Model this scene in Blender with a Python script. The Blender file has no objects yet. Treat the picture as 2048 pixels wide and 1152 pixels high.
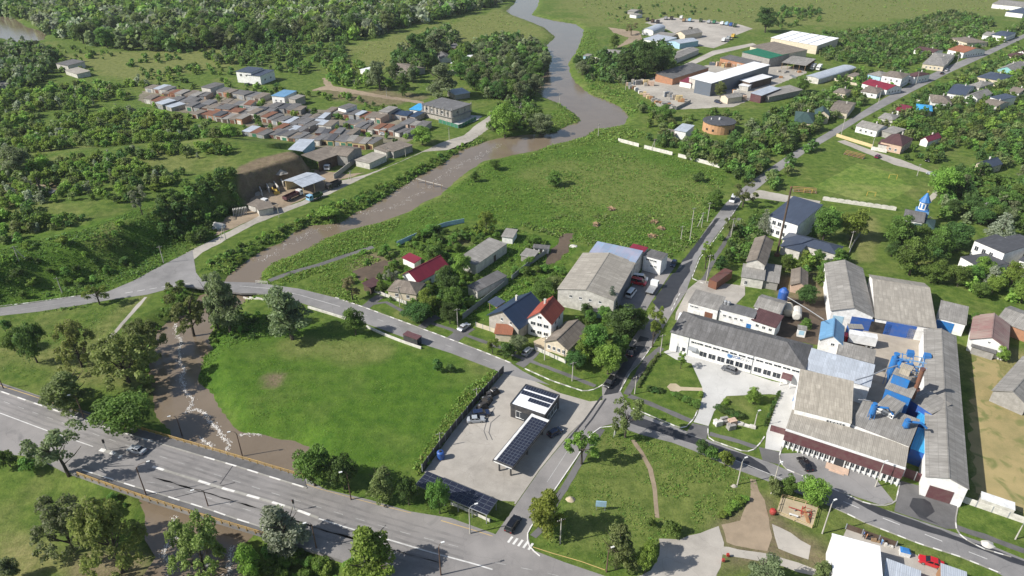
import bpy, bmesh, math, random
import numpy as np
from mathutils import Vector, Matrix
from mathutils.geometry import tessellate_polygon

SC = bpy.context.scene
COL = SC.collection
R = math.radians
random.seed(7)
RNG = np.random.default_rng(11)

# ---- camera
CAM_H, PITCH, FPX, IW, IH = 115.0, R(30.3), 1400.0, 2048.0, 1152.0
cam = bpy.data.cameras.new('camera')
cam.sensor_width = 36.0
cam.lens = 36.0 * FPX / IW
cam.clip_start, cam.clip_end = 1.0, 9000.0
cam_o = bpy.data.objects.new('camera', cam)
COL.objects.link(cam_o)
cam_o.location = (0, 0, CAM_H)
cam_o.rotation_euler = (R(90) - PITCH, 0, 0)
SC.camera = cam_o

# ---- sky and sun
SUN_EL, SHADOW_DIR = R(38), R(15)
world = bpy.data.worlds.new('World')
SC.world = world
world.use_nodes = True
wn = world.node_tree.nodes
wl = world.node_tree.links
sky = wn.new('ShaderNodeTexSky')
sky.sky_type = 'NISHITA'
sky.sun_disc = False
sky.sun_elevation = SUN_EL
# light travels along (cos, sin)(SHADOW_DIR); the sun stands the other way
sx, sy = -math.cos(SHADOW_DIR), -math.sin(SHADOW_DIR)
sky.sun_rotation = math.atan2(sx, sy)
sky.air_density, sky.dust_density = 1.0, 1.2
bgn = [n for n in wn if n.type == 'BACKGROUND'][0]
bgn.inputs['Strength'].default_value = 0.095
wl.new(sky.outputs[0], bgn.inputs['Color'])
sun = bpy.data.lights.new('sun', 'SUN')
sun.energy = 5.0
sun.angle = R(0.53)
sun.color = (1.0, 0.965, 0.905)
sun_o = bpy.data.objects.new('sun', sun)
COL.objects.link(sun_o)
sd = Vector((-sx * math.cos(SUN_EL), -sy * math.cos(SUN_EL), -math.sin(SUN_EL)))
sun_o.rotation_euler = sd.to_track_quat('-Z', 'Y').to_euler()
sun_o.location = (-200, 0, 300)
vs = SC.view_settings
vs.view_transform, vs.look = 'Standard', 'None'
vs.exposure, vs.gamma = 0.43, 1.0
SC.cycles.max_bounces = 5
SC.cycles.diffuse_bounces = 3
SC.cycles.transparent_max_bounces = 4
SC.cycles.use_adaptive_sampling = True

# ---- from the survey picture to the ground
CP, SP = math.cos(PITCH), math.sin(PITCH)
def ground(px, py, z=0.0):
 """point of the place, at height z, that was surveyed at picture point (px, py)"""
 x = (px - IW / 2) / FPX
 y = (IH / 2 - py) / FPX
 d = Vector((x, CP + y * SP, -SP + y * CP))
 t = (z - CAM_H) / d.z
 return Vector((d.x * t, d.y * t, z))
TC, TR, TS = (0, 512, 1024, 1528), (0, 280, 560, 852), 3.8404
def tl(c, r, *v):
 """survey sheet (c, r): list of sheet coordinates to picture points"""
 return [(TC[c] + v[i] / TS, TR[r] + v[i + 1] / TS) for i in range(0, len(v), 2)]

# ---- materials
MATS = {}
def newmat(name):
 m = bpy.data.materials.new(name)
 m.use_nodes = True
 nt = m.node_tree
 for n in list(nt.nodes): nt.nodes.remove(n)
 out = nt.nodes.new('ShaderNodeOutputMaterial')
 MATS[name] = m
 return m, nt, out
def N(nt, t, **kw):
 n = nt.nodes.new(t)
 for k, v in kw.items():
  if k.startswith('i_'):
   key = k[2:]
   key = int(key) if key.isdigit() else key.replace('_', ' ')
   n.inputs[key].default_value = v
  else: setattr(n, k, v)
 return n
def noise(nt, co, scale, detail=3.0, rough=0.55, dist=0.0):
 n = N(nt, 'ShaderNodeTexNoise', i_Scale=scale, i_Detail=detail, i_Roughness=rough, i_Distortion=dist)
 nt.links.new(co, n.inputs['Vector'])
 return n.outputs['Fac']
def ramp(nt, fac, *stops):
 n = N(nt, 'ShaderNodeValToRGB')
 e = n.color_ramp.elements
 while len(e) < len(stops): e.new(0.5)
 for i, (p, c) in enumerate(stops):
  e[i].position = p
  e[i].color = (c, c, c, 1) if isinstance(c, (int, float)) else (*c, 1)
 nt.links.new(fac, n.inputs['Fac'])
 return n.outputs['Color']
def mix(nt, fac, a, b, mode='MIX'):
 n = N(nt, 'ShaderNodeMix', data_type='RGBA', blend_type=mode)
 for s, v in ((n.inputs[0], fac), (n.inputs[6], a), (n.inputs[7], b)):
  if hasattr(v, 'is_output'): nt.links.new(v, s)
  elif isinstance(v, (int, float)): s.default_value = v if s.type == 'VALUE' else (v, v, v, 1)
  else: s.default_value = (*v, 1)
 return n.outputs[2]
def math_(nt, op, a, b=0.0, clamp=False):
 n = N(nt, 'ShaderNodeMath', operation=op, use_clamp=clamp)
 for s, v in ((n.inputs[0], a), (n.inputs[1], b)):
  if hasattr(v, 'is_output'): nt.links.new(v, s)
  else: s.default_value = v
 return n.outputs[0]
def bsdf(nt, out, col, rough=0.8, spec=0.3, bump=None, bstr=0.3, bdist=0.05, metal=0.0):
 b = N(nt, 'ShaderNodeBsdfPrincipled')
 for key, v in (('Base Color', col), ('Roughness', rough), ('Specular IOR Level', spec), ('Metallic', metal)):
  if hasattr(v, 'is_output'): nt.links.new(v, b.inputs[key])
  elif isinstance(v, (tuple, list)): b.inputs[key].default_value = (*v, 1)
  else: b.inputs[key].default_value = v
 if bump is not None:
  bp = N(nt, 'ShaderNodeBump', i_Strength=bstr, i_Distance=bdist)
  nt.links.new(bump, bp.inputs['Height'])
  nt.links.new(bp.outputs[0], b.inputs['Normal'])
 nt.links.new(b.outputs[0], out.inputs['Surface'])
 return b
def coord(nt, which='Object'):
 return N(nt, 'ShaderNodeTexCoord').outputs[which]
def geo_pos(nt):
 return N(nt, 'ShaderNodeNewGeometry').outputs['Position']
def mul(c, k): return tuple(min(1, max(0, x * k)) for x in c)
def lerp3(a, b, t): return tuple(x + (y - x) * t for x, y in zip(a, b))

def m_paint(name, col, rough=0.5, spec=0.4, metal=0.0, var=0.12):
 """plain paint, plaster, plastic or metal with faint dirt"""
 m, nt, out = newmat(name)
 p = geo_pos(nt)
 f = noise(nt, p, 0.9, 5)
 g = noise(nt, p, 6.0, 3)
 f2 = math_(nt, 'ADD', math_(nt, 'MULTIPLY', f, 0.7), math_(nt, 'MULTIPLY', g, 0.3))
 c = mix(nt, ramp(nt, f2, (0.3, 1.0), (0.62, 0.0)), col, mul(lerp3(col, (0.25, 0.22, 0.18), 0.3), 1 - var))
 bsdf(nt, out, c, rough, spec, metal=metal)
 return m
def m_corr(name, col, dark, pitch=0.35, rough=0.85, spec=0.2, sheet=1.1, metal=0.0, wavy=0.35):
 """corrugated roofing: ridges run down the slope (local y), sheets lap along it, stains and moss"""
 m, nt, out = newmat(name)
 co = coord(nt)
 sep = N(nt, 'ShaderNodeSeparateXYZ'); nt.links.new(co, sep.inputs[0])
 wv = math_(nt, 'SINE', math_(nt, 'MULTIPLY', sep.outputs[0], 2 * math.pi / pitch))
 wv = math_(nt, 'ADD', math_(nt, 'MULTIPLY', wv, 0.5), 0.5)
 # sheet joints, and a tone of its own for every sheet
 br = N(nt, 'ShaderNodeTexBrick', offset=0.0, i_Scale=1.0)
 br.inputs['Mortar Size'].default_value = 0.03
 br.inputs['Brick Width'].default_value = sheet
 br.inputs['Row Height'].default_value = sheet * 1.55
 br.inputs['Bias'].default_value = 0.0
 br.inputs['Color1'].default_value = (*mul(col, 0.86), 1)
 br.inputs['Color2'].default_value = (*mul(col, 1.12), 1)
 br.inputs['Mortar'].default_value = (*mul(lerp3(col, dark, 0.7), 0.8), 1)
 nt.links.new(co, br.inputs['Vector'])
 gp = geo_pos(nt)
 st = N(nt, 'ShaderNodeMapping'); st.inputs['Scale'].default_value = (1.2, 0.22, 0.5); nt.links.new(co, st.inputs[0])
 f1 = noise(nt, st.outputs[0], 1.0, 6, 0.65)
 f2 = noise(nt, gp, 0.16, 4)
 c = mix(nt, ramp(nt, f1, (0.38, 0.0), (0.72, 0.85)), br.outputs['Color'], dark)
 c = mix(nt, ramp(nt, f2, (0.42, 0.0), (0.7, 0.55)), c, mul(dark, 1.25))
 c = mix(nt, 0.5, c, mix(nt, wv, 0.72, 1.08), 'MULTIPLY') if wavy else c
 bsdf(nt, out, c, rough, spec, bump=wv, bstr=wavy, bdist=0.05, metal=metal)
 return m
def m_ground_flat(name, col, col2, scale=0.4, rough=0.92, fine=5.0, crack=0.0, spec=0.2, patch=None):
 """asphalt, concrete, gravel, bare soil"""
 m, nt, out = newmat(name)
 p = geo_pos(nt)
 a = noise(nt, p, scale, 6, 0.6)
 b = noise(nt, p, fine, 4, 0.7)
 big = noise(nt, p, 0.05, 3)
 c = mix(nt, ramp(nt, a, (0.35, 0.0), (0.68, 1.0)), col, col2)
 c = mix(nt, ramp(nt, b, (0.3, 0.35), (0.75, 0.0)), c, mul(col2, 0.55))
 c = mix(nt, ramp(nt, big, (0.4, 0.0), (0.65, 0.5)), c, mul(col, 1.25))
 if patch: c = mix(nt, ramp(nt, noise(nt, p, patch[0], 3, 0.5, 1.5), (patch[1], 0.0), (patch[1] + 0.13, 0.9)), c, patch[2])
 if crack:
  v = N(nt, 'ShaderNodeTexVoronoi', feature='DISTANCE_TO_EDGE', i_Scale=crack)
  q = N(nt, 'ShaderNodeVectorMath', operation='ADD')
  nz = N(nt, 'ShaderNodeTexNoise', i_Scale=0.6, i_Detail=4)
  nt.links.new(p, nz.inputs['Vector']); nt.links.new(p, q.inputs[0]); nt.links.new(nz.outputs['Color'], q.inputs[1])
  nt.links.new(q.outputs[0], v.inputs['Vector'])
  c = mix(nt, ramp(nt, v.outputs['Distance'], (0.0, 0.3), (0.007, 0.0)), c, mul(col2, 0.35))
 bsdf(nt, out, c, rough, spec, bump=b, bstr=0.25, bdist=0.03)
 return m

# ---- palette
m_ground_flat('asphalt_old', (0.262, 0.245, 0.232), (0.19, 0.18, 0.172), 0.25, crack=0.17, patch=(0.09, 0.64, (0.15, 0.144, 0.14)))
m_ground_flat('asphalt_mid', (0.25, 0.24, 0.232), (0.18, 0.174, 0.17), 0.3, crack=0.12)
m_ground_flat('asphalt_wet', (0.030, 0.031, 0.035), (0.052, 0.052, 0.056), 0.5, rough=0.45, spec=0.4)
m_ground_flat('asphalt_path', (0.145, 0.14, 0.137), (0.10, 0.097, 0.095), 0.5)
m_ground_flat('concrete_yard', (0.405, 0.372, 0.325), (0.30, 0.275, 0.24), 0.35, crack=0.16)
m_ground_flat('concrete_light', (0.5, 0.49, 0.465), (0.40, 0.392, 0.37), 0.25, crack=0.22)
m_ground_flat('concrete_slab', (0.40, 0.35, 0.285), (0.30, 0.262, 0.213), 0.35, crack=0.28, patch=(0.11, 0.6, (0.09, 0.078, 0.065)))
m_ground_flat('gravel', (0.40, 0.37, 0.32), (0.28, 0.255, 0.215), 0.6, fine=9)
m_ground_flat('dirt', (0.32, 0.25, 0.175), (0.205, 0.16, 0.11), 0.5, fine=8)
m_ground_flat('court', (0.235, 0.205, 0.155), (0.125, 0.12, 0.075), 0.3, fine=6)
m_ground_flat('straw', (0.34, 0.265, 0.125), (0.21, 0.19, 0.08), 0.3, fine=3, patch=(0.16, 0.53, (0.15, 0.165, 0.055)))
m_ground_flat('soil', (0.125, 0.092, 0.066), (0.075, 0.058, 0.043), 0.5, fine=7)
m_ground_flat('sand', (0.46, 0.385, 0.27), (0.36, 0.29, 0.19), 0.4, fine=8)
m_ground_flat('asphalt_lane', (0.225, 0.212, 0.202), (0.16, 0.152, 0.146), 0.3)
m_ground_flat('kerb_stone', (0.36, 0.345, 0.31), (0.26, 0.248, 0.22), 0.8)
m_ground_flat('white_line', (0.66, 0.65, 0.62), (0.42, 0.41, 0.39), 1.3, fine=6)
m_ground_flat('worn_line', (0.40, 0.39, 0.37), (0.25, 0.245, 0.235), 1.3, fine=6)
m_ground_flat('yellow_line', (0.58, 0.40, 0.14), (0.36, 0.27, 0.15), 1.1, fine=6)
m_ground_flat('foam_white', (0.74, 0.71, 0.66), (0.5, 0.45, 0.4), 1.5, fine=7)
m_paint('kerb_white', (0.72, 0.70, 0.66), 0.8)
m_paint('white_wall', (0.80, 0.79, 0.765), 0.85, 0.2)
m_paint('cream_wall', (0.62, 0.54, 0.41), 0.85, 0.2)
m_paint('pale_wall', (0.58, 0.555, 0.50), 0.9, 0.15, var=0.3)
m_paint('grey_wall', (0.33, 0.315, 0.29), 0.9, 0.15, var=0.3)
m_paint('block_wall', (0.42, 0.385, 0.34), 0.9, 0.15, var=0.3)
m_paint('brick_wall', (0.40, 0.20, 0.115), 0.9, 0.15, var=0.25)
m_paint('orange_brick', (0.52, 0.29, 0.15), 0.9, 0.15, var=0.2)
m_paint('pink_wall', (0.56, 0.40, 0.30), 0.9, 0.15)
m_paint('yellow_wall', (0.60, 0.47, 0.25), 0.9, 0.15)
m_paint('teal_wall', (0.22, 0.47, 0.46), 0.85, 0.2)
m_paint('light_blue_wall', (0.36, 0.55, 0.68), 0.8, 0.25)
m_paint('blue_paint', (0.010, 0.085, 0.34), 0.5, 0.4)
m_paint('bright_blue', (0.014, 0.16, 0.45), 0.55, 0.4, var=0.3)
m_paint('steel_blue', (0.14, 0.30, 0.50), 0.5, 0.4)
m_paint('dark_cladding', (0.030, 0.032, 0.038), 0.5, 0.4)
m_paint('slate_cladding', (0.10, 0.125, 0.16), 0.5, 0.4)
m_paint('maroon_cladding', (0.105, 0.038, 0.045), 0.55, 0.35)
m_paint('brown_metal', (0.13, 0.05, 0.04), 0.6, 0.35, var=0.3)
m_paint('rust', (0.20, 0.085, 0.05), 0.85, 0.2, var=0.4)
m_paint('dark_wood', (0.07, 0.042, 0.028), 0.8)
m_paint('wood', (0.30, 0.19, 0.10), 0.8)
m_paint('orange_wood', (0.36, 0.185, 0.08), 0.75)
m_paint('yellow_paint', (0.62, 0.41, 0.07), 0.55)
m_paint('rail_yellow', (0.40, 0.25, 0.06), 0.6, var=0.35)
m_paint('green_paint', (0.02, 0.16, 0.09), 0.6)
m_paint('red_paint', (0.36, 0.025, 0.02), 0.45)
m_paint('black', (0.014, 0.014, 0.016), 0.5)
m_paint('rubber', (0.012, 0.012, 0.012), 0.8)
m_paint('steel', (0.38, 0.39, 0.40), 0.4, 0.5, metal=0.4)
m_paint('pole_concrete', (0.46, 0.43, 0.38), 0.9, 0.1)
m_paint('pole_rust', (0.12, 0.07, 0.05), 0.8, 0.2)
m_paint('grey_metal', (0.27, 0.29, 0.31), 0.5, 0.4)
m_paint('frame_white', (0.74, 0.74, 0.72), 0.5)
m_paint('bark', (0.055, 0.044, 0.034), 0.95, 0.1)
m_paint('stone_white', (0.66, 0.63, 0.57), 0.9, 0.1, var=0.25)
m_paint('skin', (0.48, 0.29, 0.2), 0.6)
m_paint('cloth_blue', (0.06, 0.14, 0.36), 0.9)
m_paint('cloth_orange', (0.55, 0.22, 0.09), 0.9)
m_paint('cloth_dark', (0.02, 0.02, 0.03), 0.9)
m_corr('slate', (0.31, 0.295, 0.27), (0.155, 0.145, 0.13))
m_corr('slate_dark', (0.165, 0.16, 0.158), (0.078, 0.075, 0.072))
m_corr('slate_beige', (0.47, 0.42, 0.345), (0.25, 0.225, 0.18))
m_corr('slate_brown', (0.235, 0.20, 0.165), (0.115, 0.097, 0.08))
m_corr('slate_warm', (0.37, 0.34, 0.29), (0.215, 0.195, 0.165))
m_corr('felt_dark', (0.085, 0.088, 0.097), (0.05, 0.051, 0.056), wavy=0.0)
m_corr('felt_grey', (0.17, 0.168, 0.17), (0.095, 0.093, 0.092), wavy=0.0)
m_corr('metal_light', (0.46, 0.50, 0.55), (0.30, 0.32, 0.35), rough=0.45, spec=0.5, sheet=1.3)
m_corr('metal_white', (0.80, 0.80, 0.80), (0.60, 0.60, 0.60), rough=0.5, spec=0.4, pitch=0.5, sheet=3.0, wavy=0.15)
m_corr('metal_white_clean', (0.85, 0.85, 0.86), (0.76, 0.76, 0.76), rough=0.5, spec=0.4, pitch=1.0, sheet=6.0, wavy=0.05)
m_corr('metal_navy', (0.030, 0.052, 0.098), (0.019, 0.032, 0.06), rough=0.4, spec=0.5, pitch=0.4, sheet=3)
m_corr('metal_slate', (0.062, 0.078, 0.112), (0.043, 0.052, 0.075), rough=0.45, spec=0.4, pitch=0.4, sheet=4)
m_corr('metal_maroon', (0.235, 0.022, 0.04), (0.15, 0.014, 0.026), rough=0.45, spec=0.5, pitch=0.4, sheet=3)
m_corr('metal_maroon_faded', (0.25, 0.13, 0.12), (0.29, 0.24, 0.20), rough=0.7, spec=0.3, pitch=0.9, sheet=2)
m_corr('tile_red', (0.33, 0.085, 0.055), (0.23, 0.06, 0.042), rough=0.7, pitch=0.4)
m_corr('tile_orange', (0.31, 0.125, 0.072), (0.20, 0.085, 0.052), rough=0.8, pitch=0.4)
m_corr('tile_brown', (0.105, 0.055, 0.055), (0.07, 0.038, 0.04), rough=0.7, pitch=0.4)
m_corr('metal_green', (0.02, 0.16, 0.085), (0.015, 0.11, 0.06), rough=0.5, pitch=0.4)
m_corr('metal_dark_green', (0.055, 0.095, 0.085), (0.036, 0.06, 0.055), rough=0.5, pitch=0.4)
m_corr('metal_blue', (0.15, 0.30, 0.46), (0.10, 0.22, 0.36), rough=0.5, spec=0.5, pitch=0.4)
m_corr('metal_azure', (0.05, 0.36, 0.68), (0.035, 0.26, 0.50), rough=0.5, spec=0.5, pitch=0.4)
m_corr('metal_patch', (0.22, 0.33, 0.45), (0.30, 0.27, 0.33), rough=0.55, pitch=0.4, sheet=2.6)
def m_glass(name, col, rough=0.12):
 m, nt, out = newmat(name)
 bsdf(nt, out, col, rough, 0.6)
m_glass('glass', (0.028, 0.034, 0.042))
m_glass('car_glass', (0.012, 0.014, 0.018), 0.08)
m_glass('lamp_glass', (0.7, 0.7, 0.66), 0.2)
m_glass('tail_glass', (0.4, 0.02, 0.02), 0.2)
def m_solar():
 m, nt, out = newmat('solar_cell')
 co = coord(nt)
 br = N(nt, 'ShaderNodeTexBrick', offset=0.0, i_Scale=1.0)
 br.inputs['Brick Width'].default_value = 0.17; br.inputs['Row Height'].default_value = 0.17
 br.inputs['Mortar Size'].default_value = 0.012
 br.inputs['Color1'].default_value = (0.010, 0.012, 0.026, 1); br.inputs['Color2'].default_value = (0.014, 0.016, 0.032, 1)
 br.inputs['Mortar'].default_value = (0.05, 0.055, 0.075, 1)
 nt.links.new(co, br.inputs['Vector'])
 bsdf(nt, out, br.outputs['Color'], 0.12, 0.5)
m_solar()
for nm, c in (('car_black', (0.008, 0.008, 0.010)), ('car_white', (0.74, 0.74, 0.73)), ('car_red', (0.45, 0.012, 0.018)), ('car_blue', (0.02, 0.07, 0.30)),
              ('car_silver', (0.36, 0.38, 0.40)), ('car_grey', (0.10, 0.105, 0.115)), ('car_maroon', (0.16, 0.015, 0.06)), ('car_navy', (0.016, 0.025, 0.06)),
              ('truck_green', (0.03, 0.06, 0.03)), ('truck_orange', (0.55, 0.25, 0.03)), ('car_sky', (0.25, 0.45, 0.62)), ('car_yellow', (0.62, 0.44, 0.12))):
 m, nt, out = newmat(nm)
 b = bsdf(nt, out, c, 0.25, 0.5); b.inputs['Coat Weight'].default_value = 0.6; b.inputs['Coat Roughness'].default_value = 0.08

def m_leaf(name, col, hue=0.025, val=0.22, trans=0.42, own=True):
 """leaves: one green per tree (object random), another per clump (tint), thin enough to let light through"""
 m, nt, out = newmat(name)
 at = N(nt, 'ShaderNodeAttribute', attribute_name='tint')
 oi = N(nt, 'ShaderNodeObjectInfo')
 hs = N(nt, 'ShaderNodeHueSaturation', i_Color=(*col, 1))
 t = at.outputs['Fac']
 rn = oi.outputs['Random'] if own else 0.5
 h = math_(nt, 'ADD', 0.5 - hue, math_(nt, 'MULTIPLY', rn if own else t, 2 * hue))
 v = math_(nt, 'MULTIPLY', math_(nt, 'ADD', 0.55, math_(nt, 'MULTIPLY', t, 0.9)),
              math_(nt, 'ADD', 1 - val, math_(nt, 'MULTIPLY', rn, 2 * val)))
 nt.links.new(h, hs.inputs['Hue']); nt.links.new(v, hs.inputs['Value'])
 d = N(nt, 'ShaderNodeBsdfPrincipled', i_Roughness=0.6); d.inputs['Specular IOR Level'].default_value = 0.25
 nt.links.new(hs.outputs[0], d.inputs['Base Color'])
 tr = N(nt, 'ShaderNodeBsdfTranslucent')
 wm = mix(nt, 0.5, mix(nt, 1.0, hs.outputs[0], 1.7, 'MULTIPLY'), (0.20, 0.30, 0.05))
 nt.links.new(wm, tr.inputs['Color'])
 mx = N(nt, 'ShaderNodeMixShader', i_0=trans)
 nt.links.new(d.outputs[0], mx.inputs[1]); nt.links.new(tr.outputs[0], mx.inputs[2])
 nt.links.new(mx.outputs[0], out.inputs['Surface'])
LEAF = {'dark': (0.078, 0.138, 0.037), 'mid': (0.122, 0.208, 0.043), 'light': (0.195, 0.288, 0.052), 'yellow': (0.215, 0.285, 0.05),
  'olive': (0.168, 0.205, 0.072), 'silver': (0.28, 0.305, 0.22), 'grey': (0.18, 0.212, 0.108), 'spruce': (0.06, 0.10, 0.075),
  'willow': (0.222, 0.262, 0.078), 'brown': (0.20, 0.165, 0.085), 'weed': (0.135, 0.225, 0.042), 'weedlight': (0.205, 0.275, 0.06)}
for k, c in LEAF.items(): m_leaf('leaf_' + k, c); m_leaf('mass_' + k, mul(c, 1.15), own=False)

# ---- mesh and object helpers
MESHES = {}
class MB:
 def __init__(s): s.v, s.f, s.m = [], [], []
 def add(s, vs, fs, mi=0):
  o = len(s.v)
  s.v += [tuple(p) for p in vs]
  s.f += [tuple(i + o for i in f) for f in fs]
  s.m += [mi] * len(fs)
 def box(s, x0, x1, y0, y1, z0, z1, mi=0):
  s.add([(x0, y0, z0), (x1, y0, z0), (x1, y1, z0), (x0, y1, z0), (x0, y0, z1), (x1, y0, z1), (x1, y1, z1), (x0, y1, z1)],
              [(0, 3, 2, 1), (4, 5, 6, 7), (0, 1, 5, 4), (1, 2, 6, 5), (2, 3, 7, 6), (3, 0, 4, 7)], mi)
 def prism(s, poly, z0, z1, mi=0):
  n = len(poly)
  s.add([(p[0], p[1], z0) for p in poly] + [(p[0], p[1], z1) for p in poly],
              [tuple(range(n - 1, -1, -1)), tuple(range(n, 2 * n))] + [(i, (i + 1) % n, n + (i + 1) % n, n + i) for i in range(n)], mi)
 def extrude(s, prof, y0, y1, mi=0):
  """profile in (x, z), extruded along y"""
  n = len(prof)
  s.add([(p[0], y0, p[1]) for p in prof] + [(p[0], y1, p[1]) for p in prof],
              [tuple(range(n)), tuple(range(2 * n - 1, n - 1, -1))] + [(i, n + i, n + (i + 1) % n, (i + 1) % n) for i in range(n)], mi)
 def tube(s, pts, rads, n=7, mi=0, cap=True):
  pts = [Vector(p) for p in pts]
  o = len(s.v); vs = []
  for i, p in enumerate(pts):
   d = (pts[min(i + 1, len(pts) - 1)] - pts[max(i - 1, 0)]).normalized()
   a = d.orthogonal().normalized(); b = d.cross(a)
   r = rads[i] if isinstance(rads, (list, tuple)) else rads
   for k in range(n):
    t = 2 * math.pi * k / n
    vs.append(p + a * (r * math.cos(t)) + b * (r * math.sin(t)))
  fs = []
  for i in range(len(pts) - 1):
   for k in range(n):
    fs.append((i * n + k, i * n + (k + 1) % n, (i + 1) * n + (k + 1) % n, (i + 1) * n + k))
  if cap:
   fs.append(tuple(range(n - 1, -1, -1))); q = (len(pts) - 1) * n; fs.append(tuple(range(q, q + n)))
  s.add(vs, fs, mi)
 def cyl(s, x, y, z0, z1, r, n=12, mi=0, r1=None):
  s.tube([(x, y, z0), (x, y, z1)], [r, r if r1 is None else r1], n, mi)
 def mesh(s, name, *mats, smooth=False):
  me = bpy.data.meshes.new(name)
  me.from_pydata(s.v, [], s.f)
  for m in mats: me.materials.append(MATS[m])
  if len(mats) > 1: me.polygons.foreach_set('material_index', s.m)
  if smooth: me.polygons.foreach_set('use_smooth', [True] * len(s.f))
  return me
def link(name, data, parent=None, loc=None, rz=None, scale=None):
 o = bpy.data.objects.new(name, data)
 COL.objects.link(o)
 if parent is not None: o.parent = parent
 if loc is not None: o.location = loc
 if rz is not None: o.rotation_euler = (0, 0, rz)
 if scale is not None: o.scale = scale
 return o
def part(name, mb, mats, parent, loc=None, rz=None, smooth=False):
 if isinstance(mats, str): mats = (mats,)
 return link(name, mb.mesh(name, *mats, smooth=smooth), parent, loc, rz)
def tag(o, label, cat=None, group=None, kind=None):
 if label: o['label'] = label
 if cat: o['category'] = cat
 if group: o['group'] = group
 if kind: o['kind'] = kind
 return o
def thing(name, label, cat, loc=(0, 0, 0), rz=0.0, group=None):
 return tag(link(name, None, None, loc, rz), label, cat, group)
def copy_tree(o, parent=None):
 c = o.copy(); COL.objects.link(c)
 c.parent = parent
 for ch in o.children: copy_tree(ch, c)
 return c
def setmat(o, m, slot=0):
 o.material_slots[slot].link = 'OBJECT'
 o.material_slots[slot].material = MATS[m]
 return o
# ---- terrain
def poly_w(pts, z=0.0): return [ground(x, y, z) for x, y in pts]
def sdf(X, Y, poly, widths=None):
 """signed distance to a polygon (negative inside) and the index of the nearest edge"""
 P = np.array([(p[0], p[1]) for p in poly]); n = len(P)
 best = np.full(X.shape, 1e9); idx = np.zeros(X.shape, int); ins = np.zeros(X.shape, bool)
 for i in range(n):
  a, b = P[i], P[(i + 1) % n]
  e = b - a; L = max(1e-9, e @ e)
  t = np.clip(((X - a[0]) * e[0] + (Y - a[1]) * e[1]) / L, 0, 1)
  d = np.hypot(X - a[0] - t * e[0], Y - a[1] - t * e[1])
  m = d < best
  best[m] = d[m]; idx[m] = i
  c = ((a[1] > Y) != (b[1] > Y))
  xi = a[0] + (Y - a[1]) / (b[1] - a[1] if b[1] != a[1] else 1e-9) * e[0]
  ins ^= c & (X < xi)
 return np.where(ins, -best, best), idx
def sstep(t): t = np.clip(t, 0, 1); return t * t * (3 - 2 * t)

RIVER = [(1040, -30), (1030, 8), (1012, 22), (1024, 30), (1058, 42), (1090, 55), (1112, 74), (1094, 91), (1102, 112), (1100, 135), (1086, 151), (1076, 182),
         (1086, 193), (1118, 206), (1149, 227), (1165, 242), (1128, 255), (1110, 266), (1050, 270), (1000, 276), (975, 283), (918, 303), (884, 329), (837, 353),
         (793, 381), (762, 402), (733, 418), (710, 426), (679, 447), (624, 452), (595, 462), (564, 486), (533, 499), (512, 510), (490, 525), (465, 543),
         (452, 560), (436, 590), (410, 612), (460, 622), (505, 592), (518, 560), (528, 540), (548, 525), (580, 512), (616, 496), (647, 478), (694, 460), (746, 447),
         (772, 439), (811, 426), (845, 405), (882, 389), (903, 369), (934, 342), (968, 322), (1032, 309), (1076, 300), (1112, 289), (1165, 276), (1190, 260),
         (1248, 250), (1256, 232), (1240, 215), (1215, 203), (1180, 190), (1155, 170), (1140, 150), (1135, 125), (1150, 105), (1160, 85), (1167, 60), (1150, 48),
         (1100, 40), (1062, 30), (1075, 12), (1085, -30)]
POOL = [(402, 588), (385, 625), (345, 640), (315, 660), (307, 690), (303, 760), (305, 800), (322, 835), (345, 868), (310, 925), (280, 985), (300, 1025), (300, 1075),
  (322, 1112), (290, 1160), (280, 1250), (490, 1250), (480, 1152), (470, 1095), (510, 1060), (570, 1000), (607, 940), (614, 893), (580, 881), (546, 877), (512, 868),
  (476, 866), (460, 850), (443, 828), (427, 790), (395, 763), (405, 716), (425, 698), (410, 680), (425, 650), (445, 615), (452, 590)]
BEND = [(-60, 25), (0, 33), (24, 36), (52, 55), (91, 63), (86, 80), (47, 87), (0, 75), (-60, 70)]
CREEK = [(440, 30), (500, 12), (560, -6), (640, -40), (560, -40), (520, -4), (480, 8)]
WL = {'river': -1.4, 'pool': -2.4, 'bend': -1.0, 'creek': -1.0}
RIVW, POOLW, BENDW, CREEKW = poly_w(RIVER, WL['river']), poly_w(POOL, WL['pool']), poly_w(BEND, WL['bend']), poly_w(CREEK, WL['creek'])
HILL_H = 9.0
HILL = [((-160, 560), 15), ((0, 520), 15), (( 60, 500), 15), ((120, 490), 15), ((190, 472), 14), ((260, 444), 14), ((330, 412), 12), ((400, 386), 9), ((455, 364), 3.0),
  ((480, 352), 2.6), ((520, 335), 2.6), ((565, 322), 3.0), ((600, 312), 5), ((585, 300), 22), ((520, 296), 40), ((430, 285), 45), ((330, 300), 60), ((180, 315), 70), ((0, 330), 70), ((-160, 350), 40)]
HILLW = poly_w([p for p, _ in HILL], HILL_H)
HILL_WID = np.array([w for _, w in HILL], float)
LOW = [(-250, 1000), (0, 990), (120, 990), (200, 1010), (300, 1040), (420, 1078), (520, 1105), (600, 1140), (690, 1200), (690, 1420), (-250, 1420)]
LOWW = poly_w(LOW, -2.8)
VN = {}
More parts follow.
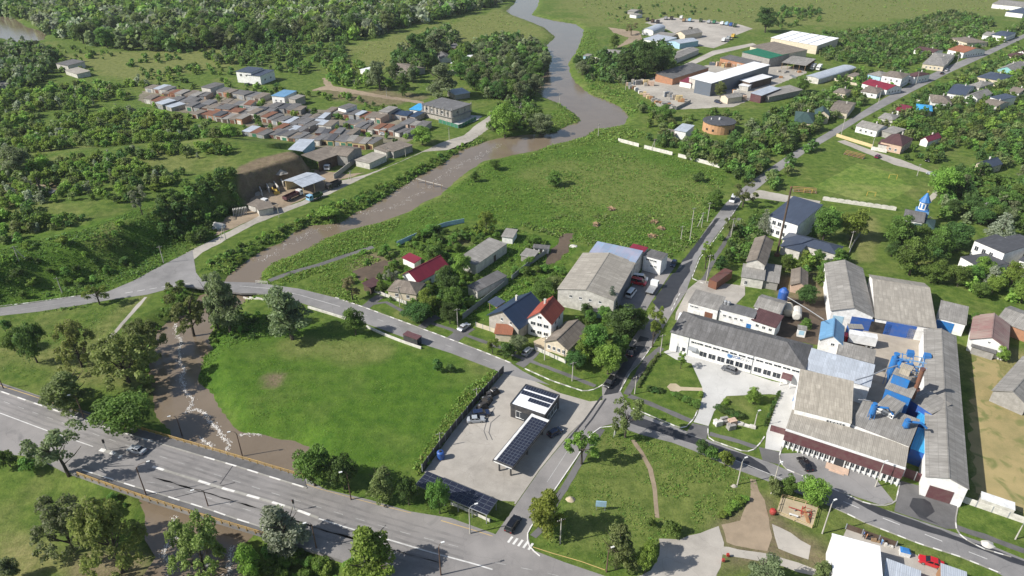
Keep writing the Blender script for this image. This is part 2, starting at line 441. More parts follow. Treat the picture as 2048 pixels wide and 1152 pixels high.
def vnoise(X, Y, s, seed=0):
 if seed not in VN: VN[seed] = np.random.default_rng(seed).random((64, 64))
 T = VN[seed]
 x, y = X / s, Y / s
 i, j = np.floor(x).astype(int), np.floor(y).astype(int)
 fx, fy = sstep(x - i), sstep(y - j)
 g = lambda a, b: T[a % 64, b % 64]
 return (g(i, j) * (1 - fx) + g(i + 1, j) * fx) * (1 - fy) + (g(i, j + 1) * (1 - fx) + g(i + 1, j + 1) * fx) * fy
def height(X, Y):
 X = np.asarray(X, float); Y = np.asarray(Y, float)
 d, ei = sdf(X, Y, HILLW)
 w = HILL_WID[ei]
 z = HILL_H * (1 - sstep(np.maximum(d, 0) / w))
 z *= 0.86 + 0.28 * vnoise(X, Y, 22, 3)
 d, _ = sdf(X, Y, LOWW)
 z = np.where(d < 7, np.minimum(z, -2.8 * (1 - sstep(np.maximum(d, 0) / 7))), z)
 for poly, wl, bw in ((RIVW, WL['river'], 5.0), (POOLW, WL['pool'], 6.0), (BENDW, WL['bend'], 5.0), (CREEKW, WL['creek'], 5.0)):
  d, _ = sdf(X, Y, poly)
  dj = d + (vnoise(X, Y, 6, 5) - 0.5) * 1.2
  carve = np.where(dj < 0, wl - 1.6 * np.minimum(1, -dj / 3), wl * (1 - sstep(dj / bw)))
  z = np.where(dj < bw, np.minimum(z, carve), z)
 return z
def hz(x, y):
 i = min(max(int(np.searchsorted(gx, x)) - 1, 0), len(gx) - 2); j = min(max(int(np.searchsorted(gy, y)) - 1, 0), len(gy) - 2)
 u = (x - gx[i]) / (gx[i + 1] - gx[i]); v = (y - gy[j]) / (gy[j + 1] - gy[j])
 return float((GZ[j, i] * (1 - u) + GZ[j, i + 1] * u) * (1 - v) + (GZ[j + 1, i] * (1 - u) + GZ[j + 1, i + 1] * u) * v)
def place(px, py):
 """where the terrain was seen at picture point (px, py)"""
 z = 0.0
 for _ in range(8):
  p = ground(px, py, z)
  z = 0.5 * z + 0.5 * hz(p.x, p.y)
 p.z = hz(p.x, p.y)
 return p

def axis(parts):
 out = []
 for a, b, s in parts: out += list(np.arange(a, b, s))
 return np.array(out + [parts[-1][1]], float)
gx = axis([(-4200, -1200, 250), (-1200, -600, 40), (-600, -240, 6), (-240, 240, 2), (240, 600, 6), (600, 1200, 40), (1200, 4200, 250)])
gy = axis([(-1500, 0, 150), (0, 70, 10), (70, 330, 2), (330, 560, 3), (560, 900, 6), (900, 1600, 40), (1600, 6000, 300)])
GX, GY = np.meshgrid(gx, gy)
GZ = height(GX, GY)
def grid_mesh(name, X, Y, Z):
 ny, nx = X.shape
 me = bpy.data.meshes.new(name)
 me.vertices.add(nx * ny)
 me.vertices.foreach_set('co', np.stack([X, Y, Z], -1).astype(np.float32).ravel())
 i = (np.arange(ny - 1)[:, None] * nx + np.arange(nx - 1)[None]).ravel()
 q = np.stack([i, i + 1, i + nx + 1, i + nx], -1)
 me.loops.add(q.size); me.loops.foreach_set('vertex_index', q.ravel().astype(np.int32))
 me.polygons.add(len(q)); me.polygons.foreach_set('loop_start', np.arange(0, q.size, 4, dtype=np.int32))
 me.polygons.foreach_set('loop_total', np.full(len(q), 4, np.int32))
 me.polygons.foreach_set('use_smooth', np.ones(len(q), bool))
 me.update()
 return me
def cover(pts, z=0.0, feather=6.0):
 d, _ = sdf(GX, GY, poly_w(pts, z))
 d = d + (vnoise(GX, GY, 9, 21) - 0.5) * feather * 1.2
 return 1 - sstep((d + feather / 2) / feather)
dry = np.zeros_like(GX); lush = np.zeros_like(GX); dirt = np.zeros_like(GX)
def paint(arr, pts, v=1.0, z=0.0, f=6.0): np.maximum(arr, v * cover(pts, z, f), out=arr)
MEADOW = [(590, 512), (700, 466), (850, 412), (910, 372), (970, 326), (1080, 304), (1225, 280), (1455, 345), (1440, 400), (1400, 475), (1345, 520), (1160, 488), (1010, 445), (940, 432), (760, 490), (600, 545)]
FIELD = [(402, 690), (430, 650), (560, 630), (700, 655), (860, 705), (1000, 748), (905, 860), (842, 940), (760, 960), (640, 935), (614, 890), (480, 866), (440, 830), (400, 765)]
paint(lush, MEADOW, 0.75)
paint(lush, FIELD, 1.0)
paint(lush, [(0, 600), (160, 590), (300, 530), (470, 440), (400, 390), (200, 475), (0, 520)], 0.8, 3)
paint(lush, [(400, 540), (560, 470), (720, 420), (960, 285), (1000, 275), (840, 350), (600, 460)], 0.8)
paint(lush, [(700, 540), (830, 480), (1010, 450), (1160, 490), (1100, 590), (1000, 640), (860, 640), (770, 590)], 0.9)
paint(dry, [(1945, 690), (2100, 700), (2100, 1050), (1960, 1010), (1940, 900)], 0.95, 0, 3)
paint(dry, [(1200, 870), (1530, 960), (1480, 1010), (1310, 1080), (1130, 1110), (1080, 1080)], 0.22, 0, 8)
paint(dry, [(680, 95), (830, 60), (1010, 15), (1110, 70), (1040, 90), (800, 140), (700, 140)], 0.45, 0, 20)
paint(dry, [(1080, -20), (2100, -20), (2100, 20), (1500, 60), (1180, 50)], 0.4, 0, 30)
paint(dry, [(100, 110), (420, 95), (520, 95), (480, 130), (260, 170)], 0.45, 0, 10)
paint(dry, [(10, 700), (160, 690), (240, 610), (290, 590), (230, 660), (280, 760), (120, 770)], 0.5, 0, 6)
paint(dry, [(0, 1060), (150, 1090), (270, 1110), (260, 1160), (0, 1160)], 0.75, -2.8, 6)
paint(dirt, [(140, 1100), (210, 1090), (280, 1120), (270, 1160), (120, 1160)], 0.75, -2.8, 6)
paint(dry, [(1690, 440), (1750, 430), (1765, 530), (1700, 530)], 0.6, 0, 4)
paint(dry, [(1030, 350), (1230, 300), (1420, 370), (1380, 440), (1100, 420)], 0.35, 0, 20)
paint(dry, [(540, 680), (640, 660), (780, 700), (770, 730), (620, 720)], 0.45, 0, 8)
paint(dry, [(210, 330), (340, 280), (420, 330), (300, 370)], 0.4, 9, 8)
paint(dry, [(180, 490), (330, 400), (420, 370), (400, 395), (250, 460)], 0.5, 8, 8)
paint(dirt, [(478, 352), (520, 334), (570, 322), (612, 318), (640, 360), (560, 392), (500, 400), (476, 385)], 1.0, 4, 2)
paint(dirt, [(648, 182), (760, 178), (850, 195), (800, 212), (690, 205)], 0.8, 0, 8)
paint(dirt, [(720, 505), (790, 505), (800, 540), (740, 560), (700, 535)], 0.9, 0, 3)
paint(dirt, [(900, 472), (945, 470), (950, 490), (900, 495)], 0.7, 0, 4)
paint(dirt, [(528, 748), (566, 750), (556, 774), (530, 772)], 1.0, 0, 3)
paint(dirt, [(1545, 545), (1640, 545), (1690, 610), (1640, 640), (1580, 620), (1540, 580)], 0.85, 0, 4)
paint(dirt, [(1450, 1040), (1530, 1000), (1560, 1030), (1650, 1080), (1640, 1150), (1440, 1150)], 0.85, 0, 5)
paint(dirt, [(590, 480), (640, 470), (590, 520)], 0.3, 0, 4)
paint(dirt, [(0, 380), (30, 350), (90, 350), (130, 370), (60, 400), (0, 425)], 0.9, 9, 4)
ground_me = grid_mesh('ground', GX, GY, GZ)
at = ground_me.color_attributes.new('cover', 'FLOAT_COLOR', 'POINT')
at.data.foreach_set('color', np.stack([dry, lush, dirt, np.ones_like(dry)], -1).astype(np.float32).ravel())
def m_grass(name, k=1.0):
 m, nt, out = newmat(name)
 p = geo_pos(nt)
 at = N(nt, 'ShaderNodeVertexColor', layer_name='cover')
 sep = N(nt, 'ShaderNodeSeparateColor'); nt.links.new(at.outputs[0], sep.inputs[0])
 n1 = noise(nt, p, 0.045, 5, 0.6)
 n2 = noise(nt, p, 0.33, 6, 0.68)
 n3 = noise(nt, p, 2.2, 5, 0.75)
 n4 = noise(nt, p, 0.9, 4, 0.6, 1.2)
 g = mix(nt, ramp(nt, n2, (0.38, 0.0), (0.63, 1.0)), (0.058, 0.107, 0.016), (0.134, 0.185, 0.036))
 lu = mix(nt, ramp(nt, n2, (0.35, 0.0), (0.7, 1.0)), (0.047, 0.106, 0.012), (0.102, 0.180, 0.022))
 dr = mix(nt, ramp(nt, n2, (0.3, 0.0), (0.7, 1.0)), (0.19, 0.185, 0.062), (0.32, 0.27, 0.125))
 di = mix(nt, ramp(nt, n2, (0.3, 0.0), (0.7, 1.0)), (0.135, 0.098, 0.066), (0.24, 0.185, 0.12))
 c = mix(nt, sep.outputs[1], g, lu)
 # patches of the other kind everywhere: nothing in a meadow is even
 pd = math_(nt, 'MULTIPLY', ramp(nt, n1, (0.5, 0.0), (0.7, 0.38)), math_(nt, 'SUBTRACT', 1.0, math_(nt, 'MULTIPLY', sep.outputs[1], 0.55)))
 c = mix(nt, math_(nt, 'MAXIMUM', pd, math_(nt, 'MULTIPLY', sep.outputs[0], ramp(nt, n4, (0.2, 0.55), (0.6, 1.0)))), c, dr)
 dm = math_(nt, 'MULTIPLY', sep.outputs[2], ramp(nt, n4, (0.25, 0.5), (0.5, 1.0)))
 c = mix(nt, dm, c, di)
 c = mix(nt, ramp(nt, n3, (0.32, 0.6), (0.58, 0.0)), c, mix(nt, 1.0, c, 0.45, 'MULTIPLY'))
 c = mix(nt, ramp(nt, n4, (0.55, 0.0), (0.8, 0.35)), c, mix(nt, 1.0, c, 1.5, 'MULTIPLY'))
 if k != 1: c = mix(nt, 1.0, c, k, 'MULTIPLY')
 h = math_(nt, 'ADD', n3, math_(nt, 'MULTIPLY', n2, 1.5))
 bsdf(nt, out, c, 0.95, 0.12, bump=h, bstr=0.7, bdist=0.25)
m_grass('grass'); m_grass('grass_light', 1.35)
ground_me.materials.append(MATS['grass'])
tag(link('ground', ground_me), 'grassy valley floor with the slope at the left', kind='structure')

# ---- sheets: roads, yards, paths, water
EXCL = []   # footprints where nothing grows
def resample(P, step, jit=0.0, seed=1):
 r = random.Random(seed); out = []
 n = len(P)
 for i in range(n):
  a, b = P[i], P[(i + 1) % n]
  k = max(1, int((b - a).length / step))
  nrm = Vector((-(b - a).y, (b - a).x, 0)).normalized() if (b - a).length > 1e-6 else Vector((0, 0, 0))
  for j in range(k):
   q = a.lerp(b, j / k)
   out.append(q + nrm * (r.uniform(-jit, jit) if jit else 0))
 return out
def sheet(name, mat, pts, z=0.04, thick=0.0, jit=0.0, kind='structure', label=None, cat=None, world=False, parent=None, step=2.0, zp=None):
 P = [Vector(p) for p in pts] if world else [ground(x, y, z if zp is None else zp) for x, y in pts]
 if jit: P = resample(P, step, jit, len(name) * 7 + len(pts))
 P = [Vector((p.x, p.y, z)) for p in P]
 area = sum(P[i].x * P[(i + 1) % len(P)].y - P[(i + 1) % len(P)].x * P[i].y for i in range(len(P)))
 if area < 0: P.reverse()
 if 'grass' not in mat and mat != 'muddy_water' and parent is None and name not in ('dirt_track', 'factory_court', 'garage_court'): EXCL.append([(p.x, p.y) for p in P])
 tris = tessellate_polygon([P])
 mb = MB()
 fs = []
 for t in tris:
  a, b, c = (P[k] for k in t)
  fs.append(t if (b - a).cross(c - a).z > 0 else (t[0], t[2], t[1]))
 mb.add(P, fs)
 if thick:
  n = len(P); o = len(mb.v)
  mb.v += [(p.x, p.y, p.z - thick) for p in P]
  for i in range(n): mb.f.append((i, o + i, o + (i + 1) % n, (i + 1) % n)); mb.m.append(0)
  for f in fs: mb.f.append(tuple(o + k for k in reversed(f))); mb.m.append(0)
 o = part(name, mb, mat, parent)
 if parent is None: tag(o, label, cat, None, kind)
 elif label: o['label'] = label
 return o
def strip_poly(P, w):
 L, Rr = [], []
 for i, p in enumerate(P):
  d = (P[min(i + 1, len(P) - 1)] - P[max(i - 1, 0)]); d.z = 0; d.normalize()
  n = Vector((-d.y, d.x, 0)) * (w / 2)
  L.append(p + n); Rr.append(p - n)
 return L + Rr[::-1]
def strip(name, mat, pts, w, z=0.05, **kw):
 return sheet(name, mat, strip_poly([ground(x, y, z) for x, y in pts], w), z, world=True, **kw)
def polyline(pts, z=0.0): return [ground(x, y, z) for x, y in pts]
def along(P, s):
 for a, b in zip(P, P[1:]):
  L = (b - a).length
  if s <= L: return a.lerp(b, s / max(L, 1e-6)), (b - a).normalized()
  s -= L
 return P[-1], (P[-1] - P[-2]).normalized()
def plen(P): return sum((b - a).length for a, b in zip(P, P[1:]))
def lines(name, pts, parent, mat='white_line', w=0.16, dash=None, gap=None, z=0.062):
 """painted line: solid or dashed, one sheet per line"""
 P = polyline(pts, z); L = plen(P); mb = MB(); s = 0.0
 dash = dash or 2.0; gap = gap or 0.0
 while s < L - 0.05:
  e = min(L, s + dash)
  a, d1 = along(P, s); b, d2 = along(P, e)
  n1 = Vector((-d1.y, d1.x, 0)) * (w / 2); n2 = Vector((-d2.y, d2.x, 0)) * (w / 2)
  mb.add([a - n1, b - n2, b + n2, a + n1], [(0, 1, 2, 3)])
  s = e + gap
 return part(name, mb, mat, parent)
KERBS = 0
def kerb(pts, label, w=0.3, h=0.14, seg=1.6, mats=('kerb_white', 'kerb_stone'), name='kerb', z0=0.0):
 """row of kerb stones, every other one painted white"""
 P = polyline(pts, 0.1); L = plen(P); mb = MB(); s = 0.0; k = 0
 r = random.Random(int(L * 10))
 while s < L - 0.05:
  e = min(L, s + seg)
  a, d1 = along(P, s); b, d2 = along(P, max(s, e - 0.02))
  n1 = Vector((-d1.y, d1.x, 0)) * (w / 2); n2 = Vector((-d2.y, d2.x, 0)) * (w / 2)
  hh = z0 + h + r.uniform(-0.015, 0.015)
  v = [a - n1, b - n2, b + n2, a + n1]
  mb.add([(p.x, p.y, z0 - 0.02) for p in v] + [(p.x, p.y, hh) for p in v], [(4, 5, 6, 7), (0, 1, 5, 4), (1, 2, 6, 5), (2, 3, 7, 6), (3, 0, 4, 7)], 0 if (k % 2 == 0 and r.random() < 0.85) else 1)
  s = e; k += 1
 o = part(name, mb, mats, None)
 return tag(o, label, None, None, 'structure')

# water
def m_water():
 m, nt, out = newmat('muddy_water')
 p = geo_pos(nt)
 a = noise(nt, p, 0.06, 5, 0.6, 1.0); b = noise(nt, p, 0.7, 5, 0.65, 0.8); c2 = noise(nt, p, 2.5, 3, 0.6)
 c = mix(nt, ramp(nt, a, (0.3, 0.0), (0.7, 1.0)), (0.158, 0.122, 0.084), (0.192, 0.15, 0.105))
 h = math_(nt, 'ADD', b, math_(nt, 'MULTIPLY', c2, 0.4))
 bsdf(nt, out, c, 0.07, 0.5, bump=h, bstr=0.35, bdist=0.12)
m_water()
for nm, poly, lab in (('river', RIVW, 'brown flooded river winding across the valley'), ('pool', POOLW, 'brown pool and stream below the road bridges'),
                      ('river_bend', BENDW, 'muddy river bend beyond the far wood'), ('river_reach', CREEKW, 'narrow far reach of muddy river behind the trees')):
 P = [Vector(p) for p in poly]
 cen = sum(P, Vector()) / len(P)
 z = P[0].z
 area = sum(P[i].x * P[(i + 1) % len(P)].y - P[(i + 1) % len(P)].x * P[i].y for i in range(len(P)))
 if area < 0: P.reverse()
 grown = []
 for i, p in enumerate(P):
  t = P[(i + 1) % len(P)] - P[i - 1]
  grown.append(p + Vector((t.y, -t.x, 0)).normalized() * 1.0)
 sheet(nm, 'muddy_water', grown, z, world=True, label=lab)
# white water: broken shreds of foam along the current
def foam(name, lab, tracks, z, dens, spread):
 r = random.Random(5); mb = MB()
 for tr in tracks:
  P = polyline(tr, z); L = plen(P)
  for _ in range(int(L * dens * 3.2)):
   q, d = along(P, r.uniform(0, L)); n = Vector((-d.y, d.x, 0))
   o = n * r.gauss(0, spread * r.random() ** 0.7) + d * r.uniform(-1, 1)
   o += n * (math.sin((q.x + q.y) * 0.9) + 0.6 * math.sin((q.x - 2 * q.y) * 0.37)) * spread
   l, w = r.uniform(0.1, 0.5), r.uniform(0.03, 0.1)
   a = math.atan2(d.y, d.x) + r.gauss(0, 0.5)
   u = Vector((math.cos(a), math.sin(a), 0)); v = Vector((-u.y, u.x, 0))
   c = q + o; k = 6
   ring = [c + u * (l * math.cos(t) * r.uniform(0.6, 1.1)) + v * (w * math.sin(t) * r.uniform(0.6, 1.2)) for t in [2 * math.pi * i / k for i in range(k)]]
   ring = [Vector((p.x, p.y, z + r.uniform(0.02, 0.09))) for p in ring]
   mb.add(ring, [tuple(range(k))])
 return tag(part(name, mb, 'foam_white', None), lab, None, None, 'stuff')
foam('foam', 'white foam streaks on the pool below the road', [tl(0, 2, 1350, 330, 1370, 430, 1380, 500, 1390, 600, 1395, 680, 1400, 760, 1430, 830, 1470, 900, 1460, 960, 1440, 1010, 1500, 1000, 1560, 1030, 1620, 1100, 1660, 1150),
     tl(0, 3, 1630, 0, 1690, 70, 1740, 130, 1730, 200), tl(0, 3, 1550, 90, 1640, 140, 1640, 190), tl(0, 3, 1840, 70, 1990, 60)], WL['pool'], 5.0, 0.42)
foam('foam', 'white foam streaks on the stream below the highway bridge', [tl(0, 3, 1360, 690, 1350, 800, 1290, 950, 1280, 1150), tl(0, 3, 1610, 1020, 1590, 1150), tl(0, 3, 1770, 930, 1750, 1150)], WL['pool'], 5.0, 0.5)
foam('foam', 'pale ripple foam along the upper river', [tl(1, 1, 0, 930, 150, 860, 330, 760, 480, 700, 640, 640), tl(1, 1, 780, 560, 980, 540, 1150, 470, 1340, 350, 1480, 250, 1600, 170, 1720, 120, 1900, 30), tl(1, 1, 1260, 290, 1120, 370, 1040, 430)], WL['river'], 1.6, 1.2)

# ---- highway with its bridge
HW_FAR = [(-90, 735), (0, 765), (272, 856), (520, 928), (608, 955), (652, 979), (738, 999), (822, 1023), (902, 1036), (990, 1068), (1063, 1099), (1128, 1124), (1190, 1145), (1290, 1180), (1330, 1260)]
HW_NEAR = [(800, 1260), (795, 1160), (770, 1152), (705, 1128), (640, 1105), (545, 1076), (520, 1068), (400, 1032), (290, 997), (200, 966), (156, 950), (120, 938), (60, 912), (0, 908), (-90, 900)]
hw = sheet('highway', 'asphalt_old', HW_FAR + HW_NEAR, 0.04, 0.9, label='wide grey highway crossing the stream on a bridge')
HK_FAR = [(-60, 762), (0, 782), (100, 817), (200, 850), (268, 872), (333, 891), (400, 911), (469, 931), (539, 953), (614, 976)]
HK_NEAR = [(165, 940), (240, 964), (281, 977), (323, 989), (357, 1000), (393, 1011), (430, 1023), (466, 1036), (508, 1049), (545, 1061)]
sheet('footway', 'asphalt_path', HK_FAR + [(608, 956), (520, 929), (272, 857), (0, 766), (-60, 745)], 0.13, 0.1, label='narrow footway along the far side of the highway bridge')
sheet('footway', 'asphalt_path', HK_NEAR + [(545, 1075), (520, 1067), (400, 1031), (290, 996), (200, 965), (158, 950)], 0.13, 0.1, label='narrow footway along the near side of the highway bridge')
kerb(HK_FAR, 'white and grey kerb on the far side of the highway', seg=3.0, h=0.17)
kerb(HK_NEAR, 'white and grey kerb on the near side of the highway bridge', seg=3.0, h=0.17)
kerb([(305, 933), (368, 952), (434, 973), (520, 997), (590, 1018), (637, 1036)], 'low worn median kerb with broken white paint on the highway', w=0.55, h=0.12, seg=3.2)
kerb([(200, 899), (224, 905), (242, 914)], 'traffic island kerb in the middle of the highway', w=0.9, h=0.14, seg=1.5)
lines('lane_marking', [(0, 826), (91, 860), (186, 893)], hw, w=0.22)
lines('lane_marking', [(-20, 793), (60, 822), (140, 851), (260, 893), (347, 921), (434, 950), (520, 978), (600, 1003), (700, 1033), (800, 1063), (930, 1097)], hw, dash=2.2, gap=3.0, mat='worn_line')
lines('lane_marking', [(210, 954), (320, 967), (400, 990), (480, 1015), (560, 1040)], hw, dash=2.0, gap=3.0, mat='worn_line')
lines('lane_marking', [(637, 1037), (700, 1057), (780, 1080), (860, 1104), (950, 1128), (985, 1139)], hw, w=0.3)
lines('lane_marking', [(990, 1125), (1090, 1145), (1150, 1160)], hw, 'worn_line', dash=2.2, gap=3.0)
lines('edge_line', [(0, 771), (60, 790), (160, 824), (255, 857)], hw, 'yellow_line', w=0.16, z=0.14)
lines('edge_line', [(520, 936), (640, 978), (720, 1000), (822, 1026)], hw, 'yellow_line', w=0.12, z=0.05)
lines('edge_line', [(882, 1041), (940, 1058), (985, 1072)], hw, 'yellow_line', w=0.16, z=0.05)
lines('edge_line', [(1066, 1094), (1110, 1108), (1160, 1122), (1210, 1140)], hw, 'yellow_line', w=0.16, z=0.05)
for nm, p in (('tar_or_shadow_line', [(755, 1068), (772, 1050)]), ('tar_or_shadow_line', [(440, 968), (468, 928)]), ('tar_or_shadow_line', [(330, 1000), (470, 965)])):  # two short tar joints; the long slanted line paints the lamp's cast shadow
 lines(nm, p, hw, 'asphalt_wet', w=0.18, z=0.05)
for tr in ([(-20, 787), (140, 843), (347, 911), (520, 965), (700, 1019), (930, 1085)], [(-20, 806), (140, 864), (347, 933), (520, 987), (700, 1045), (930, 1110)], [(300, 960), (434, 1000), (520, 1026), (640, 1066), (760, 1100), (880, 1135)], [(290, 942), (434, 985), (520, 1010), (640, 1050), (760, 1084), (900, 1122)]):
 for o in (-0.75, 0.75):
  P = polyline(tr, 0.05); d = (P[-1] - P[0]).normalized()
  sheet('wheel_track', 'asphalt_lane', strip_poly([p + Vector((-d.y, d.x, 0)) * o for p in P], 0.55), 0.05, world=True, jit=0.16, parent=hw)
# zebra crossing at the street mouth
zb = MB()
for k in range(5):
 a = ground(1016 + k * 10.2, 1085 + k * 3.6, 0.064); b = ground(1025 + k * 10.2, 1073 + k * 3.4, 0.064)
 d = (b - a).normalized(); n = Vector((d.y, -d.x, 0)) * 0.24
 zb.add([a - n, a + n, b + n, b - n], [(0, 1, 2, 3)])
part('zebra_crossing', zb, 'white_line', hw)

# ---- road along the river, gravel lane, streets
RR_FAR = [(-90, 628), (0, 615)] + tl(0, 2, 430, 150, 640, 115, 830, 88) + [(270, 560), (300, 543), (345, 520), (385, 500), (392, 545), (402, 558), (440, 563)] + tl(1, 2, 0, 20, 330, 66, 610, 135, 840, 215, 1260, 370, 1500, 460, 1750, 555, 1960, 640)
RR_NEAR = [(1045, 742), (1100, 770), (1010, 748)] + tl(1, 2, 1880, 708, 1500, 562, 1330, 508, 1150, 445, 960, 375, 690, 283, 400, 192, 180, 128, 0, 100) + tl(0, 2, 1850, 100, 1560, 62, 1400, 45, 1280, 72, 1130, 112, 840, 152, 680, 182, 300, 242, 0, 275) + [(-90, 642)]
rr = sheet('river_road', 'asphalt_mid', RR_FAR + RR_NEAR, 0.045, 0.6, label='grey village road following the river')
lines('lane_marking', [(0, 626), (100, 610), (190, 598), (215, 592)], rr, 'worn_line', w=0.16)
lines('lane_marking', [(250, 586), (330, 573), (380, 566)], rr, 'white_line', w=0.2, dash=2.2, gap=1.4)
lines('lane_marking', [(480, 572), (540, 577), (600, 590), (680, 613)], rr, 'white_line', w=0.16)
lines('lane_marking', [(690, 616), (760, 640), (850, 674), (940, 708), (985, 725)], rr, 'worn_line', dash=2.4, gap=4)
kerb(tl(1, 2, 610, 132, 840, 212, 1260, 367, 1500, 457, 1750, 552, 1960, 637), 'white and grey kerb along the far side of the river road')
kerb(tl(0, 2, 0, 200, 200, 178, 430, 145, 620, 118), 'broken white kerb at the foot of the grassy slope', w=0.35)
kerb(tl(2, 2, 100, 680, 300, 770, 440, 818, 540, 850, 610, 848, 660, 825, 700, 800), 'white kerb round the grass corner by the filling station')
LANE = tl(0, 1, 1440, 862, 1600, 782, 1997, 580) + tl(1, 1, 60, 570, 350, 470, 560, 370, 620, 320, 850, 265, 1040, 195, 1260, 98, 1420, 20) + tl(1, 0, 1600, 1040, 1700, 950, 1810, 880, 1900, 890, 1830, 960, 1660, 1080, 1480, 1150) + tl(1, 1, 1280, 92, 1120, 162, 800, 300, 600, 400, 410, 482, 0, 642) + tl(0, 1, 1860, 700, 1560, 862, 1480, 925, 1470, 985) + [(378, 540), (372, 505)]
sheet('gravel_lane', 'gravel', LANE, 0.04, jit=0.25, label='pale gravel lane climbing along the river to the garages')
sheet('yard', 'dirt', tl(0, 1, 1640, 740, 1720, 600, 1850, 560) + tl(1, 1, -10, 420, 60, 330, 180, 300, 330, 220, 480, 230, 700, 260, 840, 250, 620, 315, 560, 365, 350, 465, 0, 600), 0.03, jit=0.5, label='earthy gravel yard under the cut bank')
sheet('dirt_track', 'dirt', tl(1, 0, 510, 600, 560, 600, 590, 660, 760, 690, 1000, 735, 1290, 780, 1290, 800, 1000, 757, 760, 722, 640, 705, 560, 690, 430, 700, 430, 690, 530, 660), 0.03, jit=0.5, label='dusty track behind the garages')
sheet('dirt_track', 'dirt', [(0, 395), (40, 372), (75, 362), (112, 366), (60, 392), (0, 412)], 9.3, zp=9.0, jit=0.4, label='bare track on the hilltop by the flat grey slab')
sheet('footpath', 'concrete_yard', tl(0, 2, 800, 478, 1050, 190, 1110, 130, 1130, 130, 1080, 195, 830, 478), 0.03, jit=0.1, label='pale footpath cutting across the grass to the river road')
st1 = sheet('side_street', 'asphalt_old', [(990, 1070), (1030, 1012), (1080, 940), (1140, 868), (1165, 842), (1205, 800), (1204, 773), (1240, 724), (1269, 672), (1295, 633), (1318, 602), (1347, 566), (1375, 580), (1347, 622), (1304, 693), (1287, 716), (1261, 742), (1240, 781), (1262, 818), (1232, 846), (1206, 852), (1185, 865), (1152, 917), (1107, 982), (1071, 1039), (1055, 1065), (1063, 1099)], 0.05, label='worn grey side street between filling station and factory')
st2 = sheet('upper_street', 'asphalt_mid', [(1318, 601), (1360, 530), (1396, 482), (1425, 441), (1451, 407), (1472, 386), (1530, 342), (1590, 302), (1653, 266), (1710, 232), (1762, 200), (1814, 172), (1893, 133), (1971, 102), (2048, 68), (2200, 10), (2200, 18), (2048, 76), (1979, 109), (1906, 142), (1819, 186), (1771, 212), (1721, 239), (1670, 271), (1608, 307), (1548, 350), (1482, 405), (1467, 428), (1451, 446), (1422, 485), (1398, 514), (1376, 572), (1374, 582)], 0.047, label='straight grey street running up past the houses')
st3 = sheet('factory_street', 'asphalt_mid', [(1240, 812), (1265, 820), (1362, 858), (1493, 909), (1548, 928), (1572, 939), (1642, 967), (1684, 986), (1731, 1007), (1790, 1025), (1892, 1059), (1980, 1090), (2048, 1118), (2160, 1160), (2160, 1240), (2020, 1160), (1997, 1147), (1919, 1113), (1840, 1088), (1788, 1069), (1731, 1046), (1692, 1027), (1663, 1014), (1600, 988), (1519, 956), (1467, 937), (1389, 902), (1344, 885), (1284, 870), (1222, 848)], 0.046, label='factory street lined with white kerbs')
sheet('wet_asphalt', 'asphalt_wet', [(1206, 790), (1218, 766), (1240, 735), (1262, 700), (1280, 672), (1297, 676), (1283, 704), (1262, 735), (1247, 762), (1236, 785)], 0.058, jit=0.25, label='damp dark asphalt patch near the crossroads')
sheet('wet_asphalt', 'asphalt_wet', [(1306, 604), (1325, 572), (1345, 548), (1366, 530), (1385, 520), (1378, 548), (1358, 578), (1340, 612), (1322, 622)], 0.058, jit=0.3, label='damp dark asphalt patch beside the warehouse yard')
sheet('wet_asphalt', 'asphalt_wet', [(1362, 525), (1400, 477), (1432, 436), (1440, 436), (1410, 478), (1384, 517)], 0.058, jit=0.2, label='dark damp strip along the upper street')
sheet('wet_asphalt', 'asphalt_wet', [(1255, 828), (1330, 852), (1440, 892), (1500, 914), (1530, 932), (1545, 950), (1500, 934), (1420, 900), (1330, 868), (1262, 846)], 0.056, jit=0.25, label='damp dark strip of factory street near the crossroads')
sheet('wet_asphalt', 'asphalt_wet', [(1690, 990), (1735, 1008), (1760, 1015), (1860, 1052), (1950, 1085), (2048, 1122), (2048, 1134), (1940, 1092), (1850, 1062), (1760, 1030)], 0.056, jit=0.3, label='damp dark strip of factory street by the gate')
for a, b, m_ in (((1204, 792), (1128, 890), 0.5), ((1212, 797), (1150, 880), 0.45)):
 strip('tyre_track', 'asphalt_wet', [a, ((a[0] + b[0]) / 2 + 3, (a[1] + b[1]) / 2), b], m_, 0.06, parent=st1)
lines('lane_marking', tl(2, 3, 270, 430, 420, 200, 560, 10), st1, 'worn_line', w=0.15)
lines('lane_marking', [(1430, 905), (1470, 920), (1540, 948), (1600, 972)], st3, 'white_line', w=0.15)
lines('lane_marking', tl(3, 3, 610, 580, 980, 735, 1260, 840, 1480, 930, 1890, 1090), st3, 'white_line', w=0.16, dash=3.2, gap=4.6)
kerb(tl(2, 3, 215, 998, 150, 945, 120, 900, 120, 815, 180, 720, 320, 500, 490, 250, 610, 60, 680, 10, 780, 0), 'pale kerb round the triangular green by the zebra crossing', mats=('kerb_white', 'kerb_white'), w=0.22)
kerb(tl(2, 2, 830, 850, 910, 705, 960, 660, 1010, 600, 1070, 512), 'white kerb on the right of the side street below the hedge', w=0.22)
kerb(tl(2, 2, 690, 815, 830, 632, 940, 432), 'grey kerb on the left of the side street beside the orchard', w=0.2, mats=('kerb_stone', 'kerb_stone'))
kerb(tl(2, 2, 930, 985, 1110, 1060, 1290, 1135, 1340, 1125, 1400, 1060, 1425, 1000), 'white kerb curving into the office drive', w=0.25)
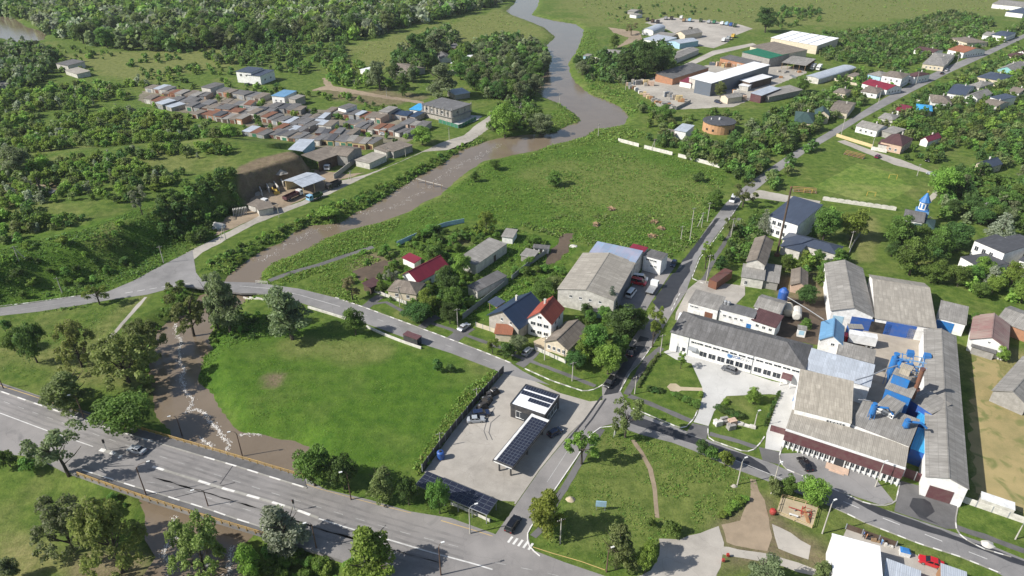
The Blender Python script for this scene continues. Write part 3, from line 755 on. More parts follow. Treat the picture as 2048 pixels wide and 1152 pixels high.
kerb(tl(2, 3, 1505, 20, 1505, 80, 1540, 110, 1650, 150, 1790, 198, 1850, 185, 1900, 140, 1940, 80), 'white kerb round the grass strip by the office drive', w=0.25)
kerb(tl(3, 3, 160, 130, 118, 210, 125, 275, 170, 330, 440, 442, 600, 512, 780, 592, 900, 612, 970, 605, 1015, 570, 1045, 430), 'white kerb between factory parking bay and street', w=0.25)
kerb(tl(3, 3, 1495, 590, 1470, 720, 1480, 800, 1530, 860, 1680, 940, 1900, 1005), 'white kerb curving out of the factory gate', w=0.25)
kerb(tl(3, 3, 520, 620, 630, 668, 780, 742, 1000, 828, 1200, 905, 1500, 1000, 1820, 1130), 'broken white kerb on the near side of the factory street', w=0.22)
kerb(tl(2, 1, 1760, 470, 1640, 650, 1530, 800, 1440, 910, 1380, 1060, 1470, 1100), 'pale kerb along the grass strip of the upper street', w=0.25)
kerb(tl(2, 2, 1225, 232, 1250, 180, 1290, 100, 1360, 90), 'white kerb round the small green strip by the boiler house', w=0.25)
fc = sheet('station_forecourt', 'concrete_yard', [(1007, 746), (1060, 758), (1120, 786), (1180, 803), (1206, 800), (1164, 843), (1138, 868), (1078, 941), (1031, 1008), (1000, 1001), (848, 944), (910, 858)], 0.042, label='pale concrete forecourt of the filling station')
strip('tyre_track', 'asphalt_path', [(985, 880), (978, 865), (982, 845), (1000, 830)], 0.25, 0.05, parent=fc)
strip('tyre_track', 'asphalt_path', [(975, 880), (968, 862), (974, 840), (990, 815)], 0.22, 0.05, parent=fc)
sheet('grass_strip', 'grass', [(975, 1000), (1030, 1003), (1018, 1032), (985, 1058), (930, 1040), (880, 1020)], 0.055, label='thin mown strip beside the solar carport')
sheet('office_forecourt', 'concrete_light', [(1327, 704), (1343, 697), (1378, 706), (1544, 762), (1602, 773), (1592, 820), (1574, 860), (1560, 903), (1530, 897), (1533, 866), (1558, 790), (1540, 788), (1453, 792), (1428, 823), (1417, 852), (1387, 844), (1396, 827), (1402, 805), (1407, 790), (1404, 773), (1383, 727), (1352, 719)], 0.05, label='light concrete forecourt in front of the white office')
sheet('dry_field', 'straw', [(1948, 705), (1990, 712), (2010, 760), (2020, 800), (2100, 850), (2100, 1035), (1990, 1006), (1950, 985), (1942, 900)], 0.02, jit=0.9, label='parched yellow field along the long hall')
sheet('blue_mat', 'bright_blue', tl(3, 2, 250, 840, 287, 850, 252, 938, 218, 926), 0.09, 0.06, kind=None, label='bright blue tarpaulin strip on the drive beside the beige hall', cat='tarpaulin')
sheet('drive', 'asphalt_path', [(1385, 846), (1418, 853), (1412, 880), (1372, 866)], 0.052, label='short asphalt drive from street to office forecourt')
sheet('drive', 'asphalt_path', tl(3, 3, -40, 160, 120, 200, 130, 300, -10, 265), 0.053, label='asphalt drive beside the front hall')
sheet('garden_path', 'sand', tl(2, 2, 1190, 820, 1215, 795, 1260, 795, 1295, 820, 1465, 828, 1470, 852, 1300, 848, 1270, 862, 1215, 850), 0.03, label='pale garden path ending in a round bed on the office lawn')
sheet('parking_bay', 'asphalt_mid', tl(3, 3, 115, 212, 340, 205, 560, 290, 830, 372, 1000, 582, 900, 608, 600, 508, 165, 325, 124, 272), 0.044, label='grey parking bay in front of the maroon striped hall')
sheet('factory_gate_apron', 'asphalt_path', tl(3, 3, 1045, 420, 1240, 470, 1500, 570, 1470, 700, 1475, 790, 1400, 790, 1000, 655, 1015, 580), 0.045, label='stained asphalt apron at the factory gate')
sheet('wet_asphalt', 'asphalt_wet', tl(3, 3, 1140, 545, 1230, 560, 1290, 590, 1300, 650, 1250, 700, 1350, 760, 1200, 700, 1130, 620), 0.056, jit=0.4, label='black oily stain on the factory gate apron')
sheet('factory_yard', 'concrete_slab', tl(3, 2, 600, 330, 1340, 395, 1330, 760, 1290, 1100, 1150, 1150, 640, 1060, 700, 830, 400, 700, 500, 480), 0.045, label='stained concrete slab yard inside the factory')
sheet('factory_court', 'soil', [(1395, 668), (1420, 655), (1560, 680), (1640, 690), (1680, 600), (1600, 600), (1560, 590), (1500, 640)], 0.03, jit=0.6, label='bare earth court behind the white office')
sheet('warehouse_yard', 'asphalt_old', [(1296, 525), (1330, 512), (1345, 520), (1352, 530), (1322, 575), (1302, 604), (1290, 625), (1262, 620), (1238, 608)], 0.043, label='grey yard where vans park beside the warehouse')
sheet('boiler_yard', 'concrete_yard', [(1376, 578), (1398, 560), (1490, 572), (1490, 590), (1440, 640), (1350, 640), (1352, 625)], 0.043, label='pale concrete yard beside the boiler house')
sheet('gravel_lot', 'concrete_yard', [(1318, 1076), (1360, 1080), (1438, 1052), (1446, 1085), (1436, 1150), (1430, 1200), (1290, 1200), (1262, 1158), (1300, 1140), (1316, 1110)], 0.043, jit=0.3, label='pale gravel lot at the lower edge')
sheet('dirt_track', 'dirt', tl(2, 3, 1830, 400, 1870, 410, 1890, 500, 1960, 640, 1997, 850, 1960, 950, 1630, 890, 1620, 770, 1740, 720, 1820, 600), 0.03, jit=0.5, label='muddy track between green triangle and playground')
sheet('broken_concrete', 'concrete_yard', tl(3, 3, 60, 760, 130, 780, 360, 920, 340, 1030, 100, 940), 0.04, jit=0.3, label='worn concrete patch below the playground')
sheet('hall_yard', 'concrete_yard', tl(3, 3, 640, 775, 1000, 900, 1130, 970, 1370, 1090, 1360, 1240, 500, 1240, 560, 960), 0.043, label='concrete yard round the white-roofed hall')
for nm, pts, w, lab in (('footpath', tl(2, 2, 0, 570, 160, 630, 440, 735, 640, 815), 1.3, 'narrow asphalt footpath across the verge by the grey car'),
      ('footpath', tl(2, 2, 895, 890, 1000, 925, 1380, 1085), 1.6, 'asphalt footpath in front of the office lawn'),
      ('footpath', tl(2, 3, 1520, 60, 1750, 120, 1880, 165), 1.4, 'asphalt footpath past the stacked blocks'),
      ('footpath', tl(2, 2, 880, 880, 950, 760, 1040, 610, 1150, 520), 1.8, 'footpath between the hedge and the side street'),
      ('footpath', tl(2, 3, 690, 20, 560, 210, 430, 430, 330, 590, 250, 760, 160, 850), 1.5, 'asphalt footpath along the triangular green'),
      ('footpath', tl(2, 2, 1290, 250, 1350, 130, 1400, 70) + tl(2, 1, 1480, 1060, 1560, 900, 1680, 720, 1750, 600), 1.5, 'worn footpath under the trees of the upper street'),
      ('footpath', tl(3, 3, 1480, 780, 1700, 850, 1997, 960), 1.5, 'asphalt footpath to the right of the factory gate'),
      ('footpath', tl(1, 2, 860, 190, 1000, 170, 1130, 240, 1290, 310, 1500, 380, 1740, 470, 1997, 560), 1.3, 'asphalt footpath in front of the houses on the river road'),
      ('driveway', tl(1, 2, 840, 210, 900, 160, 960, 120), 3.0, 'short asphalt driveway to the maroon-roofed house'),
      ('driveway', tl(1, 2, 1270, 365, 1350, 300, 1400, 280), 2.6, 'asphalt driveway under the dark garden trees'),
      ('driveway', tl(1, 2, 1500, 465, 1570, 410, 1640, 360), 4.0, 'asphalt driveway where the silver car stands'),
      ('driveway', tl(2, 2, 60, 660, 120, 610, 180, 545), 2.8, 'asphalt driveway of the white red-roofed house'),
      ('driveway', tl(1, 1, 100, 1080, 260, 1020, 480, 960, 680, 890, 900, 820), 2.2, 'grey track between the river bank and the gardens'),
      ('dirt_path', [(1266, 880), (1283, 905), (1301, 938), (1310, 980), (1314, 1035)], 1.0, 'trodden path across the triangular green')):
 strip(nm, {'footpath': 'asphalt_path', 'driveway': 'asphalt_path', 'dirt_path': 'dirt'}[nm], pts, w, {'footpath': 0.032, 'driveway': 0.038, 'dirt_path': 0.026}[nm], jit=0.12, label=lab, kind='structure')
sheet('paved_court', 'sand', tl(2, 2, 165, 470, 250, 430, 330, 500, 400, 560, 180, 545), 0.035, label='sandy court in front of the white red-roofed house')
sheet('street', 'gravel', [(1480, 385), (1520, 380), (1600, 395), (1640, 402), (1640, 410), (1600, 408), (1515, 396), (1490, 402)], 0.035, jit=0.2, label='pale side lane passing behind the slate-roofed school')
sheet('street', 'concrete_yard', tl(3, 1, 560, 10, 830, 120, 1000, 190, 1280, 260, 1470, 300, 1390, 300, 1230, 480, 1260, 500, 1440, 310, 1530, 290, 1300, 250, 1080, 160, 860, 90, 620, 0), 0.035, jit=0.2, label='lane round the far side of the football pitch')
sheet('football_pitch', 'grass', tl(3, 1, 460, 90, 620, 150, 960, 245, 1300, 325, 1240, 400, 1130, 500, 1000, 520, 460, 450, 180, 400, 160, 300), 0.02, label='mown football pitch behind its pale wall')
sheet('pitch_centre', 'grass_light', tl(3, 1, 720, 175, 1000, 255, 1140, 370, 1000, 450, 760, 470, 380, 360), 0.028, jit=0.3, label='lighter mown diamond on the football pitch')
sheet('lane_strip', 'concrete_yard', [(1436, 1092), (1544, 1108), (1650, 1145), (1650, 1160), (1540, 1126), (1436, 1106)], 0.05, jit=0.2, label='pale concrete strip below the muddy track')
lot = sheet('car_park', 'concrete_yard', tl(2, 0, 1020, 175, 1180, 130, 1480, 155, 1740, 185, 1850, 220, 1720, 270, 1650, 330, 1550, 370, 1430, 350, 1330, 300, 1190, 225), 0.035, label='far grey lot full of parked trucks and buses')
sheet('depot_lane', 'concrete_yard', tl(2, 0, 1850, 330, 1540, 390, 1250, 530, 1130, 570, 1190, 590, 1290, 545, 1560, 420, 1880, 345), 0.035, label='lane between the far depots')
sheet('depot_yard', 'gravel', tl(2, 0, 880, 650, 1100, 590, 1500, 500, 1880, 470, 1997, 560, 1997, 700, 1700, 820, 1540, 830, 1250, 840, 1080, 780), 0.03, jit=0.5, label='dusty builders yard full of pallets')
sheet('depot_yard', 'gravel', tl(3, 0, -60, 480, 300, 520, 330, 560, 100, 650, -60, 740), 0.031, jit=0.5, label='dusty yard between timber sheds')
sheet('depot_yard', 'dirt', tl(2, 0, 800, 370, 1000, 300, 980, 240, 740, 210, 780, 250, 900, 290), 0.03, jit=0.6, label='earth yard by the far barns')
sheet('garage_court', 'court', tl(0, 0, 1090, 700, 1230, 690, 1650, 720, 1997, 720) + tl(1, 0, 300, 830, 700, 860, 1100, 900, 1300, 930, 1180, 1090, 900, 1150, 500, 1150, 100, 1060, 0, 1000) + tl(0, 0, 1800, 930, 1480, 880, 1200, 820, 1060, 770), 0.02, jit=0.8, label='earth lanes between the garage rows')
sheet('vegetable_plot', 'soil', tl(1, 1, 740, 1010, 990, 920, 1060, 960, 880, 1090, 790, 1080), 0.03, jit=0.3, label='dug dark vegetable plot beside the maroon roof')
sheet('muddy_ditch', 'soil', tl(2, 1, 270, 880, 340, 800, 370, 740, 400, 720, 480, 715, 440, 790, 430, 860, 330, 950, 250, 960), 0.02, jit=0.6, label='dark flooded mud of the ditch beside the gardens')
sheet('building_site', 'concrete_light', tl(1, 0, 1430, 920, 1600, 880, 1740, 890, 1690, 930, 1560, 970), 0.04, label='pale concrete slab of the building site')
# ---- buildings
def cached(key, fn):
 if key not in MESHES: MESHES[key] = fn()
 return MESHES[key]
def win_mesh(w, h):
 def f():
  mb = MB(); t = 0.09
  mb.box(-w / 2, w / 2, -0.06, 0.05, -h / 2, -h / 2 + t); mb.box(-w / 2, w / 2, -0.06, 0.05, h / 2 - t, h / 2)
  mb.box(-w / 2, -w / 2 + t, -0.06, 0.05, -h / 2 + t, h / 2 - t); mb.box(w / 2 - t, w / 2, -0.06, 0.05, -h / 2 + t, h / 2 - t)
  mb.box(-0.035, 0.035, -0.05, 0.04, -h / 2 + t, h / 2 - t)
  mb.box(-w / 2 - 0.08, w / 2 + 0.08, 0.05, 0.14, -h / 2 - 0.06, -h / 2)
  return mb.mesh('window', 'frame_white')
 return cached(('win', round(w, 2), round(h, 2)), f)
def pane_mesh(w, h):
 def f():
  mb = MB(); t = 0.09
  mb.box(-w / 2 + t, w / 2 - t, -0.05, 0.022, -h / 2 + t, h / 2 - t)
  return mb.mesh('pane', 'glass')
 return cached(('pane', round(w, 2), round(h, 2)), f)
def panel_mesh(w, h, d, mat):
 def f():
  mb = MB(); mb.box(-w / 2, w / 2, -0.05, d, 0, h); return mb.mesh('panel', mat)
 return cached(('panel', round(w, 2), round(h, 2), d, mat), f)
class Frame:
 """footprint: local x runs along the ridge; corners 0..3 are A, B, C, D"""
 def __init__(s, A, B, C, h, ridge='AB', gz=0.0, raw=None):
  a, b, c = raw if raw else (ground(*A, h + gz), ground(*B, h + gz), ground(*C, h + gz))
  for p in (a, b, c): p.z = 0
  u = (b - a); L = u.length; u.normalize()
  w = (c - b) - u * (c - b).dot(u); W = max(1.0, w.length); v = w.normalized()
  d = a + v * W; cc = b + v * W
  cen = (a + b + cc + d) / 4
  ax = u if ridge == 'AB' else v
  s.rz = math.atan2(ax.y, ax.x)
  s.cen = Vector((cen.x, cen.y, gz))
  s.lx, s.ly = (L, W) if ridge == 'AB' else (W, L)
  ca, sa = math.cos(-s.rz), math.sin(-s.rz)
  s.P = []
  for p in (a, b, cc, d):
   q = p - cen; s.P.append(Vector((q.x * ca - q.y * sa, q.x * sa + q.y * ca, 0)))
  s.h = h
  EXCL.append([((p + Vector((0, 0, 0))).x, p.y) for p in (a, b, cc, d)])
 def side(s, i, t, z):
  """point on wall i (0 front AB, 1 right BC, 2 back, 3 left) and its outward direction"""
  a, b = s.P[i], s.P[(i + 1) % 4]
  p = a.lerp(b, t); e = (b - a).normalized(); n = Vector((e.y, -e.x, 0))
  if n.dot((a + b) / 2) < 0: n = -n
  return Vector((p.x, p.y, z)), n, (b - a).length
def roof_mesh(fr, kind, rise, over, th, mat, asym=0.5):
 x, y, h = fr.lx / 2, fr.ly / 2, fr.h
 X, Y = x + over, y + over
 mb = MB()
 def slab(q):
  """a sloping plate of thickness th on the four or three points q"""
  q = [Vector(p) for p in q]; n = len(q)
  nr = (q[1] - q[0]).cross(q[2] - q[0]).normalized()
  if nr.z < 0: q.reverse(); nr = -nr
  mb.add([p for p in q] + [p - Vector((0, 0, th)) for p in q],
               [tuple(range(n)), tuple(range(2 * n - 1, n - 1, -1))] + [(i, n + i, n + (i + 1) % n, (i + 1) % n) for i in range(n)])
 t = th
 if kind == 'flat': mb.box(-X, X, -Y, Y, h - 0.02, h + t)
 elif kind == 'shed':
  # high at local +y or -y, towards corner C/D
  s = 1 if fr.P[2].y + fr.P[3].y > 0 else -1
  if abs(fr.P[2].y + fr.P[3].y) < 0.1: s = 1
  slab([(-X, -Y * s, h + t), (X, -Y * s, h + t), (X, Y * s, h + rise + t), (-X, Y * s, h + rise + t)])
 elif kind == 'gable':
  k = rise / y; drop = over * k
  yr = fr.ly * (asym - 0.5) * (1 if fr.P[2].y + fr.P[3].y > 0 else -1)
  kl, kr = rise / (y + yr), rise / (y - yr)
  slab([(-X, -Y, h - over * kl + t), (X, -Y, h - over * kl + t), (X, yr, h + rise + t), (-X, yr, h + rise + t)])
  slab([(-X, Y, h - over * kr + t), (X, Y, h - over * kr + t), (X, yr + 0.001, h + rise + t), (-X, yr + 0.001, h + rise + t)])
  mb.box(-X, X, yr - 0.16, yr + 0.16, h + rise + t - 0.05, h + rise + t + 0.06)
 elif kind == 'hip':
  e = min(y, x * 0.9); xr = x - e
  k = rise / y; d = over * k
  a, b, c_, d_ = (-X, -Y, h - d + t), (X, -Y, h - d + t), (X, Y, h - d + t), (-X, Y, h - d + t)
  r0, r1 = (-xr, 0, h + rise + t), (xr, 0, h + rise + t)
  if xr > 0.1:
   slab([a, b, r1, r0]); slab([c_, d_, r0, r1]); slab([b, c_, r1]); slab([d_, a, r0])
  else:
   r = (0, 0, h + rise + t)
   for q in ((a, b, r), (b, c_, r), (c_, d_, r), (d_, a, r)): slab(q)
 elif kind == 'barrel':
  n = 8; pr = []
  for i in range(n + 1):
   a = math.pi * i / n
   pr.append((-Y * math.cos(a), h + rise * math.sin(a) + t))
  for (y0, z0), (y1, z1) in zip(pr, pr[1:]): slab([(-X, y0, z0), (X, y0, z0), (X, y1, z1), (-X, y1, z1)])
 return mb.mesh('roof', mat)
def wall_mesh(fr, kind, rise, mat, asym=0.5):
 x, y, h = fr.lx / 2, fr.ly / 2, fr.h
 mb = MB()
 zb = -0.4
 if kind in ('gable', 'barrel'):
  yr = fr.ly * (asym - 0.5) * (1 if fr.P[2].y + fr.P[3].y > 0 else -1)
  if kind == 'gable': prof = [(-y, zb), (y, zb), (y, h), (yr, h + rise), (-y, h)]
  else: prof = [(-y, zb), (y, zb)] + [(y * math.cos(math.pi * i / 8), h + rise * math.sin(math.pi * i / 8)) for i in range(9)]
  n = len(prof)
  mb.add([(-x, p[0], p[1]) for p in prof] + [(x, p[0], p[1]) for p in prof],
               [tuple(range(n - 1, -1, -1)), tuple(range(n, 2 * n))] + [(i, (i + 1) % n, n + (i + 1) % n, n + i) for i in range(n)])
 elif kind == 'shed':
  s = 1 if fr.P[2].y + fr.P[3].y > 0 else -1
  if abs(fr.P[2].y + fr.P[3].y) < 0.1: s = 1
  prof = [(-y * s, zb), (y * s, zb), (y * s, h + rise), (-y * s, h)]
  n = 4
  mb.add([(-x, p[0], p[1]) for p in prof] + [(x, p[0], p[1]) for p in prof],
               [tuple(range(n - 1, -1, -1)), tuple(range(n, 2 * n))] + [(i, (i + 1) % n, n + (i + 1) % n, n + i) for i in range(n)])
 else: mb.box(-x, x, -y, y, zb, h)
 return mb.mesh('wall', mat)
def add_window(root, fr, i, t, z, w=1.2, h=1.3, label=None):
 p, n, L = fr.side(i, t, z)
 o = link('window', win_mesh(w, h), root, p + n * 0.005, math.atan2(n.y, n.x) - math.pi / 2)
 link('pane', pane_mesh(w, h), o)
 return o
def add_door(root, fr, i, t, w=1.0, h=2.1, mat='dark_wood', z=0.0, d=0.05, name='door', label=None):
 p, n, L = fr.side(i, t, z)
 o = link(name, panel_mesh(w, h, d, mat), root, p + n * 0.012, math.atan2(n.y, n.x) - math.pi / 2)
 if label: o['label'] = label
 return o
def building(name, label, cat, pts, h, roof='gable', rise=1.5, ridge='AB', wall='white_wall', rmat='slate', over=0.35, wins='auto', doors=(), group=None,
             chim=0, th=0.14, asym=0.5, gz=0.0, raw=None, open_front=False):
 A, B, C = pts if pts else (None, None, None)
 fr = Frame(A, B, C, h, ridge, gz, raw)
 root = thing(name, label, cat, fr.cen, fr.rz, group)
 if open_front:
  mb = MB(); x, y = fr.lx / 2, fr.ly / 2
  n = max(2, int(fr.lx / 4) + 1)
  for sy_ in (-1, 1):
   for k in range(n):
    xx = -x + 0.15 + (fr.lx - 0.3) * k / (n - 1)
    m2 = MB(); m2.box(xx - 0.1, xx + 0.1, sy_ * (y - 0.2) - 0.1, sy_ * (y - 0.2) + 0.1, -0.3, h)
    part('post', m2, wall, root)
  m2 = MB(); yy = (1 if fr.P[2].y + fr.P[3].y > 0 else -1) * (y - 0.35)
  m2.box(-x, x, yy - 0.08, yy + 0.08, -0.3, h - 0.05); part('wall', m2, wall, root)
 else: link('wall', wall_mesh(fr, roof, rise, wall, asym), root)
 link('roof', roof_mesh(fr, roof, rise, over, th, rmat, asym), root)
 if wins == 'auto':
  wins = []
  for i in (0, 1, 3):
   L = fr.side(i, 0, 0)[2]
   n = max(1, int(L / 3.2))
   if h > 5.2:
    wins += [(i, n, 0.08, 0.92, 1.5, 1.2, 1.3), (i, n, 0.08, 0.92, 4.3, 1.2, 1.3)]
   else: wins.append((i, n, 0.1, 0.9, min(1.6, h * 0.55), 1.1, min(1.2, h * 0.42)))
 for (i, n, t0, t1, z, w, hh) in wins:
  for k in range(n):
   add_window(root, fr, i, t0 + (t1 - t0) * ((k + 0.5) / n), z, w, hh)
 for d in doors: add_door(root, fr, *d)
 for k in range(chim):
  mb = MB(); xx = (k - (chim - 1) / 2) * fr.lx * 0.4 + fr.lx * 0.12
  zt = h + rise * 0.55
  mb.box(xx - 0.28, xx + 0.28, fr.ly * 0.12 - 0.28, fr.ly * 0.12 + 0.28, h, h + rise + 0.8)
  mb.box(xx - 0.34, xx + 0.34, fr.ly * 0.12 - 0.34, fr.ly * 0.12 + 0.34, h + rise + 0.8, h + rise + 0.92)
  part('chimney', mb, 'pale_wall', root)
 return root, fr
def text_part(s, size, mat, parent, loc, rz, tilt=R(90), name='lettering', depth=0.02):
 cu = bpy.data.curves.new('lettering', 'FONT'); cu.body = s; cu.size = size; cu.extrude = depth; cu.align_x = 'CENTER'
 t = bpy.data.objects.new('t', cu); COL.objects.link(t)
 me = bpy.data.meshes.new_from_object(t)
 bpy.data.objects.remove(t)
 me.materials.clear(); me.materials.append(MATS[mat])
 o = link(name, me, parent, loc); o.rotation_euler = (tilt, 0, rz)
 return o
BW = []   # no automatic windows
# ================= the factory =================
office, fr = building('office_building', 'long white two-storey office with grey corrugated hip roof facing the concrete forecourt', 'office', [(1343, 663), (1609, 737), (1631, 693)], 6.2, 'hip', 2.6, rmat='slate_dark',
                      wins=[(0, 1, 0.15, 0.23, 4.7, 2.0, 0.7)] + [(0, 12, 0.20, 0.98, 4.7, 2.0, 0.75), (0, 9, 0.235, 0.86, 1.75, 2.1, 1.75), (1, 2, 0.15, 0.8, 4.6, 1.6, 1.0), (3, 2, 0.2, 0.8, 4.4, 1.4, 1.0)],
                      doors=[(0, 0.07, 0.9, 2.0, 'grey_metal'), (0, 0.115, 0.9, 1.2, 'glass', 0.9)])
p, n, L = fr.side(0, 0.515, 3.35)
rzz = math.atan2(n.y, n.x) + math.pi / 2
text_part('NOR', 1.15, 'cloth_blue', office, p + n * 0.05, rzz)
p2, n, L = fr.side(0, 0.575, 3.35)
text_part('ACCEV', 0.95, 'grey_metal', office, p2 + n * 0.05, rzz)
p3, n, L = fr.side(0, 0.47, 3.7)
mb = MB(); mb.tube([(0, -0.02, 0), (0, 0.05, 0)], 0.75, 16); em = part('emblem', mb, 'steel_blue', office, p3, rzz + math.pi)
mb = MB(); mb.tube([(-0.2, -0.08, -0.1), (-0.2, 0.1, -0.1)], 0.3, 12); mb.tube([(0.25, -0.08, 0.15), (0.25, 0.1, 0.15)], 0.25, 12); part('emblem_dots', mb, 'cloth_blue', em)
for t in (0.145, 0.64):
 p, n, L = fr.side(0, t, 0); mb = MB(); mb.tube([(0, 0, 0), (0, 0, 6.0)], 0.08, 6); part('downpipe', mb, 'grey_metal', office, p + n * 0.12)
p, n, L = fr.side(0, 0.185, 2.6); mb = MB()
mb.extrude([(0, 0.5), (1.2, 0), (1.2, 0.08), (0, 0.6)], -1.2, 1.2); part('porch_roof', mb, 'grey_metal', office, p, math.atan2(n.y, n.x))
# porch of dark timber at the right end
p, n, L = fr.side(0, 0.90, 0); pr = MB()
pr.extrude([(-0.1, 2.5), (1.9, 2.5), (1.9, 2.6), (0.9, 3.3), (-0.1, 3.3)], -1.3, 1.3)
po = part('porch', pr, 'maroon_cladding', office, p, math.atan2(n.y, n.x))
for yy in (-1.2, 1.2):
 m2 = MB(); m2.box(1.7, 1.85, yy - 0.08, yy + 0.08, 0, 2.5); part('post', m2, 'frame_white', po)
m2 = MB(); m2.box(0.0, 0.1, -0.6, 0.6, 0, 2.2); part('door', m2, 'frame_white', po)
# low white wing at the left end of the office
building('office_annex', 'low white flat-topped block at the left end of the long office', 'annex', tl(2, 2, 1268, 318, 1400, 345, 1450, 292), 3.6, 'shed', 0.3, wall='white_wall', rmat='metal_white', over=0.1, wins=BW)
building('boiler_house', 'white boiler house with pale grey roof and rusty pipework behind the office', 'boiler house', tl(2, 2, 1357, 172, 1582, 232, 1640, 145), 4.6, 'shed', 0.5, wall='white_wall', rmat='slate', over=0.2,
         wins=[(0, 2, 0.05, 0.35, 3.6, 1.2, 0.6)], doors=[(0, 0.3, 2.2, 2.4, 'frame_white'), (0, 0.72, 2.4, 2.2, 'rust', 0.8)])
building('workshop', 'white workshop with flat grey roof and two steel vents behind the office', 'workshop', tl(2, 2, 1592, 222, 1858, 292, 1885, 232), 4.8, 'flat', 0, wall='white_wall', rmat='felt_grey', over=0.15,
         wins=[(0, 4, 0.1, 0.75, 3.0, 0.9, 0.8)], doors=[(0, 0.9, 1.4, 2.4, 'bright_blue')])
building('store_shed', 'grey gable-roofed store behind the flat-roofed workshop', 'shed', [(1510, 613), (1558, 627), (1568, 602)], 4.0, 'gable', 1.2, wall='white_wall', rmat='slate', wins=BW)
building('small_office', 'small white house with brownish-red roof beside the workshop', 'house', [(1505, 640), (1551, 655), (1558, 636)], 4.2, 'shed', 0.9, wall='white_wall', rmat='tile_brown', wins=[(0, 3, 0.1, 0.95, 2.9, 1.0, 1.0), (0, 2, 0.2, 0.9, 1.1, 1.0, 0.9)])
# blue-roofed gatehouse and its neighbours in the yard
building('blue_roof_house', 'white gabled house with pale blue metal roof in the factory yard', 'house', tl(3, 2, 432, 455, 600, 492, 688, 375), 4.4, 'gable', 2.0, 'BC', 'white_wall', 'metal_blue', wins=[(0, 1, 0.4, 0.8, 3.6, 1.0, 0.9)], doors=[(1, 0.5, 4.5, 3.4, 'blue_paint')])
building('blue_shed', 'bright blue box shed beside the blue-roofed house', 'shed', tl(3, 2, 655, 372, 765, 378, 770, 352), 4.0, 'shed', 0.3, wall='blue_paint', rmat='slate', over=0.1, wins=BW)
building('long_store', 'low white store with grey corrugated roof in the yard', 'store', tl(3, 2, 560, 568, 838, 640, 868, 562), 3.6, 'shed', 0.7, wall='white_wall', rmat='slate', over=0.2, wins=BW)
building('metal_hall', 'hall with pale rusting metal roof joined to the right end of the office', 'hall', tl(3, 2, 320, 684, 812, 822, 858, 690), 5.6, 'shed', 1.2, wall='white_wall', rmat='metal_light', over=0.2, wins=[(0, 3, 0.1, 0.3, 3.0, 1.0, 1.0)])
building('press_hall', 'tall hall with beige corrugated roof and white front band', 'hall', tl(3, 2, 238, 992, 668, 1100, 830, 832), 7.6, 'shed', 0.6, wall='white_wall', rmat='slate_beige', over=0.15, wins=[(0, 5, 0.6, 0.9, 6.4, 1.2, 1.1)], doors=[(3, 0.75, 3.0, 0.3, 'bright_blue', 3.0)])
front, fr = building('front_hall', 'long front hall with maroon fascia stripe and row of white window bays', 'hall', tl(3, 3, 172, 20, 1083, 318, 1122, 188), 5.4, 'shed', 0.9, wall='white_wall', rmat='slate_warm', over=0.12,
                     wins=[(0, 22, 0.02, 0.98, 1.25, 1.0, 1.3)])
mb = MB(); mb.box(-fr.lx / 2 - 0.05, fr.lx / 2 + 0.05, -fr.ly / 2 - 0.5, -fr.ly / 2 - 0.06, 2.3, 5.1); part('fascia', mb, 'maroon_cladding', front)
mb = MB(); mb.box(-fr.lx / 2 - 0.1, fr.lx / 2 + 0.1, -fr.ly / 2 - 0.55, -fr.ly / 2 - 0.03, 5.15, 5.5); part('cornice', mb, 'frame_white', front)
for k in range(23):
 xx = -fr.lx / 2 + 0.3 + k * (fr.lx - 0.6) / 22
 m2 = MB(); m2.box(xx - 0.11, xx + 0.11, -fr.ly / 2 - 0.45, -fr.ly / 2 - 0.02, 0, 2.3); part('pilaster', m2, 'frame_white', front)
mb = MB(); mb.box(-2.4, 2.4, -fr.ly / 2 - 2.4, -fr.ly / 2 - 0.5, 0, 0.25); mb.box(-1.6, 1.6, -fr.ly / 2 - 2.9, -fr.ly / 2 - 2.4, 0, 0.12); part('entrance_step', mb, 'pink_wall', front)
mb = MB(); mb.box(-0.9, 0.9, -fr.ly / 2 - 0.5, -fr.ly / 2 - 0.46, 0.05, 2.3); part('entrance_door', mb, 'glass', front)
building('middle_hall', 'wide grey flat-roofed hall under the blue cyclone', 'hall', [(1703, 848), (1818, 893), (1832, 842)], 6.6, 'shed', 0.6, wall='white_wall', rmat='slate', over=0.1, wins=BW)
building('roof_lantern', 'small glazed lantern box standing on the grey hall roof', 'roof lantern', tl(3, 2, 870, 965, 1000, 1030, 1030, 935), 8.6, 'shed', 0.3, wall='white_wall', rmat='slate', over=0.2, wins=[(0, 5, 0.05, 0.95, 7.6, 1.0, 0.8)])
tw, fr = building('process_tower', 'stepped processing tower with bright blue walls and grey roofs', 'tower', tl(3, 2, 935, 832, 1128, 905, 1145, 815), 9.0, 'shed', 0.8, wall='bright_blue', rmat='slate', over=0.2, wins=BW)
mb = MB(); mb.box(-fr.lx / 2 + 0.3, fr.lx * 0.22, -fr.ly * 0.05, fr.ly / 2 - 0.2, 8.8, 12.2); up = part('upper_storey', mb, 'bright_blue', tw)
mb = MB(); mb.box(-fr.lx / 2 + 0.1, fr.lx * 0.22 + 0.2, -fr.ly * 0.05 - 0.2, fr.ly / 2, 12.2, 12.4); part('upper_roof', mb, 'slate', up)
mb = MB(); mb.box(-fr.lx / 2 + 1.2, fr.lx * 0.12, fr.ly * 0.1, fr.ly / 2 - 0.4, 12.4, 14.2); mb.box(-fr.lx / 2 + 1.0, fr.lx * 0.12 + 0.2, fr.ly * 0.1 - 0.2, fr.ly / 2 - 0.2, 14.2, 14.4); part('lift_head', mb, 'slate_beige', up)
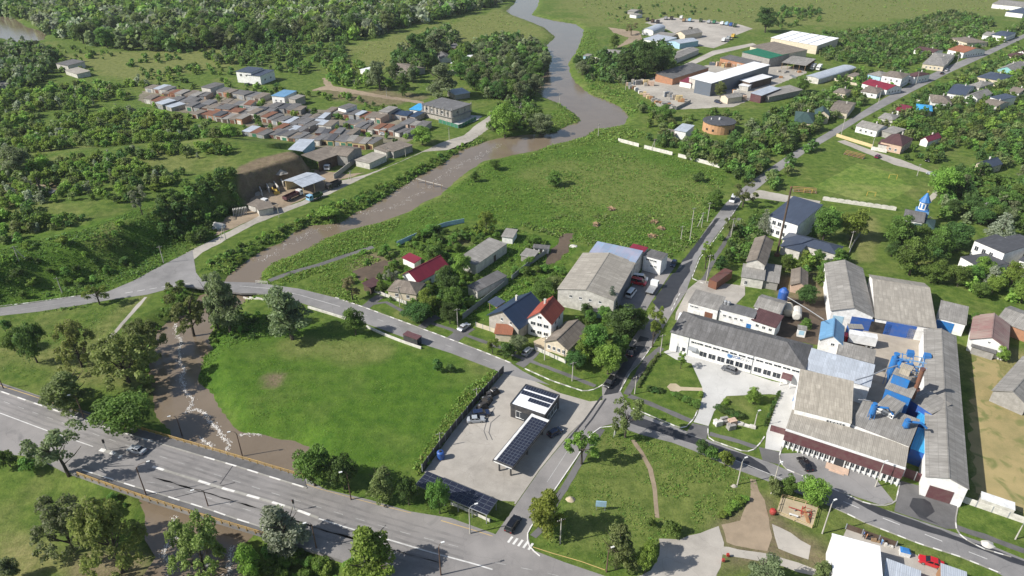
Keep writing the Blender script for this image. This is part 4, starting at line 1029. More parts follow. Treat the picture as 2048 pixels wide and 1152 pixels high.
building('boiler_wing', 'grey-roofed wing with bright blue side wall right of the processing tower', 'wing', tl(3, 2, 1100, 905, 1290, 1030, 1330, 905), 6.2, 'shed', 0.5, wall='blue_paint', rmat='slate', over=0.1, wins=BW)
building('blue_gate_shed', 'bright blue flat shed wedged beside the long hall', 'shed', tl(3, 3, 1128, 170, 1245, 215, 1275, 45), 4.2, 'flat', 0, wall='blue_paint', rmat='metal_azure', over=0.1, wins=BW)
building('blue_gate_shed', 'deep blue lean-to against the long hall, above the flat blue shed', 'shed', tl(3, 2, 1165, 1095, 1270, 1130, 1295, 1035), 4.6, 'flat', 0, wall='blue_paint', rmat='metal_azure', over=0.05, wins=BW)
building('long_hall', 'very long grey-roofed hall on the right edge of the factory, with maroon end door', 'hall', tl(3, 3, 1248, 388, 1568, 482) + tl(3, 2, 1588, 460), 5.4, 'gable', 1.3, 'BC', 'white_wall', 'slate', over=0.2, asym=0.5,
         wins=BW, doors=[(0, 0.45, 4.6, 3.4, 'maroon_cladding')])
building('gabled_store', 'grey gabled store with white front and dark blue doors above the yard', 'store', tl(3, 2, 520, 232, 838, 280) + tl(3, 1, 915, 1008), 5.2, 'gable', 2.0, 'BC', 'white_wall', 'slate', asym=0.5, wins=BW, doors=[(0, 0.78, 6.0, 4.2, 'blue_paint'), (0, 0.2, 3.0, 3.6, 'light_blue_wall')])
building('great_store', 'broad store with wavy grey roof and dark blue doors facing the yard', 'store', tl(3, 2, 862, 290, 1315, 368) + tl(3, 1, 1345, 1120), 5.0, 'gable', 2.4, 'AB', 'white_wall', 'slate_warm', over=0.4, wins=BW, asym=0.72,
         doors=[(0, 0.45, 8.0, 4.4, 'blue_paint'), (0, 0.82, 7.0, 3.4, 'frame_white'), (0, 0.12, 5.5, 3.6, 'black')])
building('lean_to', 'small grey-roofed shed with bright blue double door beside the broad store', 'shed', tl(3, 2, 1338, 292, 1548, 345, 1556, 222), 4.0, 'shed', 0.7, wall='white_wall', rmat='slate', over=0.2, wins=BW, doors=[(0, 0.3, 4.6, 3.4, 'bright_blue')])
building('red_roof_barn', 'white gabled barn with faded maroon roof at the right edge', 'barn', tl(3, 2, 1588, 452, 1868, 528, 1912, 352), 4.0, 'gable', 2.2, 'BC', 'white_wall', 'metal_maroon_faded', wins=[(0, 1, 0.4, 0.6, 4.4, 0.7, 0.7)])
building('low_shed', 'low dark shed in front of the faded maroon barn', 'shed', tl(3, 2, 1600, 510, 1770, 562, 1785, 520), 2.4, 'shed', 0.4, wall='grey_wall', rmat='slate_dark', wins=BW)
building('grey_barn', 'grey-roofed brick barn behind the faded maroon barn', 'barn', [(1995, 640), (2070, 668), (2075, 632)], 3.6, 'gable', 1.6, 'AB', 'brick_wall', 'slate', wins=BW)
building('corner_barn', 'grey gabled barn on posts at the right edge beside the dry field', 'barn', tl(3, 2, 1762, 848, 2020, 960, 2120, 640), 3.4, 'gable', 2.0, 'BC', 'grey_wall', 'slate', wins=BW)
building('white_hall', 'hall with clean white roof at the lower edge', 'hall', tl(3, 3, 532, 1180, 918, 1290, 990, 955), 5.6, 'flat', 0, wall='white_wall', rmat='metal_white_clean', over=0.1, wins=BW)
building('blue_lean_to', 'pale blue-grey metal lean-to against the white-roofed hall', 'shed', tl(3, 3, 925, 1150, 1190, 1250, 1230, 1140), 4.0, 'shed', 0.4, wall='white_wall', rmat='metal_light', over=0.1, wins=BW)
building('container_office', 'pale blue container office with orange frame at the lower right', 'container', tl(3, 3, 1360, 1180, 1560, 1250, 1600, 1140), 3.0, 'flat', 0, wall='orange_wood', rmat='metal_light', over=0.05, wins=BW)

# ================= filling station =================
gs, fr = building('filling_station', 'black filling-station shop with white roof and rows of solar panels', 'shop', [(1021, 809), (1090, 832), (1117, 791)], 3.9, 'flat', 0, wall='dark_cladding', rmat='metal_white_clean', over=0.0,
                  wins=[(0, 1, 0.2, 0.35, 1.6, 2.2, 2.0), (1, 3, 0.2, 0.8, 1.8, 2.0, 2.0)], doors=[(0, 0.42, 1.8, 2.6, 'glass')])
for i in range(4):
 a, b = fr.P[i], fr.P[(i + 1) % 4]; mb = MB()
 e = (b - a).normalized(); n = Vector((-e.y, e.x, 0)) * 0.12
 v = [a - n, b - n, b + n, a + n]
 mb.add([(q.x, q.y, 3.5) for q in v] + [(q.x, q.y, 4.25) for q in v], [(0, 3, 2, 1), (4, 5, 6, 7), (0, 1, 5, 4), (1, 2, 6, 5), (2, 3, 7, 6), (3, 0, 4, 7)])
 part('parapet', mb, 'dark_cladding', gs)
def solar_mesh(w, l):
 def f():
  mb = MB(); mb.box(-w / 2, w / 2, -l / 2, l / 2, 0, 0.05, 0); mb.box(-w / 2 + 0.035, w / 2 - 0.035, -l / 2 + 0.035, l / 2 - 0.035, 0.05, 0.056, 1)
  return mb.mesh('solar_panel', 'slate_cladding', 'solar_cell')
 return cached(('solar', w, l), f)
def solars(root, x0, x1, y0, y1, nx, ny, z, tilt=0.0, gap=0.04):
 w, l = (x1 - x0) / nx, (y1 - y0) / ny
 for i in range(nx):
  for j in range(ny):
   o = link('solar_panel', solar_mesh(round(w - gap, 3), round(l - gap, 3)), root, (x0 + (i + 0.5) * w, y0 + (j + 0.5) * l, z))
   o.rotation_euler = (tilt, 0, 0)
sgn = 1 if fr.P[2].y > 0 else -1
yb = lambda t: (-fr.ly / 2 + fr.ly * t) * sgn
for t0, t1, xa, xb, n in ((0.80, 0.98, 0.02, 0.98, 12), (0.55, 0.73, 0.02, 0.98, 12), (0.33, 0.50, 0.32, 0.97, 8)):
 ya, yb_ = sorted((yb(t0), yb(t1)))
 fx = 1 if fr.P[1].x > fr.P[0].x else -1
 xa2, xb2 = sorted((fx * (-fr.lx / 2 + fr.lx * xa), fx * (-fr.lx / 2 + fr.lx * xb)))
 solars(gs, xa2 + 0.2, xb2 - 0.2, ya, yb_, n, 1, 4.12, 0.06 * sgn)
cn, fr = None, Frame((985, 919), (1026, 936), (1089, 835), 3.7, 'BC')
cn = thing('canopy', 'filling-station canopy roofed with solar panels on slim columns', 'canopy', fr.cen, fr.rz)
mb = MB(); mb.box(-fr.lx / 2, fr.lx / 2, -fr.ly / 2, fr.ly / 2, 3.15, 3.6); part('fascia', mb, 'dark_cladding', cn)
mb = MB(); mb.box(-fr.lx / 2 + 0.15, fr.lx / 2 - 0.15, -fr.ly / 2 + 0.15, fr.ly / 2 - 0.15, 3.6, 3.66); part('roof', mb, 'dark_cladding', cn)
ys = 1 if fr.P[0].y > 0 else -1
mb = MB(); mb.box(-fr.lx / 2 + 0.2, fr.lx / 2 - 0.2, ys * (fr.ly / 2 - 0.5) - 0.3, ys * (fr.ly / 2 - 0.5) + 0.3, 3.665, 3.7); xe = fr.lx / 2 - 0.7 if fr.P[2].x > 0 else -fr.lx / 2 + 0.7; mb.box(xe - 0.45, xe + 0.45, -fr.ly / 2 + 0.25, fr.ly / 2 - 0.25, 3.67, 3.705); part('roof_strip', mb, 'frame_white', cn)
ya, yb_ = (-fr.ly / 2 + 0.25, fr.ly / 2 - 0.9) if ys > 0 else (-fr.ly / 2 + 0.9, fr.ly / 2 - 0.25)
solars(cn, -fr.lx / 2 + (0.3 if xe > 0 else 1.3), fr.lx / 2 - (1.3 if xe > 0 else 0.3), ya, yb_, 17, 5, 3.72, gap=0.03)
for k in range(3):
 for s in (-1, 1):
  m2 = MB(); xx = -fr.lx / 2 + 1 + k * (fr.lx - 3.0) / 2; m2.box(xx - 0.15, xx + 0.15, s * fr.ly * 0.28 - 0.15, s * fr.ly * 0.28 + 0.15, 0, 3.15); part('column', m2, 'dark_cladding', cn)
mb = MB(); mb.box(-0.02, 0.02, -fr.ly / 2 + 0.3, fr.ly / 2 - 0.3, 3.2, 3.5); part('sign_board', mb, 'frame_white', cn, (-fr.lx / 2 - 0.03, 0, 0))
for k in range(3):
 x = -fr.lx * 0.3 + k * fr.lx * 0.27
 q = cn.matrix_basis @ Vector((x, 0, 0))
 pm = thing('fuel_pump', ('near', 'middle', 'far')[k] + ' black and white fuel pump on its island under the canopy', 'fuel pump', (q.x, q.y, 0.045), fr.rz)
 m2 = MB(); m2.box(-1.4, 1.4, -0.6, 0.6, 0, 0.16); part('island', m2, 'concrete_light', pm)
 m2 = MB(); m2.box(-0.45, 0.45, -0.25, 0.25, 0.16, 1.9); part('cabinet', m2, 'dark_cladding', pm)
 m2 = MB(); m2.box(-0.35, 0.35, -0.27, 0.27, 1.2, 1.7); part('display', m2, 'frame_white', pm)
# solar carport
fr = Frame((830, 969), (974, 1030), (994, 999), 3.0, 'AB')
cp = thing('solar_carport', 'long carport roofed with dark solar panels behind the highway verge', 'carport', fr.cen, fr.rz)
sgn = 1 if fr.P[2].y > 0 else -1
mb = MB(); mb.box(-fr.lx / 2, fr.lx / 2, -fr.ly / 2, fr.ly / 2, 2.8, 2.95); part('roof_frame', mb, 'steel', cp)
solars(cp, -fr.lx / 2 + 0.05, fr.lx / 2 - 0.05, -fr.ly / 2 + 0.05, fr.ly / 2 - 0.05, 11, 4, 2.98)
for k in range(6):
 for s in (-1, 1):
  m2 = MB(); xx = -fr.lx / 2 + 0.3 + k * (fr.lx - 0.6) / 5; m2.box(xx - 0.08, xx + 0.08, s * (fr.ly / 2 - 0.25) - 0.08, s * (fr.ly / 2 - 0.25) + 0.08, 0, 2.8); part('post', m2, 'steel', cp)

# ================= houses of the river road =================
building('white_house', 'white two-storey house with bright red gable roof', 'house', tl(2, 2, 124, 290, 302, 336, 396, 218), 5.6, 'gable', 3.0, 'BC', 'white_wall', 'tile_red', wins=[(0, 3, 0.08, 0.92, 1.5, 1.5, 1.2), (0, 3, 0.08, 0.92, 4.2, 1.6, 1.2), (0, 1, 0.4, 0.6, 6.7, 1.3, 1.0), (1, 2, 0.2, 0.8, 4.2, 1.2, 1.2)], doors=[(1, 0.5, 1.0, 2.1, 'dark_wood')], chim=1)
building('navy_roof_house', 'brick house with steep navy metal roof beside the red-roofed house', 'house', [(978, 629), (1037, 655), (1073, 612)], 4.2, 'gable', 3.6, 'BC', 'block_wall', 'metal_navy', wins=[(0, 2, 0.3, 0.9, 4.6, 1.0, 1.1), (0, 2, 0.1, 0.9, 1.4, 1.3, 1.3)], over=0.6, chim=1)
building('porch_roof', 'small terracotta-tiled porch in front of the navy-roofed house', 'porch', tl(1, 2, 1838, 410, 1960, 420, 1985, 372), 2.6, 'shed', 0.9, wall='cream_wall', rmat='tile_orange', wins=BW)
building('side_canopy', 'open grey canopy at the left side of the navy-roofed house', 'canopy', tl(1, 2, 1790, 170, 1850, 205, 1915, 185), 3.0, 'shed', 0.6, wall='wood', rmat='metal_slate', wins=BW, open_front=True)
building('cottage', 'low cream cottage with grey gabled slate roof in front of the red-roofed house', 'cottage', tl(2, 2, 258, 470, 428, 532, 545, 368), 2.9, 'gable', 1.9, 'BC', 'cream_wall', 'slate_brown', wins=[(0, 4, 0.06, 0.94, 1.5, 1.0, 1.2), (1, 3, 0.1, 0.9, 1.5, 1.0, 1.1)], over=0.4)
building('maroon_house', 'house with long maroon metal roof among garden trees', 'house', tl(1, 1, 1240, 1085, 1470, 965, 1415, 885), 3.6, 'gable', 2.4, 'AB', 'white_wall', 'metal_maroon', wins='auto', over=0.5)
building('hip_house', 'old cottage with grey hipped roof in front of the maroon roof', 'cottage', [(776, 580), (832, 588), (838, 565)], 3.0, 'hip', 1.9, 'AB', 'cream_wall', 'slate_brown', wins='auto')
building('maroon_shed', 'small garden shed with maroon metal roof', 'shed', tl(1, 1, 1128, 905, 1215, 945, 1262, 918), 2.4, 'shed', 0.5, wall='white_wall', rmat='metal_maroon', wins=BW)
building('flat_barn', 'long pale-roofed block barn behind the garden trees', 'barn', tl(1, 1, 1688, 962, 1925, 798, 1790, 762), 3.6, 'shed', 0.4, wall='pale_wall', rmat='slate', over=0.15, wins=BW, doors=[(0, 0.6, 1.4, 2.4, 'dark_wood')])
building('long_shed', 'long low dark-roofed shed beside the grey plank fence', 'shed', tl(1, 2, 1700, 90, 1925, -30, 1850, -60), 2.8, 'shed', 0.4, wall='pale_wall', rmat='slate_dark', over=0.2, wins=BW)
building('brick_porch', 'dark brown timber porch and gate of the hip-roofed cottage', 'porch', tl(1, 2, 880, 60, 960, 20, 930, -20), 2.3, 'shed', 0.3, wall='dark_wood', rmat='tile_brown', wins=BW)
building('garden_hut', 'tiny white garden hut beside the yellow-green tree', 'hut', tl(1, 1, 1890, 740, 1970, 750, 1950, 690), 2.6, 'shed', 0.3, wall='white_wall', rmat='slate', wins=BW)
building('goat_shed', 'small grey shed at the flooded ditch', 'shed', tl(2, 1, 70, 885, 160, 905, 190, 860), 2.2, 'shed', 0.4, wall='grey_wall', rmat='slate', wins=BW)
building('ruined_shed', 'white block shed with open doorways by the ditch', 'shed', tl(2, 1, 165, 825, 280, 835, 300, 815), 2.0, 'flat', 0, wall='white_wall', rmat='slate_dark', wins=BW, doors=[(0, 0.2, 1, 1.6, 'black'), (0, 0.5, 1, 1.6, 'black'), (0, 0.8, 1, 1.6, 'black')])
# ================= warehouse =================
building('warehouse', 'large warehouse with broad grey corrugated roof and blue-grey side wall', 'warehouse', [(1116, 578), (1228, 601), (1271, 526)], 6.0, 'gable', 1.8, 'BC', 'pale_wall', 'slate_warm', over=0.25, asym=0.5, wins=[(0, 4, 0.15, 0.85, 4.4, 1.0, 0.9)], doors=[(1, 0.5, 17.0, 5.6, 'slate_cladding')])
building('patched_hall', 'hall with patchwork roof of blue and pale metal sheets behind the warehouse', 'hall', [(1179, 505), (1271, 525), (1288, 506)], 6.4, 'shed', 0.6, wall='pale_wall', rmat='metal_patch', over=0.1, wins=BW)
building('red_patch_shed', 'narrow shed with crimson roof behind the patchwork hall', 'shed', [(1258, 497), (1288, 505), (1292, 496)], 6.2, 'shed', 0.3, wall='pale_wall', rmat='metal_maroon', over=0.05, wins=BW)
building('workshop_block', 'white workshop block with grey roof and small dark windows beside the street', 'workshop', tl(2, 1, 1012, 888, 1148, 925, 1184, 872), 5.6, 'flat', 0, wall='white_wall', rmat='slate_dark', over=0.1, wins=[(0, 3, 0.15, 0.75, 4.6, 1.3, 0.7), (0, 2, 0.4, 0.8, 2.6, 1.1, 0.7)])
building('ruin', 'small roofless pen of pale blocks in the orchard', 'pen', tl(2, 2, 560, 225, 690, 250, 720, 190), 2.2, 'flat', 0, wall='light_blue_wall', rmat='slate', wins=BW)
# ================= school, church, red-brick block =================
sch, fr = building('school', 'white two-storey school with steep slate-blue roof beside the tall thin chimney', 'school', [(1538, 432), (1596, 451), (1620, 416)], 7.2, 'shed', 2.6, wall='white_wall', rmat='metal_slate', over=0.2, wins=[(0, 3, 0.12, 0.68, 5.3, 1.5, 1.7), (0, 3, 0.12, 0.68, 1.9, 1.4, 1.7)])
p, n, L = fr.side(0, 0.38, 3.45); text_part('SCOALA', 0.9, 'grey_metal', sch, p + n * 0.05, math.atan2(n.y, n.x) + math.pi / 2)
building('canteen', 'long low building with dark blue-grey roof in front of the school', 'canteen', [(1566, 478), (1672, 508), (1697, 496)], 3.4, 'hip', 1.2, 'AB', 'pale_wall', 'metal_slate', wins='auto')
building('canteen_wing', 'short dark-roofed wing joining canteen and school', 'wing', [(1562, 492), (1600, 503), (1608, 485)], 3.2, 'shed', 0.4, wall='pale_wall', rmat='metal_slate', wins=BW)
building('old_mill', 'tall old pale house with worn grey gable roof below the thin chimney', 'house', [(1494, 523), (1530, 530), (1553, 484)], 6.0, 'gable', 1.5, 'BC', 'pale_wall', 'slate_brown', wins=[(1, 2, 0.3, 0.9, 3.0, 1.0, 1.0)])
building('old_mill_porch', 'low annex with rounded doorway in front of the old pale house', 'annex', [(1484, 553), (1527, 560), (1534, 540)], 3.4, 'shed', 0.8, wall='pale_wall', rmat='slate', wins=[(0, 1, 0.1, 0.35, 1.4, 1.0, 1.4)])
building('old_mill_wing', 'grey lean-to on the right of the old pale house', 'wing', [(1522, 560), (1556, 566), (1566, 536)], 2.8, 'shed', 0.5, wall='grey_wall', rmat='slate', wins=BW)
building('ruined_hut', 'roofless pink brick hut in the overgrown yard', 'ruin', tl(3, 1, 210, 1110, 330, 1130, 360, 1020), 2.8, 'gable', 1.2, 'BC', 'pink_wall', 'slate_brown', wins=BW)
building('rust_container', 'rusty brown metal container beside the upper street', 'container', [(1418, 559), (1434, 565), (1448, 536)], 2.8, 'flat', 0, wall='rust', rmat='brown_metal', over=0.02, wins=BW)
nave, fr = building('church', 'little church with grey roof half hidden by trees', 'church', [(1808, 438), (1846, 445), (1848, 425)], 4.8, 'gable', 1.8, 'AB', 'white_wall', 'slate_dark', wins=[(0, 2, 0.2, 0.8, 2.6, 0.9, 1.6)])
building('church_apse', 'rounded green-grey roofed apse of the little church', 'apse', [(1826, 450), (1866, 458), (1868, 440)], 3.6, 'hip', 1.2, 'AB', 'steel_blue', 'metal_dark_green', wins=BW)
tb = ground(1836, 447)
bt = thing('bell_tower', 'bright blue church bell tower with white belfry and pointed roof', 'tower', (tb.x, tb.y, 0), fr.rz)
mb = MB(); mb.box(-2.3, 2.3, -2.3, 2.3, 0, 5.8); part('base', mb, 'steel_blue', bt)
mb = MB(); mb.prism([(2.6 * math.cos(a), 2.6 * math.sin(a)) for a in [R(45 + 90 * k) for k in range(4)]], 5.8, 6.2); part('eave', mb, 'bright_blue', bt)
mb = MB(); mb.prism([(1.7 * math.cos(R(22.5 + 45 * k)), 1.7 * math.sin(R(22.5 + 45 * k))) for k in range(8)], 6.2, 9.2); bf = part('belfry', mb, 'white_wall', bt)
for k in range(8):
 a = R(45 * k); m2 = MB(); m2.box(-0.03, 0.05, -0.35, 0.35, 6.7, 8.6); part('louvre', m2, 'bright_blue', bf, (1.57 * math.cos(a), 1.57 * math.sin(a), 0), a)
mb = MB(); mb.cyl(0, 0, 9.2, 9.4, 2.1, 8); mb.cyl(0, 0, 9.4, 12.6, 2.0, 8, r1=0.25); part('spire', mb, 'bright_blue', bt)
mb = MB(); mb.tube([(0, 0, 12.5), (0, 0, 13.9)], 0.07, 5); mb.box(-0.4, 0.4, -0.06, 0.06, 13.2, 13.32); part('cross', mb, 'yellow_paint', bt)
# white blocks with flat dark roofs at the right
building('clinic', 'white two-storey block with flat dark roof at the right edge', 'block', tl(3, 1, 1618, 775, 1848, 872, 1955, 795), 6.2, 'flat', 0, wall='white_wall', rmat='felt_dark', over=0.1, wins=[(0, 3, 0.02, 0.75, 3.9, 1.4, 1.8)])
building('clinic_wing', 'low white wing with flat dark roof and white skylight box', 'wing', tl(3, 1, 1512, 900, 1665, 985, 1835, 925), 3.6, 'flat', 0, wall='white_wall', rmat='felt_dark', over=0.1, wins=BW)
building('clinic_block', 'farther white block with flat dark roof beyond the blue spruce', 'block', tl(3, 1, 1850, 745, 1997, 815, 2060, 770), 5.4, 'flat', 0, wall='white_wall', rmat='felt_dark', over=0.1, wins='auto')
building('clinic_entrance', 'white entrance block with dark red canopy at the right edge', 'entrance', [(2040, 520), (2100, 540), (2110, 510)], 5.4, 'flat', 0, wall='white_wall', rmat='felt_dark', wins='auto', doors=[(0, 0.1, 6, 0.5, 'maroon_cladding', 2.6, 1.6)])
